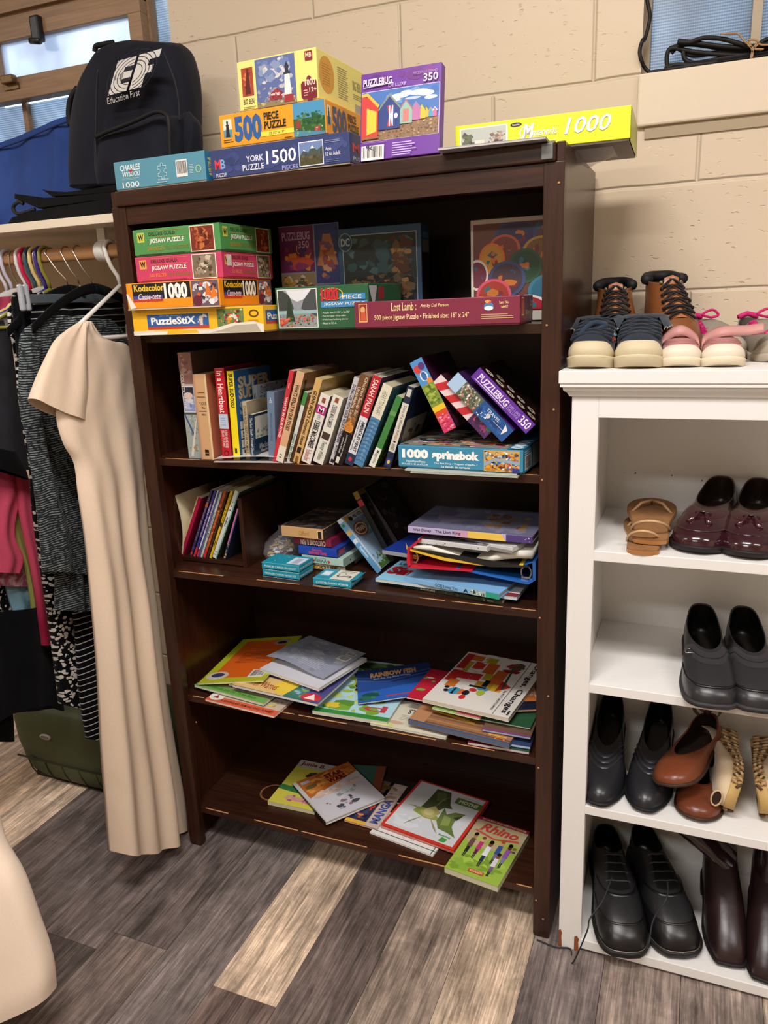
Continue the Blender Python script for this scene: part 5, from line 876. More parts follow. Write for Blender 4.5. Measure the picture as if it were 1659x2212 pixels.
for u_, v_, t_ in pxw:
    a = at(u_, v_, 1, yb); b = at(u_, v_+7+t_, 1, yb); rows.append([a, b, b+Vector((0,.16,0)), a+Vector((0,.16,0))])
tag(mb.loft(rows, '#d9d6cb', cap0=True, cap1=True).obj('paper_stack', MATTE), 'sheaf of white paper bulging in a wave inside the binders', 'paper')
mb = MB(); rows = []
for u_, v_ in ((1052,1208), (1075,1216), (1100,1219), (1130,1218), (1150,1212)):
    a = at(u_, v_, 1, yb-.001); b = at(u_, v_+3, 1, yb-.001); rows.append([a, b, b+Vector((0,.16,0)), a+Vector((0,.16,0))])
def dvdflat(label, pl, pr, y, yr_, zl, zr, th, d, T_, F_):
    a = at(*pl, 1, y); b = at(*pr, 1, yr_); u = b-a; w = u.length; u.normalize(); n = Vector((-u.y, u.x, 0)).normalized(); k = u.cross(n)
    return pbox('dvd_case', label, 'dvd case', basis(a, u, n, k), w, d, th, '#c9cac8', {'T': T_, 'F': F_}, tray=None, mat=GLOSS, bev=.001)
dvdflat('clear dvd case with a greyish city cover lying under the lion book', (903,1177), (1052,1196), .040, .012, 0, 0, .0135, .13, [('r',.03,.03,.98,.98,'#6f6a70'), ('n',.03,.03,.98,.98,['#8a8488','#54525a','#a59ca0','#3a383e'],50,.05,2), ('t',.5,.25,.85,.55,'THE CITY','#8a8a92',0,1)], [('r',0,0,1,.35,'#3a3634'), ('n',.05,.1,.95,.8,['#9a948c','#5a5450','#c4c0b8'],30,.1,2)])
dvdflat('second clear dvd case lying askew to the right of the greyish one', (992,1175), (1107,1196), .055, .010, 0, 0, .012, .12, [('r',.03,.03,.98,.98,'#cfccc4'), ('n',.4,.1,.9,.9,['#7a8a54','#a8b08a','#e0ddd4'],20,.06,3)], [('r',0,0,1,.5,'#8f8c88')])
fspine('book', 'lilac and yellow lion picture book on top of the right-hand pile, third shelf', 'book', (881,1150), (1150,1179), .030, at(881,1150,1,.03).z, .0135, .17, '#b4a8cc',
   [('r',0,0,1,.20,'#4a3a78'), ('p',[(0,.20),(1,.24),(1,.60),(0,.57)],'#e6bf4e'), ('r',0,.50,1,.60,'#c89ab4'), ('t',.25,.80,.78,.95,'Walt Disney','#2c2834',3,.5,.2), ('t',.22,.56,.80,.77,'The Lion King','#2c2430',3,1), ('n',.1,.01,.9,.06,['#d8d2e0'],6,.006,1)],
   [('r',0,0,1,1,'#70718a'), ('n',0,0,1,1,['#7a7a8e','#666a82','#84809a'],40,.10,2), ('n',.1,.05,.8,.5,['#8a6c50','#9a7a58','#6f5440'],24,.05,3)], yr_=.020)
# ---------------------------------------------------------------- fourth shelf: picture books lying flat
Z4 = SH[3]; Z5 = SH[4]
def fb(label, px, z, th, col, art_, pages='#dcd8cc', hard=False, mat=None, fn=None, name='picture_book', spine=()):
    mw, w, h = flat(px, z, th); o = book(name, label, 'book', mw, th, w, h, col, spine, art_, (), pages, hard=hard, mat=mat or GLOSS)
    if fn: bend(o, fn(th, w, h))
    return o
fb('coral red picture book poking out lowest at the left of the fourth shelf', [(446,1508),(591,1549),(640,1504),(500,1470)], Z4+.0065, .006, '#d95a3a', [('r',0,.22,1,1,'#c4b4a0'), ('p',[(.02,.3),(.55,.3),(.6,.9),(.02,.8)],'#aebfce'), ('n',.6,.3,1,1,['#a89884','#b8a890','#8a7a68'],30,.06,2), ('e',.10,.20,.10,.16,'#e8e2dc'), ('p',[(.06,.14),(.1,.3),(.14,.14)],'#8a1c2c'), ('t',.2,.06,.95,.15,'A NEW ENGLAND FARM AND FOREST ALPHABET','#5a1c1c',0,1), ('n',.75,.3,.95,.55,['#d8c83a','#b0a02c'],8,.06,4)])
fb('green and pink picture book under the orange one on the fourth shelf', [(424,1482),(568,1518),(640,1470),(500,1425)], Z4+.017, .006, '#b8c8a0', [('r',0,0,1,.18,'#6fa850'), ('r',0,.18,1,1,'#c49a84'), ('n',0,.18,1,1,['#d8b09a','#a88068','#8a9a6a'],30,.08,2), ('t',.15,.05,.85,.14,'Goldilocks and the Three Bears','#3f6a30',0,.5)])
fb('dark picture book with a red dotted edge under the cartoon one', [(505,1477),(622,1499),(680,1440),(560,1412)], Z4+.030, .006, '#24382c', [('r',0,0,1,.12,'#b02c3c'), ('r',0,.14,1,.19,'#dcd8cc'), ('n',0,.2,1,.6,['#e8e4dc','#2c4a38','#1e2c24'],24,.06,2), ('r',.4,.4,.9,.6,'#1c2820')])
fb('picture book with a yellow moon and author name beside the pale open book', [(512,1478),(687,1524),(764,1446),(600,1402)], Z4+.038, .007, '#3f6a8a', [('r',0,0,1,1,'#50508a'), ('p',[(0,0),(.62,0),(.70,.34),(0,.34)],'#e0bc7a'), ('e',.56,.20,.15,.17,'#e8c840'), ('p',[(.6,.0),(.8,.0),(.78,.4),(.66,.34)],'#3f7a6a'), ('t',.16,.08,.47,.23,'Tim Warnes','#a8402c',0,1), ('n',.62,.02,.98,.5,['#4a8a7a','#6a5aa0','#7aaa4a','#8ab0c8','#3a3a78'],30,.06,4), ('e',.88,.10,.11,.09,'#c8303a'), ('p',[(.82,.05),(.88,.18),(.94,.05)],'#ece2d8')])
fb('orange and lime picture book lying back cover up at the left end', [(417,1480),(560,1466),(664,1371),(530,1383)], [Z4+.022,Z4+.050,Z4+.052,Z4+.030], .0045, '#b6bd2c', [('r',0,0,1,1,'#b4ba28'), ('r',.13,.09,.86,.93,'#dd6420'), ('e',.20,.14,.17,.085,'#c9c2b8'), ('e',.20,.15,.10,.045,'#3a3a5a'), ('e',.76,.86,.13,.06,'#a8a09a'), ('e',.76,.86,.08,.035,'#2c2c34'), ('bar',.70,.08,.93,.24), ('w',.28,.40,.84,.66,8,'#a8421c')], mat=GLOSS)
o = fb('pale grey open picture book with white pages on top of the left pile', [(578,1441),(690,1496),(774,1424),(670,1380)], Z4+.056, .007, '#d9d8dc', [('r',0,0,1,1,'#d4d3da')])
mwf, w, h = flat([(586,1417),(702,1464),(774,1414),(672,1367)], [Z4+.074,Z4+.070,Z4+.064,Z4+.066], .0012)
mb = MB().box((0,0,0), (.0012,w,h), '#9a9fb0'); art(mb, faces_of(.0012, w, h)['R'], [('n',0,0,1,1,['#a4a9b8','#8c91a4','#b4b6c0','#969cae'],60,.10,3), ('w',.30,.12,.85,.40,7,'#b9bcc8'), ('bar',.78,.58,.95,.74), ('bar',.80,.78,.94,.88)])
oc = mb.obj('raised_back_cover', GLOSS, mw=mwf); bpy.context.view_layer.update(); oc.parent = o; oc.matrix_parent_inverse = o.matrix_basis.inverted()
bend(oc, lambda c: (c.x+.006*math.sin(c.y/w*5)*(1-c.z/h), c.y, c.z))
fb('white page with printed text lying flat by the shelf edge', [(790,1560),(966,1594),(1000,1530),(850,1515)], Z4+.0055, .005, '#cdc8ae', [('r',0,0,1,1,'#d4d0bc'), ('t',.35,.55,.62,.72,'STAD','#3a3630',0,1), ('w',.3,.3,.6,.5,4,'#a49f8c'), ('e',.30,.18,.1,.06,'#c8a88a'), ('r',0,.0,.3,.10,'#cfd08a'), ('n',.6,.1,.95,.3,['#b8bc84','#c9c8a4'],10,.05,2)])
fb('large leafy green picture book with orange butterfly in the middle', [(660,1535),(838,1557),(915,1440),(780,1427)], Z4+.013, .009, '#a9cdd8', [('r',0,0,1,1,'#b0d6e0'), ('r',0,.0,1,.06,'#3a8a3a'), ('n',0,0,1,1,['#a8c04a','#7aa838','#c8d870','#5f8f34','#b8e0ea'],70,.07,3), ('n',0,.75,1,1,['#4a6a3a','#6a8a4a','#3a5230'],30,.08,5), ('n',.25,.45,.50,.85,['#d8542a','#e87038','#2c1c1c'],26,.06,4), ('n',.28,.40,.46,.55,['#20181a','#e8e8e8'],14,.03,4), ('t',.6,.12,.9,.22,'d','#c03a4a',0,.2), ('n',.05,.06,.3,.2,['#3f9a3f','#7ac04a','#e8c83a'],16,.06,6)], pages='#d8ceb8')
def curl(th, w, h):
    def f(c): t = c.y/w; return (c.x+.020*max(0, t-.25)**1.3+.004*math.sin(t*3.1), c.y, c.z)
    return f
fb('deep blue undersea picture book with orange title curling up at its right', [(766,1531),(926,1497),(938,1440),(780,1452)], Z4+.022, .004, '#2c4f96', [('r',0,0,1,1,'#2a4c92'), ('p',[(0,1),(1,1),(1,.6),(.5,.5),(0,.72)],'#22386c'), ('p',[(0,.78),(.4,.66),(1,.8),(1,.77),(.4,.62),(0,.74)],'#3a5a9a'), ('p',[(0,.68),(.4,.56),(1,.7),(1,.67),(.4,.53),(0,.64)],'#3a5a9a'), ('p',[(0,.3),(1,.4),(1,0),(0,0)],'#2f62b8'), ('t',.18,.72,.80,.88,'RAINBOW FISH','#d0a05c',0,4), ('t',.22,.63,.72,.70,'and the Big Blue Whale','#a8b8d8',0,.5), ('n',0,0,.3,.3,['#2f6a5a','#3f8268','#24504a'],18,.08,2), ('n',.7,.05,1,.35,['#2f6a5a','#3f8268','#24504a'],14,.08,3), ('r',.36,.08,.70,.11,'#c83a4a')], pages='#c9c8c4', fn=curl)
# right hand pile of the fourth shelf
fb('thin book with a maroon and green edge, lowest at the right of the fourth shelf', [(1006,1604),(1140,1622),(1160,1580),(1030,1570)], Z4+.008, .0065, '#6a2030', [('r',.4,0,1,1,'#2c5a3a'), ('n',.4,0,1,1,['#2c6a3a','#24503a','#3a7a4a'],16,.05,2)], pages='#c9c2c0')
fb('dark blue paperback lying low at the right of the fourth shelf', [(1040,1596),(1142,1614),(1165,1560),(1060,1550)], Z4+.017, .006, '#2a4a8a', [('r',0,0,1,1,'#35466c'), ('n',0,0,1,1,['#6a4a30','#8a6a4a','#2c3a5a'],24,.05,4)], pages='#b8c4dc')
fb('brown picture book with gold writing and a wood-grained cover', [(893,1554),(1100,1611),(1135,1548),(935,1488)], Z4+.026, .011, '#8a5f42', [('r',0,0,1,1,'#946a4a')]+[('r',.12,.05+.1*i,1,.09+.1*i,['#6f4a34','#a87c56','#7f5840'][i % 3]) for i in range(9)]+[('p',[(.16,.42),(.60,.30),(.60,.36),(.18,.48)],'#d8a02c'), ('p',[(.22,.50),(.50,.44),(.50,.47),(.22,.54)],'#d8a02c'), ('r',.0,.0,.16,.5,'#b5825c'), ('r',.78,.22,.95,.25,'#e0a83a'), ('r',.78,.12,.95,.15,'#e0a83a'), ('p',[(.80,.12),(.83,.12),(.93,.25),(.90,.25)],'#e0a83a'), ('o',.9,.05,.05,.05,.3,'#e07a3a'), ('r',0,0,1,.03,'#2a5a8a')], pages='#5a6a84')
fb('purple and brown thin book peeping out at the right stile', [(1045,1576),(1144,1592),(1165,1550),(1060,1530)], Z4+.034, .005, '#6a4a40', [('r',0,0,1,1,'#6f5244'), ('r',0,.0,1,.05,'#8a3a8a'), ('n',0,.3,1,1,['#d8c84a','#2c2624'],8,.05,2)], pages='#9ab0d0')
fb('dark green picture book lying under the orange ones at the right stile', [(1010,1546),(1146,1574),(1165,1530),(1030,1500)], Z4+.041, .004, '#2a5038', [('r',0,0,1,1,'#2c5a3c')], pages='#b9c9b4')
fb('picture book with an orange title band, half under the white one', [(1056,1548),(1150,1520),(1166,1480),(1060,1490)], Z4+.052, .004, '#c9733a', [('r',0,0,1,1,'#1f2438'), ('r',0,.35,1,1,'#cf7433'), ('t',.35,.5,.98,.85,'World of Reading','#ecd8c8',0,2)], pages='#c4c0b8')
fb('green and pink picture book corner showing under the white one', [(930,1530),(1034,1550),(1080,1500),(980,1480)], Z4+.047, .004, '#9abc6a', [('r',.0,.0,.5,1,'#9cc46a'), ('r',.5,0,1,1,'#e07a84'), ('n',.5,0,1,.6,['#d85a6a','#f0a0a8','#b83a54'],10,.05,2)])
fb('red glossy picture book corner left of the white one', [(882,1508),(1010,1530),(1050,1470),(930,1440)], Z4+.042, .004, '#b82030', [('r',0,0,1,1,'#c0263a'), ('n',0,.2,.6,.8,['#7aa84a','#e8e0dc'],8,.05,2)])
blk = lambda x, y, w_, h_, c: ('r', x, y, x+w_, y+h_, c)
fb('white picture book with toy block building on its cover, title along one edge', [(918,1510),(1100,1552),(1178,1438),(1010,1402)], Z4+.0645, .009, '#dcd5cc',
  [('r',0,0,1,1,'#e0d9d0'), ('r',0,.99,.6,1,'#a83040')]+
  [blk(.02,.66,.10,.30,'#b02c2c'), blk(.12,.85,.14,.10,'#c86a2c'), blk(.12,.62,.06,.20,'#a89a2c'), blk(.20,.70,.14,.14,'#c23a2c'), blk(.28,.84,.16,.10,'#b09a2c'), blk(.36,.64,.14,.20,'#c8602c'), blk(.14,.48,.26,.13,'#b82c2c'), blk(.42,.52,.12,.12,'#b0a02c'), blk(.52,.46,.14,.28,'#c8602c'), blk(.40,.36,.26,.12,'#b8862c'), blk(.60,.36,.12,.12,'#c8a82c'), blk(.02,.40,.12,.22,'#b82c2c'), blk(.08,.30,.12,.14,'#c8702c'), ('p',[(.66,.36),(.80,.48),(.66,.56)],'#b82c2c')]+
  [('n',.55,.70,.80,.95,['#a82c34','#8a2430','#54503c'],22,.05,3), ('p',[(.70,.42),(.73,.42),(.68,.85),(.66,.85)],'#3f4a34'),
   # two wooden toy figures
   ('e',.24,.24,.07,.065,'#3a9ac0'), ('r',.22,.18,.25,.30,'#20202a'), ('e',.31,.24,.05,.05,'#d8642c'), ('e',.38,.24,.04,.045,'#22222a'), ('e',.38,.16,.035,.04,'#c8303a'), ('e',.15,.22,.03,.025,'#26222a'), ('e',.13,.28,.03,.022,'#26222a'), ('e',.43,.31,.045,.03,'#c8303a'), ('e',.52,.36,.07,.035,'#3a8ab0'), ('e',.53,.29,.045,.05,'#a8b43a'), ('r',.48,.40,.54,.52,'#1c1c22'), ('r',.35,.36,.55,.39,'#26262a'),
   ('r',.815,.0,.82,1,'#5a5450'), ('t',.865,.05,.955,.98,'Changes, Changes','#26242a',3,1.5), ('t',.75,.06,.785,.40,'By PAT HUTCHINS','#3a363a',3,.6), ('r',.955,.03,.975,.10,'#3a363a')], pages='#d2c9b4', fn=lambda th, w, h: (lambda c: (c.x-.004*math.sin(c.z/h*2.2)*(1 if c.y < w*.3 else .6), c.y, c.z)))
# ---------------------------------------------------------------- bottom shelf
fb('yellow and green paperback leftmost on the bottom shelf', [(582,1731),(676,1751),(748,1660),(648,1640)], Z5+.0115, .011, '#c9c04a', [('r',0,0,1,1,'#cfc64c'), ('r',0,.83,1,1,'#b8b4ac'), ('t',.06,.86,.62,.97,'Junie B.','#8a3038',0,3), ('n',.3,.45,.75,.82,['#2c2c34','#4a4a52','#1e2024'],22,.06,3), ('p',[(0,.40),(1,.34),(1,.22),(0,.30)],'#3a7a44'), ('n',.2,.03,.95,.24,['#d8889a','#b05a74','#c9a08a'],22,.05,5)], pages='#cfc8b0')
fb('teal and brown book lying under the white cartoon one on the bottom shelf', [(712,1706),(824,1706),(833,1655),(745,1652)], Z5+.0105, .008, '#3f6a5c', [('r',0,0,.85,1,'#3f6a5c'), ('r',.80,0,1,1,'#8a4a34')], pages='#8f8a7c')
fb('dark paperback at the back of the bottom shelf', [(806,1722),(872,1735),(905,1694),(832,1676)], Z5+.0065, .006, '#2e2826', [('r',0,0,1,1,'#2e2826'), ('r',.1,.45,.75,.62,'#6a5424'), ('n',.3,.2,.95,.9,['#3c3430','#241e20','#4a3a30'],16,.05,2)])
fb('comic book with orange and navy cover partly under the cartoon book', [(738,1768),(806,1790),(892,1696),(815,1690)], Z5+.0065, .004, '#b5603a', [('r',0,0,.98,1,'#8f6a5c'), ('r',.02,.06,.58,.52,'#2a2e4c'), ('n',.02,.08,.58,.5,['#c24a2c','#3a3e60','#d8824a','#1f2238'],30,.07,3), ('r',0,.0,.6,.07,'#e0b03a'), ('r',.6,0,1,1,'#c9b4a8'), ('t',.66,.08,.92,.62,'MANGA','#4a5a9a',1,4), ('n',.6,.6,1,1,['#a8847a','#d8c4b8'],12,.05,2)], pages='#c9c2b4')
fb('white and orange cartoon book with a black spine on the bottom shelf', [(701,1779),(829,1721),(752,1645),(637,1692)], Z5+.0205, .0095, '#c9c4c4',
  [('r',.06,0,1,1,'#c9c6cc'), ('p',[(.06,.55),(1,.75),(1,1),(.06,1)],'#b9692c'), ('n',.06,.6,1,1,['#c87a34','#a8582c','#d8964a'],34,.08,2), ('n',.06,.45,1,.65,['#d8b8a0','#c9b0a8','#dccac0'],20,.07,3), ('t',.48,.82,.80,.92,'STAR','#6e1c28',0,4), ('t',.48,.70,.80,.80,'WARS','#6e1c28',0,4), ('e',.2,.78,.1,.045,'#6a5a2c'), ('r',.1,.88,.24,.94,'#aeb6c0'), ('n',.4,.35,.85,.55,['#8a9088','#a8aaa4','#c4c6c8'],18,.06,6), ('n',.15,.1,.7,.35,['#9aa2b4','#4a4a54','#b8bcc8','#8a6a6a'],22,.045,4)],
  spine=[('r',0,0,1,1,'#1a1a1c')]+[('r',0,.05+.06*i,1,.065+.06*i,'#3a4a34') for i in range(15)], pages='#d4d0c8', hard=True)
fb('white sheet book with a dark green outline poking out below the moth book', [(796,1800),(934,1844),(975,1800),(838,1755)], Z5+.0045, .004, '#dcdad8', [('r',0,0,1,1,'#dedcda'), ('r',0,.14,1,.17,'#3a6a54'), ('p',[(.955,0),(.97,0),(.97,1),(.955,1)],'#3a6a54'), ('r',.42,.34,.74,.48,'#c8384a'), ('t',.44,.36,.72,.46,'SCHOLASTIC','#f0dcdc',0,1), ('n',.45,.2,.65,.35,['#2a2a2a'],4,.03,1), ('e',.82,.42,.02,.06,'#b83a4a'), ('n',.1,.6,.8,.95,['#c83a3a','#3a3a3a'],8,.05,2)])
fb('plain red-covered book directly under the moth book', [(826,1784),(981,1840),(1055,1738),(905,1688)], Z5+.0125, .006, '#c0342c', [('r',0,0,1,1,'#b82f2a')], pages='#d8c4b8')
fb('white moth book with a bright red border on the bottom shelf', [(824,1780),(981,1836),(1055,1732),(909,1682)], Z5+.0195, .0065, '#cc3a2c',
  [('r',.035,.03,.965,.97,'#d2d2d4'), ('n',.035,.03,.965,.35,['#dcdee2','#d0d4da'],12,.12,2),
   ('p',[(.30,.92),(.50,.93),(.60,.70),(.66,.64),(.56,.62),(.52,.55),(.40,.52),(.28,.50),(.30,.70)],'#4a5434'), ('p',[(.34,.86),(.46,.88),(.52,.74),(.40,.70)],'#5f6a44'), ('p',[(.24,.50),(.40,.52),(.60,.40),(.62,.36),(.42,.34),(.22,.40)],'#8fa04c'), ('p',[(.56,.62),(.64,.52),(.72,.60),(.86,.62),(.78,.50),(.80,.34),(.92,.18),(.80,.22),(.66,.24),(.58,.36)],'#6a7a40'), ('p',[(.62,.5),(.72,.48),(.76,.34),(.66,.30)],'#8a9a54'), ('p',[(.74,.50),(.84,.58),(.80,.46)],'#3a4028'),
   ('p',[(.30,.44),(.44,.60),(.56,.50),(.50,.36),(.40,.36)],'#b8ac6c'), ('e',.42,.46,.07,.06,'#cfc488'), ('p',[(.36,.46),(.20,.50),(.12,.48),(.20,.475)],'#9a9468'), ('p',[(.40,.38),(.28,.22),(.24,.12),(.31,.22)],'#9a9468'), ('p',[(.48,.38),(.60,.22),(.70,.14),(.62,.24)],'#9a9468'), ('p',[(.44,.55),(.46,.75),(.54,.85),(.48,.74)],'#8f8a60'),
   ('r',.62,.76,.98,.88,'#5f7a3a'), ('t',.67,.785,.93,.85,'MOTHS','#d2d8c0',0,4), ('w',.68,.89,.9,.93,1,'#b8bcb8'), ('t',.72,.13,.88,.17,'Building','#5a9a4a',0,2), ('p',[(.76,.05),(.84,.05),(.86,.11),(.78,.13)],'#4a9a44')], hard=True, pages='#d8d2c4')
kid = lambda x, y, s, sh, pa, sk, hr: [('r',x-.022*s,y,x-.004*s,y+.12*s,'#3a3036'), ('r',x+.004*s,y,x+.022*s,y+.12*s,'#3a3036'), ('r',x-.03*s,y+.08*s,x+.03*s,y+.18*s,pa), ('p',[(x-.045*s,y+.17*s),(x+.045*s,y+.17*s),(x+.04*s,y+.32*s),(x-.04*s,y+.32*s)],sh), ('e',x,y+.365*s,.035*s,.045*s,sk), ('e',x,y+.395*s,.037*s,.03*s,hr)]
fb('green paperback with a group of children on its cover, rightmost bottom shelf', [(959,1869),(1075,1920),(1145,1793),(1038,1767)], Z5+.0145, .014, '#8aa83a',
  [('r',0,0,1,1,'#9cba48'), ('r',0,.55,1,.94,'#b9a884'), ('n',0,.45,1,.75,['#b4c060','#c4ac88','#a8b850'],30,.08,3), ('n',0,0,1,.4,['#8cb040','#a8c850','#7ea038'],30,.09,2), ('r',0,.94,1,1,'#9c2c2c'), ('t',.08,.955,.95,.985,'BY LAUREN AND CHRYSTLE DOWER','#dccabc',0,1), ('t',.14,.76,.88,.91,'Rhino','#b8453a',0,3,.3), ('p',[(.05,.74),(.5,.66),(.95,.74),(.9,.77),(.5,.69),(.1,.76)],'#c25a44'), ('t',.84,.60,.96,.65,'MY NEW','#5a2434',0,2), ('t',.84,.55,.96,.59,'TEAM','#5a2434',0,2)]+
  kid(.16,.26,1.05,'#6a5044','#2c2a34','#b07a5a','#1f1a1c')+kid(.33,.27,.95,'#c23a7a','#6a2450','#e0b08a','#7a4a2a')+kid(.50,.18,1.1,'#e4e6ea','#2c3a5a','#7a4a34','#1a1618')+kid(.68,.28,1.0,'#3a5a9a','#7a6a9a','#d8a078','#a85a2c')+kid(.84,.26,1.0,'#9a5ab0','#8a7aa8','#5a3424','#141012')+kid(.74,.08,.95,'#d8d8e0','#7a5a8a','#8a5a3a','#2a1c18')+
  [('r',.40,.06,.68,.11,'#c8542e'), ('t',.43,.07,.66,.10,'SCHOLASTIC','#f0e0c8',0,1)], pages='#d2cab4')
# ---------------------------------------------------------------- shoes
SS = [0,.008,.025,.055,.10,.16,.23,.31,.39,.47,.55,.62,.69,.76,.82,.87,.91,.945,.97,.988,1]
TOES = {'round': [0,.20,.36,.50,.60,.66,.68,.68,.70,.76,.86,.94,.99,1,.98,.92,.82,.68,.52,.34,0],
        'square': [0,.20,.36,.50,.60,.66,.68,.68,.70,.76,.86,.93,.97,.97,.95,.91,.86,.80,.72,.56,0],
        'softsq': [0,.20,.36,.50,.60,.66,.68,.68,.70,.76,.86,.94,.985,.99,.97,.93,.86,.76,.64,.45,0],
        'chisel': [0,.20,.36,.50,.60,.65,.66,.66,.68,.74,.82,.87,.88,.86,.81,.75,.68,.62,.56,.46,0],
        'oval': [0,.20,.36,.50,.60,.65,.66,.66,.69,.76,.86,.94,.98,.97,.90,.80,.68,.54,.41,.27,0]}
def smst(t): t = min(max(t, 0), 1); return t*t*(3-2*t)
class Shoe:
    def __init__(s, name, label, toe, heel, z0, W, side=1, L=None, cat='shoe', group=None, toeshape='round', ts=.012, hh=.012, tb=.045, th=.062, ms=.046, tf=.058, o1=.52, ow=.62,
                 col='#151416', sole='#1a1819', lin='#0c0a09', mat=None, welt=.004, fr=.0, solemat=None, tilt=None, insole=None, bend_=.10):
        s.__dict__.update(locals()); T_ = Vector((toe[0], toe[1], 0)); H_ = Vector((heel[0], heel[1], 0)); d = (T_-H_); s.L = L or d.length; d.normalize()
        X = d; Y = Vector((0,0,1)).cross(X)
        O = T_-d*s.L; mw = basis(Vector((O.x, O.y, z0)), X, Y, Vector((0,0,1)))
        if tilt is not None: mw = tilt @ mw if isinstance(tilt, Matrix) else mw
        s.root = thing(name, label, cat, mw, group)
        s.tab = TOES[toeshape]; s.mat = mat or LEATH
        s.build()
    def hw(s, q): 
        i = max(k for k in range(len(SS)) if SS[k] <= q+1e-9); 
        if i == len(SS)-1: return s.tab[-1]
        f = (q-SS[i])/(SS[i+1]-SS[i]); return s.tab[i]*(1-f)+s.tab[i+1]*f
    def ztop(s, q): return s.ts+s.hh*(1-smst((q-.12)/.55))+.006*max(0, (q-.75)/.25)**2
    def cen(s, q): return s.side*s.bend_*s.W*.5*math.sin(math.pi*min(q, 1))*1.0*(q-.35)
    def base(s, q, sg, off=0): return Vector((s.L*q+off*(2*q-1)*(1 if s.hw(q) < .5 else .3), s.cen(q)+sg*(s.hw(q)*s.W/2+off), s.ztop(q)))
    def colr(s, q, sg):
        g = .02+(s.o1-.02)*q; a = math.sqrt(max(0, 1-(2*(q**.85)-1)**2)); hwid = s.ow*s.W/2*a
        if q < .5: z = s.th+(s.ms-s.th)*smst(q/.35)
        else: z = s.ms+(s.tf-s.ms)*smst((q-.5)/.5)
        return Vector((s.L*g, s.cen(g)+sg*hwid, z+s.hh*(1-smst((g-.12)/.55))))
    def P(s, q, sg, t, off=0):
        B = s.base(q, sg); T_ = s.colr(q, sg); v = smst((q-.45)/.35)
        top = T_.z
        h1 = (s.tb+.0)*v+(top-B.z)*.55*(1-v)
        out = Vector((0, sg*.004*(1-v), 0))+Vector((.004*v*smst((q-.8)/.2), 0, 0))
        P1 = B+Vector((0,0,h1*.85))+out
        fr = .42; P2 = T_.lerp(B, fr*v+.04); P2.z = T_.z*(1-v)+v*(T_.z*.50+s.tb*.62+B.z*.1)-(1-v)*(top-B.z)*.25
        a = (1-t); p = B*a**3+P1*3*a*a*t+P2*3*a*t*t+T_*t**3
        if off:
            c = Vector((s.L*(.25+.35*q), s.cen(q), .01)); n = (p-c).normalized(); p = p+n*off
        return p
    def loopq(s): return [(q, 1) for q in SS]+[(q, -1) for q in SS[-2:0:-1]]
    def build(s):
        lq = s.loopq(); M = 9
        rings = [[s.P(q, g, i/M) for q, g in lq] for i in range(M+1)]
        mb = MB(); mb.loft(rings, s.col)
        # rolled edge and inner wall
        top = rings[-1]; cx = [Vector((s.L*(.02+(s.o1-.02)*q)*.97+s.L*s.o1*.015, s.cen(.3), 0)) for q, g in lq]
        def inset(r, k, dz): 
            c = sum(r, Vector())/len(r); return [Vector((c.x+(p.x-c.x)*(1-k), c.y+(p.y-c.y)*(1-k), p.z+dz)) for p in r]
        s.upper = mb.obj('upper', s.mat, parent=s.root)
        r1 = inset(top, .03, .0012); r2 = inset(top, .07, -.001)
        ins = []
        for q, g in lq:
            b = s.base(q, g, -.004); ins.append(Vector((b.x, b.y, b.z+.002)))
        r3 = [a.lerp(b, .5) for a, b in zip(r2, ins)]
        for p in r3: p.z = p.z*.6+.008
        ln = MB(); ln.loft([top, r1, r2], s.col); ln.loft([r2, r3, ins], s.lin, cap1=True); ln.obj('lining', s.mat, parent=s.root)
        if s.insole:
            im = MB(); pts = [s.base(q, g, -.009) for q, g in [(x, y) for x, y in lq if .05 < x < .6]]
            a = [Vector((p.x, p.y, s.ztop(p.x/s.L)+.0035)) for p in pts]; im.add(a, [tuple(range(len(a)))], s.insole); im.obj('insole', MATTE, parent=s.root)
        w = s.welt; so = MB()
        def zb(q): 
            if s.hh < .006: return .0+ .006*max(0, (q-.8)/.2)**2
            return (s.hh+.0)*smst((q-.25)/.04)*(1-smst((q-.34)/.26))+.006*max(0, (q-.78)/.22)**2
        o0 = [s.base(q, g, w*.35) for q, g in lq]; 
        for p in o0: p.z += .001
        o1_ = [s.base(q, g, w) for q, g in lq]; o2 = [Vector((p.x, p.y, min(p.z-.003, p.z))) for p in o1_]
        o3 = [Vector((s.base(q, g, w*.6).x, s.base(q, g, w*.6).y, zb(q)+.001)) for q, g in lq]; o4 = [Vector((s.base(q, g, -.001).x, s.base(q, g, -.001).y, zb(q))) for q, g in lq]
        so.loft([o0, o1_, o2, o3, o4], s.sole, cap0=True, cap1=True); s.so = so.obj('sole', s.solemat or RUBB, parent=s.root)
    def band(s, name, q0, t0, t1, off, col, n=4, qs=None, mat=None, label=None, both=True):
        qs = [q for q in SS if q >= q0]
        if qs[0] > q0+1e-6: qs = [q0]+qs
        path = [(q, 1) for q in qs]+[(q, -1) for q in qs[-2::-1]] if both else qs
        f = lambda v, q: v(q) if callable(v) else v
        rows = [[s.P(q, g, f(t0, q)+(f(t1, q)-f(t0, q))*i/n, off if 0 < i < n else off*.15) for q, g in path] for i in range(n+1)]
        return MB().loft(rows, col, closed=False).obj(name, mat or s.mat, parent=s.root, label=label)
    def tube(s, name, pts, r, col, mat=None, label=None, n=6):
        if 3 < len(pts) < 9 and not isinstance(r, list): pts = smooth(pts)
        return MB().tube(pts, r, col, n=n).obj(name, mat or RUBB, parent=s.root, label=label)
    loff = .001
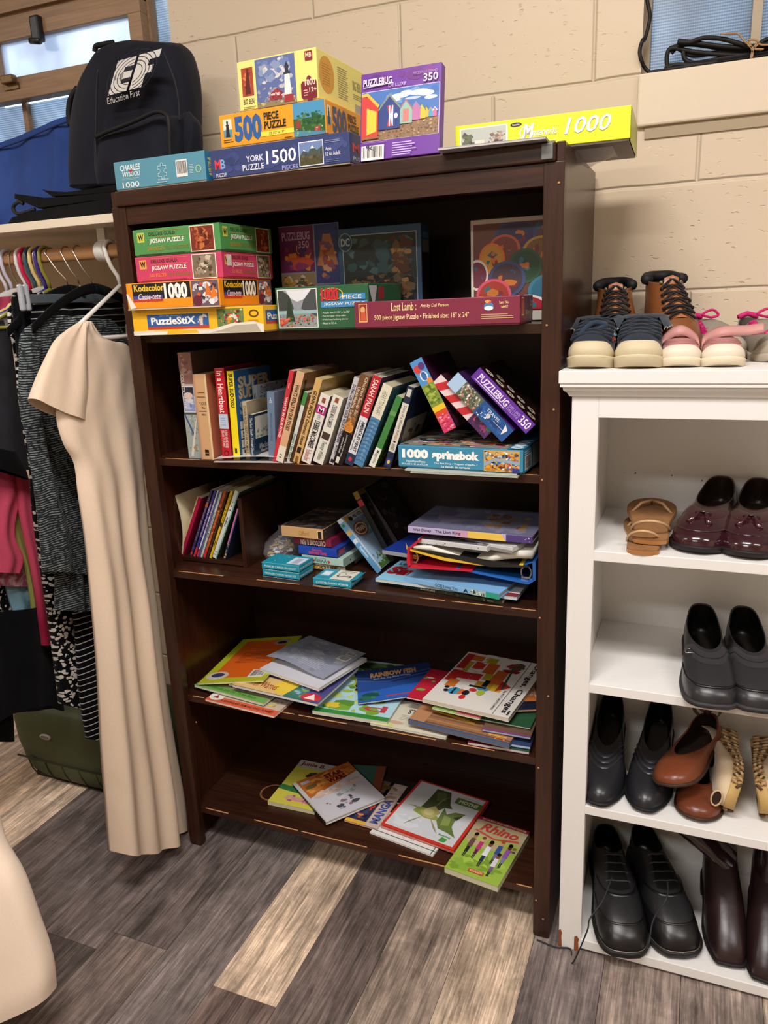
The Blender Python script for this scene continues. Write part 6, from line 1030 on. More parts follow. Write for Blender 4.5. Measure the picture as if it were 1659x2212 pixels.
    def laces(s, rows, col, r=.0016, q0=.80, mat=None, width=0, q1=.90, cross=True):
        """lace pieces crossing the throat: rows = list of t values down the vamp"""
        for k, t in enumerate(rows):
            q = q0+(q1-q0)*k/max(1, len(rows)-1); t2 = rows[k+1] if k+1 < len(rows) else t-.08; q2 = q0+(q1-q0)*(k+1)/max(1, len(rows)-1)
            for sg in (1, -1):
                if cross:
                    a = s.P(q, sg, t, s.loff); b = s.P(q2, -sg, t2, s.loff)
                else: 
                    if sg < 0: continue
                    a = s.P(q, 1, t, .001); b = s.P(q, -1, t, .001)
                mid = (a+b)/2; mid.z = max(a.z, b.z)+.003; mid.x = (a.x+b.x)/2+.002
                s.tube('shoe_lace', [a-Vector((0,0,.002)), a, a.lerp(mid, .5)+Vector((0,0,.0015)), mid, b.lerp(mid, .5)+Vector((0,0,.0015)), b, b-Vector((0,0,.002))], r, col, mat)
def pp2(px, z): p = at(*px, 2, z); return (p.x, p.y)
# burgundy tassel loafers
for (t, h, sd, lab) in (((1496,1199),(1562,1043),1,'burgundy leather tassel loafer on the left, beside the tan sandals'), ((1612,1211),(1641,1047),-1,'burgundy leather tassel loafer at the right edge of the photo')):
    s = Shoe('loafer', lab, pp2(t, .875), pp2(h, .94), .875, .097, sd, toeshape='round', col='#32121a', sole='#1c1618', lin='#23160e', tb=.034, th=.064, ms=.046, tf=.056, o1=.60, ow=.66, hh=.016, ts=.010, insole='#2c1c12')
    s.upper.data.materials[0] = bpy.data.materials.get('polished_leather') or (lambda m: m)(colmat('polished_leather', .16, .6, 40, .16, .0012, coat=.4))
    s.band('saddle_strap', .62, lambda q: .66 if q > .8 else .66-(.8-q)*2.6, lambda q: .92 if q > .8 else .92-(.8-q)*1.6, .0022, '#38141c', mat=bpy.data.materials['polished_leather'])
    s.band('moccasin_seam', .66, lambda q: .33, lambda q: .375, .0022, '#2c0e18', n=3, mat=bpy.data.materials['polished_leather'])
    c = s.P(1, 1, .78, .004)
    for dy, dx in ((-.012, .016), (.010, .020)):
        e = c+Vector((dx, dy, -.004)); s.tube('tassel', [c, c+Vector((.006, dy*.5, .004)), c.lerp(e, .7)+Vector((0,0,.003)), e, e+Vector((.014, dy*.6, -.006))], [.0018, .0018, .0025, .004, .0055], '#3a121c', bpy.data.materials['polished_leather'], n=8)
    s.tube('lace_bow', [c+Vector((0,-.014,0)), c+Vector((.001,0,.003)), c+Vector((0,.014,0))], .002, '#2c0e18', bpy.data.materials['polished_leather'])
# black strap loafers
for (t, h, sd, lab) in (((1540,1539),(1515,1322),1,'black leather penny loafer with a side buckle, left one of its pair'), ((1645,1549),(1603,1325),-1,'black leather penny loafer cut by the right edge, third board')):
    s = Shoe('loafer', lab, pp2(t, .614), pp2(h, .69), .614, .095, sd, L=.285, toeshape='softsq', col='#262528', sole='#353335', tb=.038, th=.072, ms=.052, tf=.062, o1=.60, ow=.66, hh=.018, ts=.009)
    s.band('saddle_strap', .60, lambda q: .72 if q > .8 else .72-(.8-q)*2.4, lambda q: .95 if q > .8 else .95-(.8-q)*1.4, .0024, '#2f2e32')
    s.band('strap_seam', .60, lambda q: .80 if q > .8 else .80-(.8-q)*2.2, lambda q: .84 if q > .8 else .84-(.8-q)*2.0, .0036, '#100f10', n=2)
    s.band('moccasin_seam', .64, lambda q: .30, lambda q: .345, .003, '#08080a', n=2)
    b = s.P(.80, -sd, .74, .005); bk_ = MB(); q = [b+Vector((x, y*sd, 0)) for x, y in ((-.009,-.006),(.009,-.006),(.009,.008),(-.009,.008))]
    bk_.tube(q, .0011, '#8a8078', closed=True); bk_.obj('buckle', STEEL, parent=s.root, label='small metal buckle')
# black slip-on pumps
for (t, h, sd, lab) in (((1291,1747),(1325,1525),1,'black low-heeled slip-on shoe nearest the left side of the fourth board'), ((1390,1760),(1429,1537),-1,'black low-heeled slip-on shoe partly behind the brown flats')):
    s = Shoe('slip_on_shoe', lab, pp2(t, .35), pp2(h, .41), .35, .086, sd, toeshape='oval', col='#212126', sole='#121213', lin='#0d0a0a', tb=.038, th=.072, ms=.048, tf=.054, o1=.56, ow=.66, hh=.030, ts=.007, insole='#2a2422')
    for k in range(3): s.band('vamp_pleat', .62, lambda q, k=k: .80-.09*k if q > .8 else .80-.09*k-(.8-q)*1.2, lambda q, k=k: .85-.09*k if q > .8 else .85-.09*k-(.8-q)*1.2, .0022, '#2c2c32', n=3)
# black lace-up oxfords
for (t, h, sd, lab, lx) in (((1352,2074),(1308,1806),1,'black leather lace-up shoe at the left end of the bottom board',1), ((1474,2074),(1388,1810),-1,'black leather lace-up shoe beside the brown ankle boot',0)):
    s = Shoe('lace_up_shoe', lab, pp2(t, .03), pp2(h, .1), .03, .102, sd, L=.30, toeshape='softsq', col='#1f1f21', sole='#1c1a18', tb=.050, th=.080, ms=.066, tf=.098, o1=.40, ow=.62, hh=.014, ts=.013, welt=.006)
    s.band('toe_cap', .66, 0, .34, .0012, '#141415'); s.band('toe_cap_seam', .66, .34, .365, .0022, '#0b0b0b', n=2)
    s.band('welt_stitching', .50, -.012, .012, .004, '#6f6552', n=2, label='pale stitched welt')
    qf = .80
    s.band('facing_seam', .70, lambda q: .60 if q > .9 else .60-.0*(q), lambda q: .63, .003, '#0b0b0c', n=2)
    s.loff = .0035
    s.laces([.95,.87,.79,.71], '#2c2c2e', .0021, q0=.92, q1=.945, cross=False)
    MB().loft([[s.P(.965,1,t,.0026), s.P(1,1,t,.002), s.P(.965,-1,t,.0026)] for t in (.66,.75,.85,.97)], '#0a0a0a', closed=False).obj('tongue', LEATH, parent=s.root)
    a = s.P(.93, 1, .66, .003)
    if lx: lp_ = at(1158, 2030, 2, .003); 
    ax = s.root.matrix_world.inverted()
    if lx:
        W_ = [at(1322,1895,1,.05), at(1302,1945,1,-.005), at(1274,1985,1,-.035), at(1268,2012,1,-.055), Vector((.968,-.048,.004)), at(1232,2050,2,.003), at(1200,2046,2,.003), at(1160,2030,2,.003)]
    else: W_ = [at(1442,1905,1,.06), at(1440,1940,1,.01), at(1412,1985,1,-.01), at(1403,2030,1,-.03), at(1398,2050,1,-.05)]
    P_ = [ax @ Vector(p) for p in W_]; pts = []
    for i in range(len(P_)-1):
        for j in range(6):
            u_ = j/6; p0, p1, p2, p3 = P_[max(i-1,0)], P_[i], P_[i+1], P_[min(i+2,len(P_)-1)]
            pts.append(.5*((2*p1)+(-p0+p2)*u_+(2*p0-5*p1+4*p2-p3)*u_*u_+(-p0+3*p1-3*p2+p3)*u_**3))
    s.tube('loose_lace', pts+[P_[-1]], .0016, '#2a2930', label='long loose lace end')
# brown ankle boots
POL = bpy.data.materials['polished_leather']
for (t, h, lab, top) in (((1577,2094),(1545,1925),'dark brown square-toed tall boot with its shaft slumped to the left',((1440,1810,.21),(1420,1800,.20))), ((1655,2130),(1650,1960),'dark brown square-toed tall boot at the bottom right corner',None)):
    s = Shoe('boot', lab, pp2(t, .03), pp2(h, .03), .03, .090, 1, L=.25, cat='boot', toeshape='chisel', col='#2a1a1b', sole='#161213', tb=.036, th=.105, ms=.10, tf=.112, o1=.46, ow=.72, hh=.030, ts=.007)
    lq = s.loopq(); topr = [s.colr(q, g) for q, g in lq]; rings = [topr]
    for i in range(1, 9):
        f = i/8; c = sum(topr, Vector())/len(topr)
        sh = Vector((-.045*f**1.2, (-.15 if top else .01)*f*1.2, .135*f)); r_ = []
        for j, p in enumerate(topr): r_.append(Vector((c.x+(p.x-c.x)*(1+.22*f)+sh.x, c.y+(p.y-c.y)*(1.0+(.6 if top else .28)*f)*(1+.08*math.sin(j*.9+i))+sh.y, (c.z+(p.z-c.z)*(1-f))+sh.z+.003*math.sin(j*1.3+i*2))))
        rings.append(r_)
    MB().loft(rings, '#271819').obj('shaft', POL, parent=s.root)
# brown leather flats, one resting on the other
def rotm(ax, deg, c): return Matrix.Translation(c) @ Matrix.Rotation(math.radians(deg), 4, ax) @ Matrix.Translation(-Vector(c))
cA = Vector((1.165,.06,.36))
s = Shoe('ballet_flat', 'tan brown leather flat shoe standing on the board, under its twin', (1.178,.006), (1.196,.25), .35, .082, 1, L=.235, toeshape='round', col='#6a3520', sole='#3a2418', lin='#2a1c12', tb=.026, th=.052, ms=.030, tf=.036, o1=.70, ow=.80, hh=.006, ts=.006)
s.band('edge_binding', 0, .93, 1.0, .0016, '#74361a', n=2)
Mt = rotm('Z', 0, (0,0,0))
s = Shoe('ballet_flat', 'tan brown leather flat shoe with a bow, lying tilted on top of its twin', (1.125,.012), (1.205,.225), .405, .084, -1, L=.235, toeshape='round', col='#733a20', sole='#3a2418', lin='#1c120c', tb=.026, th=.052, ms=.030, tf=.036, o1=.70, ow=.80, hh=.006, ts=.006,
         tilt=rotm('Y', -14, (1.16,.1,.41)) @ rotm('X', -6, (1.16,.1,.41)))
s.band('edge_binding', 0, .93, 1.0, .0016, '#7c3a1a', n=2)
bw = MB(); c = Vector((.010,0,.062))
for sg in (1, -1):
    rows = []
    for i in range(7):
        a = i/6*math.pi*1.6; rows.append([c+Vector((.004*k, sg*(.006+.022*math.sin(a/1.6)), .010*math.sin(a)*1.2+k*.001)) for k in (-2,-.7,.7,2)])
    bw.loft(rows, '#3c2014', closed=False)
bw.tube([c+Vector((-.006,0,0)), c+Vector((.006,0,.001))], .006, '#3c2014'); bw.obj('bow', LEATH, parent=s.root, label='dark brown bow on the heel')
# woven wedge espadrilles lying on their sides, peep toes forward
def espadrille(lab, toe, roll, sd):
    z0 = .350
    t = Vector((toe.x, toe.y, z0))
    tl = Matrix.Translation((toe.x, 0, z0)) @ Matrix.Rotation(math.radians(roll), 4, 'Y') @ Matrix.Translation((-toe.x, 0, -z0))
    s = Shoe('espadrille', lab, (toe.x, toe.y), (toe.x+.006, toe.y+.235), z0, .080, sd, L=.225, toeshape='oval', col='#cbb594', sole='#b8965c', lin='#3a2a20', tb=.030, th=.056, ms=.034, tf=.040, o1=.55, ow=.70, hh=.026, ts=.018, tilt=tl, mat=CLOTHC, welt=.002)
    n = 30
    for sg in (1, -1):
        br = MB()   # braided side of the wedge
        for i in range(n):
            q = .06+.88*i/n
            for k in range(2):
                b = s.base(q, sg, .0035); h0 = s.ztop(q)*(.15+.42*k); h1 = h0+s.ztop(q)*.42; q2 = min(.99, q+(.030 if (i+k) % 2 else -.02)); b2 = s.base(max(0, q2), sg, .0035)
                br.tube([Vector((b.x,b.y,h0)), (Vector((b.x,b.y,h0))+Vector((b2.x,b2.y,h1)))/2+Vector((0,sg*.002,0)), Vector((b2.x,b2.y,h1))], .0030, ['#b89468','#9a7650','#cbb087','#54402c'][(i*3+k) % 4], n=5)
        br.obj('braided_jute', MATTE, parent=s.root)
    s.tube('peep_toe_edge', [s.P(1,1,.15,.001)+Vector((.002,.017*math.cos(a),.006+.009*math.sin(a))) for a in [i*6.2832/16 for i in range(17)]], .0016, '#c9ae84', CLOTHC)
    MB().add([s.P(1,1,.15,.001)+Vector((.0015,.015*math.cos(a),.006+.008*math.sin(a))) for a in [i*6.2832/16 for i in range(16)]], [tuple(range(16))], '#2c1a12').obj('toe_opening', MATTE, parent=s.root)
    return s
tA = at(1560, 1775, 2, .35); tB = at(1638, 1785, 2, .35)
e1 = espadrille('cream canvas espadrille lying on its side, braided sole facing right', Vector((tA.x+.026, tA.y, 0)), -80, 1)
e2 = espadrille('cream canvas espadrille at the right edge, braided sole facing left', Vector((tB.x-.006, tB.y, 0)), 80, -1)
for e, dz in ((e1, .042), (e2, .042)): e.root.matrix_world = Matrix.Translation((0,0,dz)) @ e.root.matrix_world
# sandals
def sandal(lab, heel, toe, z0, W, tilt_z, sd):
    H_, T_ = Vector((heel[0], heel[1], 0)), Vector((toe[0], toe[1], 0)); d = T_-H_; Ln = d.length; d.normalize(); d = (d+Vector((0,0,tilt_z))).normalized(); Y = Vector((0,0,1)).cross(d).normalized()
    t = thing('sandal', lab, 'sandal', basis(Vector((H_.x, H_.y, z0)), d, Y, d.cross(Y)), 'tan leather sandals'); del t['group']
    tab = [0,.42,.60,.66,.68,.68,.68,.68,.70,.76,.84,.92,.98,1,.97,.90,.80,.66,.5,.33,0]
    f = lambda o_, z: [Vector((Ln*q, g*(tab[i]*W/2+o_), z)) for i, q in enumerate(SS) for g in (1,)]+[Vector((Ln*SS[i], -(tab[i]*W/2+o_), z)) for i in range(len(SS)-2, 0, -1)]
    MB().loft([f(-.001,0), f(0,.001), f(0,.006), f(-.001,.007)], '#a9713f', cap0=True, cap1=True, sm=False).obj('sole', LEATH, parent=t)
    MB().loft([f(-.0005,.007), f(-.0005,.0095), f(-.002,.0105)], '#94693f', cap0=True, cap1=True, sm=False).obj('footbed', plain('worn_suede', '#8a6038', .9, bs=60, bst=.5, var=.3) if 'worn_suede' not in bpy.data.materials else bpy.data.materials['worn_suede'], parent=t)
    w = W/2*.7
    def strap(pts, r=.0028): MB().tube(pts, r, '#c09a70', n=6).obj('strap', LEATH, parent=t)
    A = lambda c, h, rx, x0: [Vector((x0+rx*math.sin(a), c*math.cos(a), .009+h*math.sin(a))) for a in [math.pi*i/12 for i in range(13)]]
    strap(A(w, .030, -.035, Ln*.22)); strap([Vector((Ln*.62,w*1.2,.006)), Vector((Ln*.68,w*.6,.024)), Vector((Ln*.78,0,.022)), Vector((Ln*.84,0,.010))]); strap([Vector((Ln*.62,-w*1.2,.006)), Vector((Ln*.68,-w*.6,.024)), Vector((Ln*.78,0,.022))])
    return t
sandal('tan leather strappy sandal lying on the board, heel forward', (1.060,-.012), (1.052,.218), .875, .082, 0, 1)
sandal('tan leather strappy sandal resting tilted on the lower sandal', (1.070,.012), (1.060,.235), .8875, .092, .085, -1)
# ---- shoes on top of the white shelf
TT = WTOP
# brown work boots
def workboot(lab, toe, heel, sd, ht):
    s = Shoe('work_boot', lab, toe, heel, TT, .088, sd, L=.20, cat='boot', toeshape='round', col='#7c4a26', sole='#171617', lin='#161414', tb=.046, th=ht, ms=ht-.006, tf=ht-.006, o1=.50, ow=.74, hh=.008, ts=.017, welt=.004)
    s.band('welt_stitching', .30, -.01, .03, .003, '#9a8a3a', n=2, label='yellowish stitched welt')
    # padded collar
    lq = s.loopq(); c = [s.colr(q, g) for q, g in lq if q < .72]; k = next(i for i, (q, g) in enumerate(lq) if q >= .72)
    pts = [s.colr(q, -1)+Vector((0,0,.004)) for q in SS if q < .62][::-1]+[s.colr(q, 1)+Vector((0,0,.004)) for q in SS if 0 < q < .62]
    s.tube('padded_collar', pts, [.010]*len(pts), '#1a1a1c', MATTE, n=10)
    tg = MB().loft([[s.P(q, 1, t, .0012) for q in (.955,)]+[s.P(1, 1, t, .003)]+[s.P(.955, -1, t, .0012)] for t in (.45,.55,.65,.75,.85,.95)]+[[s.P(.955,1,1,.004)+Vector((.004,0,.006)), s.P(1,1,1,.006)+Vector((.006,0,.009)), s.P(.955,-1,1,.004)+Vector((.004,0,.006))]], '#a86a44', closed=False)
    tg.obj('tongue', LEATH, parent=s.root)
    s.loff = .006
    s.laces([.98,.88,.78,.68,.58,.50], '#141315', .0022, q0=.93, q1=.955, mat=MATTE)
    for k, t in enumerate((.98,.88,.78,.68,.58)):
        for g in (1, -1):
            q = .925+.02*k/5; p = s.P(q, g, t, .004); s.tube('eyelet', [p, p+Vector((.002,g*.0015,0))], .0032, '#2c2622' if k else '#8a7a5a', n=8)
    return s
workboot('brown leather lace-up work boot, left one of the pair, behind the denim sneakers', (.984,.135), (.965,.305), 1, .132)
workboot('brown leather lace-up work boot, right one, its toe pointing right', (1.104,.135), (1.050,.305), -1, .140)
# denim high-top sneakers
DEN = colmat('denim_cloth', .85, .2, 700, .5, .0008, sheen=.2)
def hitop(lab, toe, heel, sd):
    s = Shoe('sneaker', lab, toe, heel, TT, .074, sd, L=.175, toeshape='round', col='#18212e', sole='#c4b493', lin='#1c2028', tb=.030, th=.078, ms=.076, tf=.074, o1=.56, ow=.86, hh=.0, ts=.017, mat=DEN, welt=.004)
    s.band('rubber_toe_cap', .70, 0, lambda q: .04+.34*smst((q-.70)/.25), .003, '#cbbb9a', mat=RUBB, label='cream rubber toe cap')
    s.band('sole_line', .30, -.05, .02, .0045, '#d6c8a8', n=2, mat=RUBB)
    # turned-out frayed collar
    pts = [(q, 1) for q in SS if q < .9][::-1]+[(q, -1) for q in SS if 0 < q < .9]; r0, r1, r2 = [], [], []
    rnd = random.Random(3+sd)
    for q, g in pts:
        p = s.colr(q, g); out = Vector((-.2 if q < .2 else .1, g, 0)).normalized(); r0.append(p); r1.append(p+out*.008+Vector((0,0,.006))); r2.append(p+out*(.016+.002*rnd.random())+Vector((0,0,-.010-.003*rnd.random())))
    cf = MB().loft([r0, r1, r2], '#222d3b', closed=False)
    cf.obj('turned_collar', DEN, parent=s.root)
    fy = MB()
    for i in range(len(r2)-1):
        for k in range(3):
            a = r2[i].lerp(r2[i+1], k/3); fy.tube([a, a+Vector((rnd.uniform(-.002,.002), rnd.uniform(-.002,.002), -.005*rnd.random()))], .0005, '#b9b9ae', n=4)
    fy.obj('frayed_edge', MATTE, parent=s.root, label='pale frayed edge')
    s.loff = .003
    s.laces([.97,.86,.75,.64,.53], '#141c27', .0036, q0=.78, q1=.86, mat=DEN)
    if sd > 0:
        c = s.P(.92, 1, .80, .006)
        s.tube('lace_loop', [c, c+Vector((.004,-.022,.004)), c+Vector((.018,-.040,-.012)), c+Vector((.026,-.046,-.034)), c+Vector((.024,-.036,-.036)), c+Vector((.014,-.024,-.014)), c], .0042, '#26364a', DEN)
    dots = MB()
    for k in range(16):
        q = rnd.uniform(.55,.88); t = rnd.uniform(.35,.9); p = s.P(q, rnd.choice((1,-1)), t, .0012); n = Vector((.3, 1 if p.y > 0 else -1, .5)).normalized(); a = n.orthogonal().normalized(); b = n.cross(a); r_ = .0035
        dots.add([p+a*r_*math.cos(x)+b*r_*math.sin(x) for x in [i*6.2832/7 for i in range(7)]], [tuple(range(7))], rnd.choice(('#c8482c','#8fb0b4','#5a8aa0')))
    dp = dots.obj('printed_spots', MATTE, parent=s.root)
    return s
hitop('blue denim child’s high-top sneaker, leftmost on top of the white shelf', (.955,-.004), (.960,.17), 1)
hitop('blue denim child’s high-top sneaker, second from the left on the white shelf', (1.037,-.006), (1.032,.17), -1)
# pink velcro shoes
PK = colmat('pink_leather', .5, .4, 120, .3, .001)
for toe, heel, sd, lab in (((1.104,.012),(1.092,.155),-1,'pink toddler shoe with a wide strap and cream toe, left one of its pair'), ((1.168,.012),(1.160,.155),-1,'pink toddler shoe with its strap sticking out, right one of its pair')):
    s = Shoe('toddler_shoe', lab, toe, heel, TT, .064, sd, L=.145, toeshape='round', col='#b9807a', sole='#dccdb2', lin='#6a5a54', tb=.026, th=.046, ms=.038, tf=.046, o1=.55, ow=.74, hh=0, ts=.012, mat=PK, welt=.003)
    s.band('rubber_toe_cap', .70, 0, lambda q: .10+.34*smst((q-.70)/.3), .0025, '#dccfba', mat=RUBB, label='cream rubber toe cap')
    for k in range(4): s.band('pleat', .66, .50+.09*k, .545+.09*k, .002, '#a8706c', n=2)
    c = s.P(.9, -1, .95, .002)
    if toe[0] < 1.13: P_ = [s.P(.62,1,.3,.002), s.P(.70,1,.8,.006), s.P(1,1,1,.010)+Vector((0,0,.004)), s.P(.70,-1,.8,.006), s.P(.62,-1,.3,.002)]
    else: P_ = [s.P(.62,-1,.3,.002), s.P(.70,-1,.8,.006), s.P(1,1,1,.008)+Vector((.004,0,.002)), s.P(.8,1,1,.006)+Vector((.004,.018,.008)), s.P(.8,1,1,.006)+Vector((0,.042,.012))]
    rows = []
    for i, p in enumerate(P_):
        rows.append([p+Vector((-.012,0,.003)), p+Vector((-.010,0,.006)), p+Vector((.004,0,.002)), p+Vector((.012,0,-.009)), p+Vector((.008,0,-.010)), p+Vector((-.002,0,-.001))])
    # smooth by subdividing
    rr_ = []
    for i in range(len(rows)-1):
        for j in range(5):
            u_ = j/5; rr_.append([.5*((2*b)+(-a+c_)*u_+(2*a-5*b+4*c_-d_)*u_*u_+(-a+3*b-3*c_+d_)*u_**3) for a, b, c_, d_ in zip(rows[max(i-1,0)], rows[i], rows[i+1], rows[min(i+2,len(rows)-1)])])
    rr_.append(rows[-1]); MB().loft(rr_, '#c48c86', cap0=True, cap1=True).obj('velcro_strap', PK, parent=s.root)
# grey knit sneakers with bright pink laces
KN = colmat('grey_knit', .9, .2, 500, .6, .001)
for toe, heel, sd, lab, yw in (((1.185,.150),(1.118,.315),1,'grey knit sneaker with bright pink laces, left one, behind the pink shoes',0), ((1.268,.095),(1.205,.290),1,'grey knit sneaker with bright pink laces at the right edge of the photo',0)):
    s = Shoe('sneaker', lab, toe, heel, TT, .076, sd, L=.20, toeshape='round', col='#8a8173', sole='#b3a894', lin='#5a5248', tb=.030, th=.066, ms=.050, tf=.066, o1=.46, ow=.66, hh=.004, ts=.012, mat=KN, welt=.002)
    s.band('toe_guard', .68, 0, lambda q: .05+.30*smst((q-.68)/.3), .002, '#aaa08e', mat=RUBB)
    s.band('pink_facing', .72, lambda q: .52, lambda q: .99, .0018, '#b81c62', mat=MATTE, label='bright pink lace facing')
    s.band('knit_tongue', .90, lambda q: .50, lambda q: 1.0, .0032, '#8d8577', mat=KN)
    s.laces([.97,.86,.74,.62], '#c81f6c', .0028, q0=.80, q1=.90, mat=MATTE)
    c = s.P(1, 1, .97, .006)
    s.tube('lace_loop', [c, c+Vector((-.002,.014,.004)), c+Vector((-.002,.002,.014)), c+Vector((.004,-.018,.006)), c], .0024, '#c81f6c', MATTE)
    s.tube('heel_tab', [s.colr(.1,1)+Vector((0,0,.004)), s.colr(0,1)+Vector((-.002,0,.006)), s.colr(.1,-1)+Vector((0,0,.004))], .005, '#c81f6c', MATTE)
# ---------------------------------------------------------------- clothes rail, shelf above it
RY, RZ, RR = .13, 1.4535, .0155
sh = tag(MB().box((-1.75, .06, 1.5045), (-.002, YW-.002, 1.5225), bev=.001).obj('wall_shelf', BOARD), 'cream painted board shelf above the clothes rail, left of the dark bookcase', 'shelf')
rail = tag(MB().tube([(-1.75, RY, RZ), (-.003, RY, RZ)], RR, n=20).obj('clothes_rail', DOWEL), 'round wooden clothes rail under the cream shelf', 'clothes rail')
mb = MB(); c = Vector((-.148, RY, RZ))
mb.loft([[Vector((x, RY+r*math.sin(a), RZ-r*math.cos(a))) for a in [i*6.2832/24 for i in range(24)]] for x, r in ((-.160,.0165),(-.160,.0215),(-.156,.0235),(-.138,.0235),(-.134,.0215),(-.134,.0165))], closed=True)
mb.box((-.158, RY-.004, RZ+.018), (-.136, RY+.004, 1.5045), bev=.001)
tag(mb.obj('rail_bracket', WHITEP), 'white plastic rail holder at the right end of the wooden rail', 'bracket')
PL = [colmat('glossy_plastic', .2, .5, 0), colmat('velvet', .95, .1, 0, sheen=.05)]
def hook(x, tip, r, n=16, dx=0):
    """hook over the rail ending at the neck point tip"""
    R_ = RR+r+.001; pts = [Vector((x, RY+R_*math.cos(a), RZ+R_*math.sin(a))) for a in [math.radians(d) for d in range(-35, 181, 18)]]
    return pts+[Vector((x+dx*.3, RY-R_*1.02, RZ-.012)), Vector((x+dx*.6, RY-R_*.75, RZ-.035)), Vector((x+dx*.9, RY-.004, RZ-.055)), Vector(tip)]
def hanger(label, x, col, r=.0042, kind='tube', half=.20, drop=.085, xt=None, yaw=0., wirecol=None):
    t = thing('hanger', label, 'hanger', T(0,0,0), 'hangers on the wooden rail')
    neck = Vector(((xt if xt is not None else x), RY, RZ-.075)); d = Vector((math.sin(yaw), -math.cos(yaw), 0))
    if kind == 'tube':
        MB().tube(hook(x, neck, r, dx=neck.x-x), r, col, n=10).obj('hook', PL[0], parent=t)
        a = neck+d*half-Vector((0,0,drop)); b = neck-d*half-Vector((0,0,drop))
        MB().tube([neck, a+Vector((0,0,.006)), a-Vector((0,0,.008)), (a+b)/2-Vector((0,0,.010)), b-Vector((0,0,.008)), b+Vector((0,0,.006))], r, col, closed=True, n=10).obj('shoulder_frame', PL[0], parent=t)
    else:
        MB().tube(hook(x, neck+Vector((0,0,-.004)), .0015, dx=neck.x-x), .0015, n=8).obj('hook', STEEL, parent=t)
        mb = MB(); rows = []
        if kind == 'velvet':
            for i in range(25):
                u = -1+2*i/24; z = neck.z-.004-drop*abs(u)**1.6*1.05; h = .017+.006*(1-abs(u)); p = neck+d*(u*half)
                n_ = Vector((-d.y, d.x, 0)); rows.append([Vector((p.x, p.y, z+h*.5))+n_*.003, Vector((p.x, p.y, z+h*.5))-n_*.003, Vector((p.x, p.y, z-h*.5))-n_*.003, Vector((p.x, p.y, z-h*.5))+n_*.003])
            mb.loft(rows, col, cap0=True, cap1=True); mb.tube([neck+Vector((0,0,.004)), neck+Vector((0,0,-.014))], [.004,.011], col, n=10)
            mb.obj('shoulder_bar', PL[1], parent=t)
        elif kind == 'clip':
            mb.box((neck.x-.002, RY-half, neck.z-.035), (neck.x+.003, RY+half, neck.z-.015), '#5a6268', bev=.002); mb.tube([neck, neck-Vector((0,0,.02))], .008, '#d8dadc', n=8); mb.obj('cross_bar', PL[0], parent=t)
            for sg in (1, -1):
                cm = MB()
                cm.box((neck.x-.006, RY+sg*half*.93-.014, neck.z-.050), (neck.x+.006, RY+sg*half*.93-.003, neck.z+.006), '#a9adb4', bev=.004).box((neck.x-.006, RY+sg*half*.93+.001, neck.z-.050), (neck.x+.006, RY+sg*half*.93+.012, neck.z+.006), '#a9adb4', bev=.004)
                cm.obj('clip', PL[0], parent=t, label='clear plastic clip')
    return t
hg = [(-.460,'#d9d8de','white plastic tube hanger furthest left on the rail'), (-.442,'#c9c6d8','pale lilac-white plastic tube hanger, second from the left'), (-.395,'#dcdad8','white plastic tube hanger just left of the hot pink one'), (-.383,'#d81f52','hot pink plastic tube hanger'),
      (-.366,'#35586a','dark teal plastic tube hanger'), (-.352,'#dcc57e','butter yellow plastic tube hanger'), (-.334,'#3f2f8a','deep purple plastic tube hanger'), (-.322,'#8f8a34','olive green plastic tube hanger')]
for x, c, l in hg: hanger(l, x, c, half=.195, drop=.075, yaw=.06)
hanger('clear hanger with a steel hook between the white and pink ones', -.420, '#c9c4c0', kind='velvet', half=.18)
hanger('steel-hooked hanger between the yellow and purple ones', -.343, '#b8b4b0', kind='velvet', half=.18)
hanger('black velvet hanger with a thin steel hook, left of the clip hanger', -.305, '#060608', kind='velvet', half=.20, xt=-.262)
hanger('grey bar hanger with clear plastic clips and a steel hook', -.258, '#5a6268', kind='clip', half=.185, xt=-.228)
hanger('black velvet hanger on the rail holding the grey knitted top', -.222, '#050506', kind='velvet', half=.20, drop=.08, xt=-.190)
hanger('white plastic hanger on the rail carrying the beige dress', -.127, '#e2dcd2', r=.0048, half=.175, drop=.105, xt=-.112)
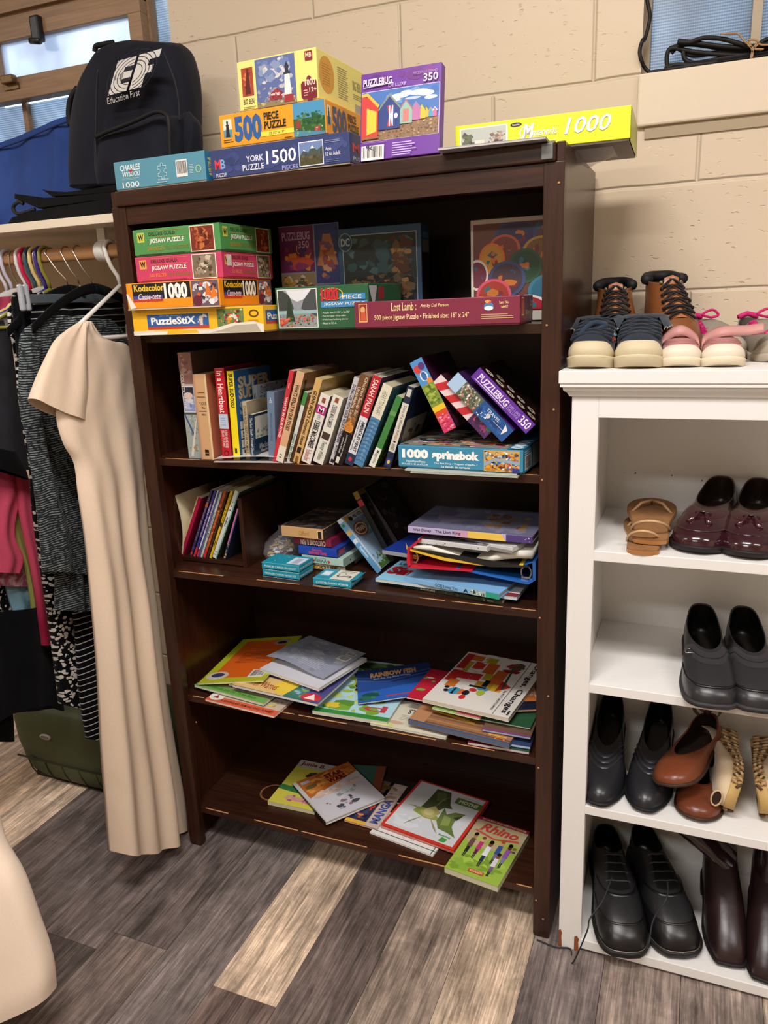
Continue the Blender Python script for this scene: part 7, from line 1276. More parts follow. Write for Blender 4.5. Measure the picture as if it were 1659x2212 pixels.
# ---------------------------------------------------------------- fabrics
def fabric(name, c0, kind, c1='#fff', scale=1., p=.5, rough=.9, bs=900, bst=.35):
    m, n, l, b = newmat(name); setp(b, rough, spec=.12, sheen=.05)
    b.inputs['Base Color'].default_value = (*L(c0), 1)
    bump(m.node_tree, b, bs, bst, .0006)
    b1 = [q for q in n if q.type == 'BUMP'][0]; tc0 = n.new('ShaderNodeTexCoord'); mp0 = n.new('ShaderNodeMapping'); mp0.inputs['Scale'].default_value = (13, 13, 4)
    nw = n.new('ShaderNodeTexNoise'); nw.inputs['Scale'].default_value = 1; nw.inputs['Detail'].default_value = 1; nw.inputs['Distortion'].default_value = .5; b2 = n.new('ShaderNodeBump'); b2.inputs['Strength'].default_value = .55; b2.inputs['Distance'].default_value = .010
    l.new(tc0.outputs['Object'], mp0.inputs[0]); l.new(mp0.outputs[0], nw.inputs['Vector']); l.new(nw.outputs['Fac'], b2.inputs['Height']); l.new(b2.outputs[0], b1.inputs['Normal'])
    tc = n.new('ShaderNodeTexCoord'); mx = n.new('ShaderNodeMix'); mx.data_type = 'RGBA'
    mx.inputs[6].default_value = (*L(c0), 1); mx.inputs[7].default_value = (*L(c1), 1); sx = n.new('ShaderNodeSeparateXYZ'); l.new(tc.outputs['Object'], sx.inputs[0])
    if kind in ('stripe', 'heather'):
        nz = n.new('ShaderNodeTexNoise'); nz.inputs['Scale'].default_value = 10 if kind == 'stripe' else 16; l.new(tc.outputs['Object'], nz.inputs['Vector'])
        ws = n.new('ShaderNodeMath'); ws.operation = 'MULTIPLY_ADD'; ws.inputs[1].default_value = .012 if kind == 'stripe' else .014; l.new(nz.outputs['Fac'], ws.inputs[0]); l.new(sx.outputs[2], ws.inputs[2])
        m1 = n.new('ShaderNodeMath'); m1.operation = 'MULTIPLY'; m1.inputs[1].default_value = 1/scale; f = n.new('ShaderNodeMath'); f.operation = 'FRACT'; g = n.new('ShaderNodeMath'); g.operation = 'LESS_THAN'; g.inputs[1].default_value = p
        l.new(ws.outputs[0], m1.inputs[0]); l.new(m1.outputs[0], f.inputs[0]); l.new(f.outputs[0], g.inputs[0])
        if kind == 'heather':
            n2 = n.new('ShaderNodeTexNoise'); n2.inputs['Scale'].default_value = 120; l.new(tc.outputs['Object'], n2.inputs['Vector']); mu = n.new('ShaderNodeMath'); mu.operation = 'MULTIPLY'; mu.use_clamp = True; rr = n.new('ShaderNodeMapRange'); rr.inputs[1].default_value = .35; rr.inputs[2].default_value = .6
            l.new(n2.outputs['Fac'], rr.inputs[0]); l.new(rr.outputs[0], mu.inputs[0]); l.new(g.outputs[0], mu.inputs[1]); l.new(mu.outputs[0], mx.inputs[0])
        else: l.new(g.outputs[0], mx.inputs[0])
    elif kind == 'floral':
        mp = n.new('ShaderNodeMapping'); mp.inputs['Scale'].default_value = (.25, 1, 1); l.new(tc.outputs['Object'], mp.inputs[0])
        nz = n.new('ShaderNodeTexNoise'); nz.inputs['Scale'].default_value = 90; nz.inputs['Detail'].default_value = 1; l.new(mp.outputs[0], nz.inputs['Vector'])
        vm = n.new('ShaderNodeVectorMath'); vm.operation = 'MULTIPLY_ADD'; vm.inputs[1].default_value = (.012,.012,.012); l.new(nz.outputs['Color'], vm.inputs[0]); l.new(mp.outputs[0], vm.inputs[2])
        vo = n.new('ShaderNodeTexVoronoi'); vo.inputs['Scale'].default_value = scale; l.new(vm.outputs[0], vo.inputs['Vector'])
        g = n.new('ShaderNodeMath'); g.operation = 'LESS_THAN'; g.inputs[1].default_value = p; l.new(vo.outputs['Distance'], g.inputs[0]); l.new(g.outputs[0], mx.inputs[0])
    elif kind == 'fans':
        vo = n.new('ShaderNodeTexVoronoi'); vo.inputs['Scale'].default_value = scale; vo.inputs['Randomness'].default_value = .5; l.new(tc.outputs['Object'], vo.inputs['Vector'])
        sn = n.new('ShaderNodeMath'); sn.operation = 'MULTIPLY'; sn.inputs[1].default_value = 6.0; f = n.new('ShaderNodeMath'); f.operation = 'FRACT'; g = n.new('ShaderNodeMath'); g.operation = 'LESS_THAN'; g.inputs[1].default_value = .55
        v2 = n.new('ShaderNodeTexVoronoi'); v2.inputs['Scale'].default_value = scale*9; l.new(tc.outputs['Object'], v2.inputs['Vector']); g2 = n.new('ShaderNodeMath'); g2.operation = 'LESS_THAN'; g2.inputs[1].default_value = .5; mu = n.new('ShaderNodeMath'); mu.operation = 'MULTIPLY'
        l.new(vo.outputs['Distance'], sn.inputs[0]); l.new(sn.outputs[0], f.inputs[0]); l.new(f.outputs[0], g.inputs[0]); l.new(v2.outputs['Distance'], g2.inputs[0]); l.new(g.outputs[0], mu.inputs[0]); l.new(g2.outputs[0], mu.inputs[1]); l.new(mu.outputs[0], mx.inputs[0])
    elif kind == 'linen':
        mp = n.new('ShaderNodeMapping'); mp.inputs['Scale'].default_value = (400, 400, 400); l.new(tc.outputs['Object'], mp.inputs[0])
        nz = n.new('ShaderNodeTexNoise'); nz.inputs['Scale'].default_value = 1; nz.inputs['Detail'].default_value = 3; l.new(mp.outputs[0], nz.inputs['Vector']); l.new(nz.outputs['Fac'], mx.inputs[0])
    elif kind == 'dip':   # colour changes down the cloth
        mr = n.new('ShaderNodeMapRange'); mr.inputs[1].default_value = scale; mr.inputs[2].default_value = scale-.14; l.new(sx.outputs[2], mr.inputs[0]); l.new(mr.outputs[0], mx.inputs[0])
    elif kind == 'mottle':
        nz = n.new('ShaderNodeTexNoise'); nz.inputs['Scale'].default_value = scale; nz.inputs['Detail'].default_value = 4; l.new(tc.outputs['Object'], nz.inputs['Vector'])
        mr = n.new('ShaderNodeMapRange'); mr.inputs[1].default_value = .45; mr.inputs[2].default_value = .55; l.new(nz.outputs['Fac'], mr.inputs[0]); l.new(mr.outputs[0], mx.inputs[0])
    l.new(mx.outputs[2], b.inputs['Base Color'])
    return m
def cloth(rows, ax, x0, th, amp, seed, name, mat, parent=None, x1=None, sub=5, K=(3,5,9), n=64, bulge=0, mw=None, crease=0, damp=None):
    """hanging cloth tube: rows = list of ((uL,vL),(uR,vR)) seen at the plane whose coordinate ax goes from x0 to x1"""
    rnd = random.Random(seed); N = len(rows); A, B = [], []
    for i, (a, b) in enumerate(rows):
        f = i/(N-1); xx = x0+((x1 if x1 is not None else x0)-x0)*f
        A.append(at(*a, ax, xx)); B.append(at(*b, ax, xx))
    A, B = smooth(A, sub), smooth(B, sub); N = len(A); ph = [rnd.uniform(0, 6.28) for _ in K]; wt = [rnd.uniform(.6, 1)/(j+1)**.4 for j in range(len(K))]
    rings = []
    for i in range(N):
        f = i/(N-1); a, b = A[i], B[i]; c = (a+b)/2; h = (b-a)/2; am = (amp(f) if callable(amp) else amp); t_ = th(f) if callable(th) else th; r = []
        for k in range(n):
            g = 2*math.pi*k/n; s_ = math.cos(g); w = math.sin(g)
            fo = sum(wt[j]*math.sin(K[j]*s_*1.9+ph[j]+1.6*f*(1 if j % 2 else -.6)+(.7 if w < 0 else 0)) for j in range(len(K)))
            cr = crease*math.sin(31*f+7*s_)*math.sin(3*s_+9*f)
            off = (abs(w)**.7)*(1 if w >= 0 else -1)*t_+am*fo*(abs(w)**.5)+cr
            p = c+h*s_; e = [0,0,0]; e[ax] = off*(1 if ax == 0 else -1); p = p+Vector(e)
            if bulge and i > N-3: p.z -= bulge*(1-s_*s_)*(1 if i == N-1 else .5)
            r.append(p)
        rings.append(r)
    mb = MB(); mb.loft(rings); return mb.obj(name, mat, parent=parent)
def gar(name, label, cat, group=None): return thing(name, label, cat, T(0,0,0), group)
LINEN = fabric('beige_linen', '#d9bfa6', 'linen', '#e6cfb7', bs=700, bst=.3)
BEIGE = fabric('cream_cotton', '#e6cfba', 'linen', '#f0dcc8', bs=700, bst=.25)
# beige dress
t = gar('dress', 'long beige linen dress on a white hanger against the dark bookcase', 'dress')
body = [((176,694),(193,694)),((160,705),(214,724)),((146,719),(240,738)),((132,742),(272,745)),((128,790),(292,785)),((126,850),(296,850)),((124,905),(298,905)),((138,960),(303,960)),((161,1003),(308,1030)),((170,1080),(312,1090)),((183,1180),(319,1180)),((195,1300),(335,1300)),((207,1450),(352,1450)),((216,1600),(375,1600)),((224,1720),(395,1720)),((232,1836),(402,1790))]
cloth(body, 0, -.112, lambda f: .012+.028*f, lambda f: .0016+.016*smst((f-.30)/.7), 5, 'body', LINEN, t, x1=-.040, bulge=.024, crease=.0012, K=(1.3,2.9,5.3), n=110)
cloth([((170,698),(182,697)),((148,712),(190,735)),((122,735),(197,780)),((100,778),(202,820)),((84,815),(202,865)),((68,861),(194,912))], 0, -.098, lambda f: .008+.022*f, .0035, 8, 'sleeve', LINEN, t, x1=-.088, bulge=.010, K=(2,3,5), n=64)
pm = MB()   # sewn pleats at the waist
for (u0,v0,u1,v1) in ((236,1090,262,1185),(268,1087,287,1180),(232,1120,222,1240)):
    a = at(u0,v0,0,-.058); b = at(u1,v1,0,-.052); rows = []
    for i in range(9):
        f = i/8; p = a.lerp(b, f); wd = .010*f; rows.append([p+Vector((0,-.001,0)), p+Vector((.004*(1-f)+.002, .0,0)), p+Vector((0,wd,0))])
    pm.loft(rows, closed=False)
# grey knit top
KNIT = fabric('slate_heather_knit', '#1e2327', 'heather', '#8a918f', scale=.0052, p=.42)
t = gar('knitted_top', 'slate grey knitted top with thin pale lines and ruffled hem', 'top')
cloth([((108,680),(235,690)),((72,698),(262,715)),((46,722),(285,760)),((42,771),(290,800)),((50,850),(292,850)),((62,918),(294,920)),((76,1000),(300,1000)),((84,1097),(302,1100)),((88,1160),(304,1170)),((92,1238),(306,1240))], 0, -.200, lambda f: .012+.012*f, .005, 11, 'body', KNIT, t, K=(3,6,9))
cloth([((118,1225),(306,1230)),((121,1262),(310,1262)),((122,1318),(314,1322))], 0, -.205, .020, .010, 12, 'ruffle', KNIT, t, K=(5,8,13))
cloth([((52,740),(88,735)),((44,800),(84,800)),((46,880),(88,880)),((62,960),(100,960)),((76,1060),(122,1060)),((86,1150),(150,1150)),((93,1234),(160,1236))], 0, -.176, .012, .003, 13, 'sleeve', KNIT, t, K=(2,3))
# black dress with white stripes
STR = fabric('black_white_stripe', '#08080d', 'stripe', '#c9c6c2', scale=.0155, p=.15)
t = gar('striped_dress', 'black dress with thin white stripes behind the grey knitted top', 'dress')
cloth([((100,640),(250,634)),((76,652),(262,650)),((68,676),(270,690)),((72,760),(275,800)),((90,900),(290,900)),((120,1150),(300,1150)),((158,1325),(300,1325)),((168,1450),(305,1450)),((178,1540),(310,1545)),((188,1596),(315,1606))], 0, -.242, lambda f: .010+.010*f, .004, 15, 'body', STR, t, K=(3,5))
# black skirt dress with white flowers
FLO = fabric('black_white_floral', '#070709', 'floral', '#cfc8bc', scale=95, p=.42)
t = gar('floral_dress', 'long black dress with small white flowers hanging behind the grey top', 'dress')
cloth([((40,640),(90,630)),((20,668),(120,660)),((20,700),(150,700)),((34,770),(160,780)),((40,839),(165,840)),((54,938),(170,940)),((66,1000),(175,1000)),((73,1097),(180,1100)),((88,1205),(185,1205)),((108,1331),(190,1331)),((118,1400),(195,1400)),((134,1522),(196,1524))], 0, -.286, lambda f: .010+.014*f, .005, 17, 'body', FLO, t, K=(3,5,7), bulge=.006)
# black top with faint marks and lace shoulder at the very left
t = gar('blouse', 'black blouse with a pale speckled collar at the upper left of the rail', 'blouse')
cloth([((30,632),(66,626)),((26,650),(72,650)),((32,700),(76,700)),((40,780),(80,780))], 0, -.268, .008, .003, 19, 'body', fabric('black_speckled', '#101014', 'floral', '#8a8478', scale=60, p=.22), t, K=(3,5))
# dark grey garment
GREY = fabric('charcoal_jersey', '#29292c', 'mottle', '#303034', scale=12)
t = gar('jersey_top', 'charcoal grey jersey top with a black hem, upper left edge of the photo', 'top')
cloth([((-60,700),(8,690)),((-70,720),(20,722)),((-75,780),(28,780)),((-75,839),(37,839)),((-72,958),(55,958)),((-70,1010),(64,1015))], 0, -.334, .020, .003, 21, 'body', GREY, t, K=(2,3))
cloth([((-72,958),(36,978)),((-70,975),(52,1010)),((-70,992),(60,1036))], 0, -.320, .016, .002, 22, 'hem_band', fabric('black_jersey', '#060607', 'mottle', '#09090a', scale=12), t, K=(2,))
cloth([((-40,690),(18,676)),((-42,706),(20,706)),((-40,732),(16,724))], 0, -.328, .012, .002, 23, 'yoke', fabric('pale_grey_yoke', '#a0969a', 'mottle', '#8a8086', scale=10), t, K=(2,))
# red-pink shirt
PINK = fabric('pink_to_crimson_cotton', '#d8526e', 'dip', '#9a1c3c', scale=.72, bs=500, bst=.3)
t = gar('shirt', 'pink to crimson shirt hanging open below the charcoal top', 'shirt')
cloth([((-60,985),(30,1010)),((-60,1040),(52,1060)),((-60,1100),(34,1110)),((-60,1150),(30,1160)),((-60,1200),(48,1205)),((-60,1232),(40,1238))], 0, -.366, .018, .004, 25, 'body', PINK, t, K=(2,3,5))
cloth([((34,1030),(62,1035)),((38,1060),(66,1075)),((44,1120),(72,1130)),((62,1200),(82,1200)),((76,1280),(95,1280)),((84,1340),(105,1340)),((91,1394),(115,1391))], 0, -.350, .010, .002, 26, 'front_edge', PINK, t, K=(2,))
t = gar('olive_shirt', 'olive yellow linen shirt showing between the pink shirt fronts', 'shirt')
cloth([((24,1092),(36,1090)),((22,1130),(48,1125)),((34,1170),(54,1170)),((50,1215),(62,1210)),((62,1270),(74,1270)),((70,1331),(82,1332))], 0, -.378, .007, .002, 27, 'body', fabric('olive_linen', '#8c8a44', 'linen', '#a3a05a'), t, K=(2,))
t = gar('lace_hem_top', 'rose pink garment whose patterned hem shows below the crimson shirt', 'top')
cloth([((-60,1215),(56,1200)),((-60,1240),(58,1240)),((-60,1262),(60,1267))], 0, -.392, .012, .003, 28, 'body', fabric('rose_pattern', '#a8546a', 'mottle', '#c9a0a4', scale=55), t, K=(3,))
t = gar('blue_denim_top', 'light blue faded garment hanging below the rose hem', 'top')
cloth([((10,1255),(68,1255)),((14,1275),(70,1290)),((24,1310),(72,1310)),((32,1328),(68,1325))], 0, -.404, .008, .003, 29, 'body', fabric('faded_blue', '#4a6a80', 'mottle', '#86b0c2', scale=14), t, K=(3,))
t = gar('fan_print_skirt', 'black skirt with large white fan print at the left edge', 'skirt')
cloth([((-60,1200),(80,1210)),((-60,1270),(86,1280)),((-60,1340),(90,1340)),((-60,1352),(100,1372))], 0, -.428, .018, .004, 30, 'body', fabric('fan_print', '#060608', 'fans', '#c4bcb0', scale=11), t, K=(3,), bulge=.02)
t = gar('black_skirt', 'long plain black skirt hanging above the green suitcase', 'skirt')
cloth([((-80,1330),(110,1300)),((-60,1400),(122,1400)),((-40,1500),(128,1490)),((-16,1560),(132,1535))], 0, -.402, .030, .008, 31, 'body', fabric('black_wool', '#050507', 'mottle', '#08080b', scale=12), t, K=(2,3), bulge=-.03)
t = gar('black_coat', 'black long garment hanging at the far left edge behind the black skirt', 'coat')
cloth([((-90,1380),(0,1360)),((-90,1500),(22,1500)),((-80,1600),(28,1600))], 0, -.46, .02, .004, 32, 'body', fabric('black_wool_dark', '#0a0a0c', 'mottle', '#0e0e10', scale=12), t, K=(2,3))
t = gar('rose_blouse', 'rose pink blouse with a yellow-green edge at the top left of the rail', 'blouse')
cloth([((-40,645),(22,640)),((-40,668),(18,672)),((-40,700),(4,690))], 0, -.350, .010, .003, 33, 'body', fabric('rose_lace', '#c8506e', 'mottle', '#b8405e', scale=30), t, K=(3,))
cloth([((20,655),(32,648)),((8,672),(26,672)),((0,692),(16,692))], 0, -.338, .005, .001, 34, 'edging', fabric('lime_edge', '#c4c080', 'mottle', '#d0cc90', scale=30), t, K=(2,))
# foreground dress hem at the lower left
t = gar('long_dress', 'cream cotton dress close to the camera, its hem at the lower left corner', 'dress')
cloth([((-640,700),(-500,690)),((-700,900),(-330,900)),((-700,1100),(-260,1100)),((-720,1350),(-140,1350)),((-740,1600),(-62,1600)),((-760,1740),(-24,1740)),((-770,1830),(0,1822)),((-780,1910),(42,1905)),((-790,2010),(78,2010)),((-800,2120),(104,2100)),((-820,2230),(108,2150))], 1, -.60, lambda f: .03+.05*f, lambda f: .004+.014*f, 40, 'body', BEIGE, t, K=(3,5,9), n=96, bulge=.02, crease=.0015)
# ---------------------------------------------------------------- green suitcase
y0 = .075
c0 = at(56,1688,1,y0); c1 = at(24,1552,1,y0)
x0, ztop = -.700, .225
t = thing('suitcase', 'olive green suitcase with silver oval badge lying on the floor behind the dresses', 'suitcase', T(x0, y0, 0))
GRN = plain('olive_green_shell', '#414a28', .6, bs=300, bst=.2)
GRNF = plain('olive_green_fabric', '#4c562e', .8, bs=500, bst=.3)
Wd, Dp, Ht = .60, .26, .25
def rrow(y, ins): return None
mb = MB(); rings = []
for (z, i_) in ((.012,.030),(.016,.018),(.030,.008),(.055,.002),(.072,0),(.078,.004),(.082,0),(.12,-.004),(.18,-.002),(Ht-.02,.004),(Ht-.008,.012),(Ht,.030)):
    r = []
    for k in range(40):
        a = 6.2832*k/40; cx_, sx_ = math.cos(a), math.sin(a); e = 5
        ux = math.copysign(abs(cx_)**(2/e), cx_); uy = math.copysign(abs(sx_)**(2/e), sx_)
        r.append((Wd/2+ux*(Wd/2-i_)+(Ht-z)*.14*(1 if ux < 0 else 0)*abs(ux), Dp/2+uy*(Dp/2-i_), z))
    rings.append(r)
mb.loft(rings, cap0=True, cap1=True); mb.obj('shell', GRN, parent=t)
for k in range(8):
    x = .09+.062*k
    MB().tube([(x+.014, .0115, .020), (x+.005, .0035, .045), (x, -.0005, .074)], .0016, n=6).obj('seam', plain('dark_seam', '#262c18', .8) if 'dark_seam' not in bpy.data.materials else bpy.data.materials['dark_seam'], parent=t)
MB().tube([(.045, .0035, .0775), (Wd-.03, .0035, .0775)], .003, n=6).obj('groove', bpy.data.materials['dark_seam'], parent=t)
bp_ = at(98, 1592, 1, y0-.004)
bm_ = MB(); Fb = Face((bp_.x-x0-.020, -.0055, bp_.z-.008), (.040,0,0), (0,0,.016)); bm_.loft([[Fb.p(.5+.5*r*math.cos(a), .5+.5*r*math.sin(a))+Vector((0,dy,0)) for a in [i*6.2832/28 for i in range(28)]] for r, dy in ((1.0,.004),(1.0,0),(.9,-.001))], '#b9b7b0', cap1=True)
art(bm_, Face((bp_.x-x0-.020, -.0068, bp_.z-.008), (.040,0,0), (0,0,.016)), [('e',.5,.5,.40,.36,'#8a8880'), ('t',.18,.32,.82,.68,'Pierre','#1c1c1c',0,1,.3)])
bm_.obj('badge', colmat('silver_badge', .3, .5, 0), parent=t, label='silver oval badge with script lettering')
MB().box((.075,.03,0), (Wd-.04,Dp-.03,.013), '#141414').obj('base', BLACKM, parent=t)
# ---------------------------------------------------------------- on the wall shelf
NAVY = fabric('navy_bag_cloth', '#14151e', 'mottle', '#181922', scale=8, rough=.75, bs=1200, bst=.4)
BLKC = fabric('black_bag_cloth', '#060607', 'mottle', '#0a0a0b', scale=8, rough=.75, bs=900, bst=.4)
SZ = 1.5225
bp = thing('backpack', 'navy backpack with a white striped logo leaning on the wall, on the cream shelf', 'backpack', T(0,0,0))
yb_ = .20
outl = [((318,80),(352,76)),((285,86),(366,86)),((262,84),(376,100)),((228,92),(388,130)),((200,108),(398,160)),((180,145),(404,190)),((165,185),(408,225)),((158,230),(411,260)),((155,275),(414,300)),((156,330),(415,335)),((160,380),(415,375)),((168,408),(412,400))]
def bagsurf(outl, y0, dep, name, mat, lean=.05, e=2.6, sub=5, n=64, parent=None):
    A = smooth([at(*a, 1, y0) for a, b in outl], sub); B = smooth([at(*b, 1, y0) for a, b in outl], sub); N = len(A); rings = []; info = []
    for i in range(N):
        f = i/(N-1); a, b = A[i], B[i]; c = (a+b)/2; h = (b-a)/2; d = dep*(1-(1-min(1, f*3.2))**2.5)*(.82+.18*f); r = []; yoff = lean*(1-f)
        for k in range(n):
            g = 6.2832*k/n; cs, sn = math.cos(g), math.sin(g); ux = math.copysign(abs(cs)**(2/e), cs); uy = math.copysign(abs(sn)**(2/e), sn)
            p = c+h*ux; p.y = y0+yoff+(uy*d*.5 if uy > 0 else uy*d*.5)+.0015*math.sin(7*g+9*f); r.append(p)
        rings.append(r)
    o = MB().loft(rings, cap0=True, cap1=True).obj(name, mat, parent=parent); return o
bagsurf(outl, yb_, .15, 'main_compartment', NAVY, lean=.06, parent=bp)
pk = [((352,246),(372,246)),((312,256),(384,252)),((270,272),(388,262)),((228,286),(390,280)),((209,298),(391,310)),((209,330),(392,345)),((212,372),(392,372)),((220,402),(390,398))]
bagsurf(pk, yb_-.055, .07, 'front_pocket', NAVY, lean=.02, e=3.5, parent=bp)
sp = [((396,246),(406,238)),((390,262),(426,262)),((388,290),(432,290)),((388,320),(433,322)),((392,350),(432,352)),((396,395),(430,390))]
bagsurf(sp, yb_-.02, .055, 'side_pocket', NAVY, lean=.0, e=2.2, parent=bp)
zp = smooth([at(u, v, 1, yb_-.096+dy) for u, v, dy in ((208,296,.012),(232,284,.006),(270,270,.004),(305,255,.004),(330,243,.006),(350,242,.006),(362,252,.002),(366,275,.0),(367,310,.0),(369,345,.0))])
MB().tube(zp, .0048, '#0c0c0e', n=8).obj('zip', MATTE, parent=bp)
MB().tube(smooth([at(u, v, 1, yb_-.076) for u, v in ((212,150),(209,190),(208,240),(207,300),(209,350),(214,400))]), .0022, '#16161c', n=6).obj('piping', MATTE, parent=bp)
MB().tube(smooth([at(u, v, 1, yb_-.062) for u, v in ((352,110),(376,170),(386,220),(388,262))]), .0022, '#16161c', n=6).obj('piping', MATTE, parent=bp)
MB().tube(smooth([at(u, v, 1, yb_+.02) for u, v in ((205,112),(208,100),(222,96),(245,92))]), .006, '#0c0c0e', n=8).obj('grab_handle', MATTE, parent=bp)
MB().tube(smooth([at(u, v, 1, yb_+.01) for u, v in ((168,190),(153,215),(149,245),(152,272))]), .007, '#0b0b0d', n=8).obj('shoulder_strap', MATTE, parent=bp)
# logo: sloping E and F drawn with nested stripes
O = at(236,208,1,yb_-.079); X_ = at(308,189,1,yb_-.079)-O; Y_ = at(258,133,1,yb_-.070)-O; O = O+Vector((0,-.004,0))
lg = MB(); F_ = Face(O, X_, Y_, .0005)
WH = '#c9c4bd'; NV = '#14151e'
def arcb(cx, cy, r0, r1, a0, a1, c, sx=1, n=14):
    return ('p', [(cx+sx*r0*math.cos(math.radians(a0+(a1-a0)*i/n)), cy+r0*math.sin(math.radians(a0+(a1-a0)*i/n))) for i in range(n+1)]+[(cx+sx*r1*math.cos(math.radians(a1+(a0-a1)*i/n)), cy+r1*math.sin(math.radians(a1+(a0-a1)*i/n))) for i in range(n+1)], c)
ops = [('r',0,0,.56,1,WH), ('r',.64,0,1.0,1,WH), ('r',1.0,.78,1.28,1,WH), ('r',1.0,.38,1.18,.60,WH)]
ops += [('r',.30,.60,.56,.74,NV), ('r',.30,.26,.56,.40,NV)]
for k in range(5): ops.append(arcb(.56, .5, .30+.10*k, .318+.10*k, 90, 270, NV))
for k in range(5): ops.append(arcb(.60, .48, .26+.10*k, .278+.10*k, -75, 88, NV, sx=1))
for k in range(4): ops.append(('r',.08+.07*k,.42,.095+.07*k,.58,NV))
art(lg, F_, [o for o in ops])
art(lg, Face(at(233,226,1,yb_-.083), at(303,206,1,yb_-.083)-at(233,226,1,yb_-.083), (0,0,.0125), .0005), [('t',0,0,1,1,'Education First','#b9b5b0',0,0)])
lg.obj('printed_logo', MATTE, parent=bp, label='white striped logo and lettering')
# blue quilted tote behind
BLUE = fabric('royal_blue_nylon', '#26407e', 'mottle', '#2b478a', scale=6, rough=.55, bs=700, bst=.2)
bl = thing('tote_bag', 'royal blue quilted tote bag leaning on the window behind the backpack', 'bag', T(0,0,0))
A = smooth([at(u, v, 1, .30) for u, v in ((-160,372),(-60,340),(0,316),(60,294),(110,272),(150,256),(185,248))], 5); rows = []
for i, p in enumerate(A):
    w_ = .004*math.sin(i*1.05); rows.append([Vector((p.x, .30-.02+w_*.3, p.z)), Vector((p.x, .285+w_, p.z-.02)), Vector((p.x, .262+w_*1.6, (p.z+SZ)/2)), Vector((p.x, .235+w_, SZ+.01)), Vector((p.x, .24, SZ)), Vector((p.x, .30, SZ)), Vector((p.x, .325, SZ+.02)), Vector((p.x, .325, p.z-.01)), Vector((p.x, .312, p.z))])
MB().loft(rows, cap0=True, cap1=True).obj('quilted_body', BLUE, parent=bl)
MB().tube([Vector((p.x, .277+.0, p.z-.014)) for p in A], .0022, '#1a2c5c', n=6).obj('top_binding', MATTE, parent=bl)
# black folded bags lying on the shelf
fb_ = thing('folded_bag', 'lower black folded bag lying on the cream shelf, its strap looped at the left', 'bag', T(0,0,0))
def slab2(px, y, d, name, parent, mat=BLKC, th=1):
    P = [at(u, v, 1, y) for u, v in px]; n = len(P); mb = MB(); rings = []
    for j, (dy, k) in enumerate(((0,.94),(.004,1),(d*.5,1.0),(d-.004,1),(d,.94))):
        c = sum(P, Vector())/n; rings.append([Vector((c.x+(p.x-c.x)*k, y+dy, max(SZ+.0006, c.z+(p.z-c.z)*k))) for p in P])
    mb.loft(rings, cap0=True, cap1=True, sm=False); return mb.obj(name, mat, parent=parent)
slab2([(14,482),(22,470),(60,458),(120,446),(200,434),(246,428),(246,458),(120,472),(20,486)], .068, .16, 'folded_body', fb_)
MB().tube(smooth([at(u, v, 1, .085) for u, v in ((75,452),(42,462),(30,455),(30,444),(42,436),(50,440))]), .0042, '#1c1b1a', n=8).obj('strap_loop', MATTE, parent=fb_)
fb2 = thing('folded_bag', 'upper black bag folded on the lower one, its flat handle pointing left', 'bag', T(0,0,0))
slab2([(28,418),(50,421),(95,427),(150,424),(250,414),(250,430),(200,434),(150,441),(110,446),(80,450),(58,440),(28,428)], .080, .14, 'folded_body', fb2)
slab2([(88,409),(95,412),(140,415),(180,411),(255,398),(262,404),(250,414),(190,420),(110,424)], .088, .12, 'flap', fb2)
# ---------------------------------------------------------------- cable bundle in the right window
SI = 1.722
cb = thing('cable_bundle', 'coiled black electric cable tied with twine on the window sill', 'cable', T(0,0,0))
yc = YW+.012
paths = [[(1434,149),(1446,151),(1490,147),(1560,138),(1622,131),(1700,120)], [(1437,146),(1450,142),(1520,136),(1622,122),(1700,112)], [(1441,142),(1441,120),(1452,104),(1500,112),(1560,118),(1622,118),(1700,105)],
         [(1446,105),(1470,98),(1500,96),(1560,104),(1618,106),(1700,98)], [(1464,90),(1490,91),(1520,82),(1560,84),(1600,95),(1622,100),(1690,92)], [(1464,88),(1500,92),(1560,100),(1620,102),(1700,88)], [(1476,110),(1480,128),(1500,136),(1540,130),(1600,120),(1625,116)],
         [(1450,115),(1462,104),(1478,112),(1500,120),(1560,112),(1622,110)], [(1440,148),(1460,140),(1500,140),(1580,132),(1630,128),(1700,124)], [(1500,145),(1540,141),(1600,134),(1659,128),(1700,124)], [(1622,116),(1640,96),(1660,84),(1700,82)]]
for i, p in enumerate(paths):
    y = yc-.006+.0055*(i % 4)
    P = smooth([at(u, v, 1, y) for u, v in p])
    MB().tube([Vector((q.x, q.y, max(q.z, SI+.0048))) for q in P], .0042, '#16120f', n=8).obj('cable_strand', RUBB, parent=cb)
lp_ = smooth([at(u, v, 1, yc-.004) for u, v in ((1396,-40),(1398,0),(1404,35),(1396,75),(1385,105),(1384,125),(1392,145),(1408,157),(1440,153),(1500,146))])
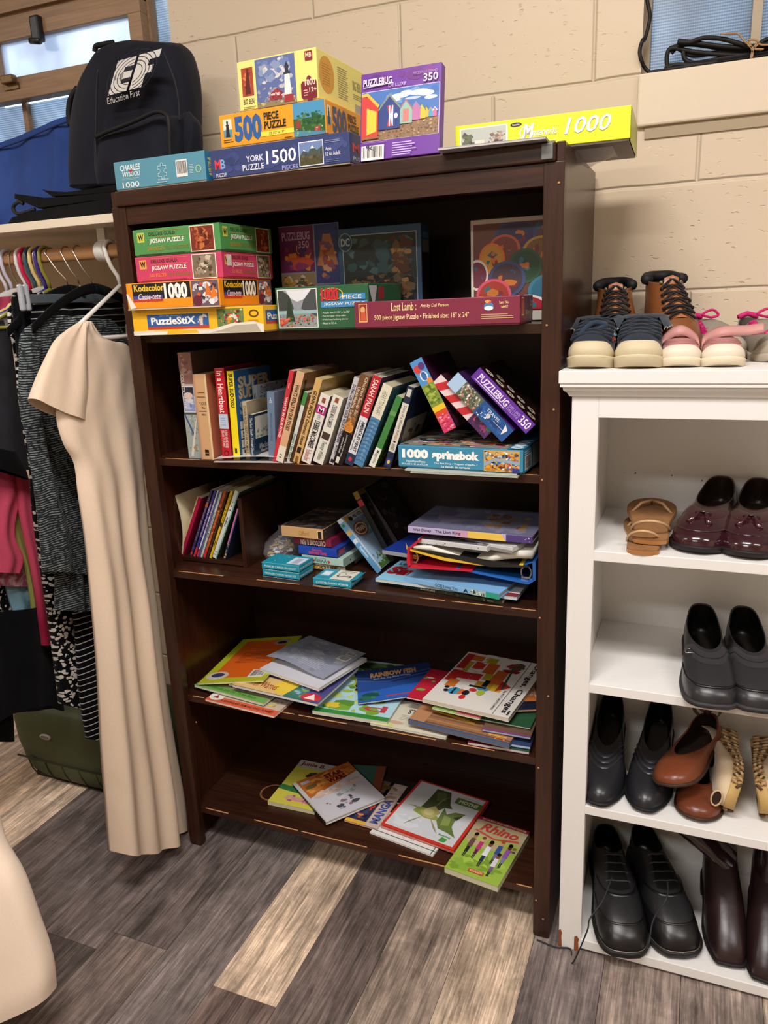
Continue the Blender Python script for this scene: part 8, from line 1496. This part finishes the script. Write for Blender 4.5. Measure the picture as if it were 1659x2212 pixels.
MB().tube([Vector((q.x, q.y, max(q.z, SI+.0045)) if q.x > .992 else (q.x, min(q.y, YW-.009), q.z)) for q in lp_], .0036, '#16120f', n=8).obj('hanging_cable', RUBB, parent=cb)
tw = thing('twine', 'tan twine tied round the black cable bundle', 'twine', T(0,0,0))
for px_ in (((1616,88),(1622,100),(1626,118),(1619,135)), ((1634,92),(1626,110),(1622,125),(1628,133)), ((1614,92),(1620,86),(1634,87),(1637,95),(1628,103),(1618,99),(1614,92)), ((1613,94),(1604,84),(1598,76),(1588,72),(1556,74)), ((1636,93),(1646,97),(1659,97),(1680,98)), ((1630,106),(1650,106))):
    MB().tube(smooth([at(u, v, 1, yc-.016) for u, v in px_]), .0017, '#a5805a', n=6).obj('twine_strand', MATTE, parent=tw)
# ---------------------------------------------------------------- repeats share a group phrase
GR = {'puzzle_box': 'puzzle boxes on and in the dark bookcase', 'book': 'books in the dark bookcase', 'picture_book': 'picture books lying on the lower shelves', 'video_cassette': 'stacked video cassettes on the third shelf', 'dvd_case': 'dvd cases on the third shelf',
      'card_box': 'teal playing card boxes', 'ring_binder': 'ring binders in the right-hand pile', 'folder': 'folders inside the binders', 'magazine': 'magazines on the bookcase', 'booklet': 'booklets in the bookcase', 'loafer': 'loafers on the white shoe shelf', 'slip_on_shoe': 'black slip-on shoes on the white shoe shelf',
      'lace_up_shoe': 'black lace-up shoes on the bottom board', 'boot': 'dark brown tall boots on the bottom board', 'ballet_flat': 'tan brown leather flats', 'espadrille': 'cream canvas espadrilles', 'sandal': 'tan leather sandals', 'work_boot': 'brown work boots on the white shelf', 'sneaker': 'sneakers on top of the white shelf',
      'toddler_shoe': 'pink toddler shoes on top of the white shelf', 'hanger': 'hangers on the wooden rail', 'folded_bag': 'black folded bags on the cream shelf', 'ceiling_lamp': 'fluorescent ceiling lamps', 'dress': 'beige and cream long dresses'}
for o in bpy.data.objects:
    if o.parent is None and 'label' in o:
        k = o.name.split('.')[0]
        if k in GR: o['group'] = GR[k]
        if len(o['label'].split()) > 16: print('LONG', o.name, o['label'])
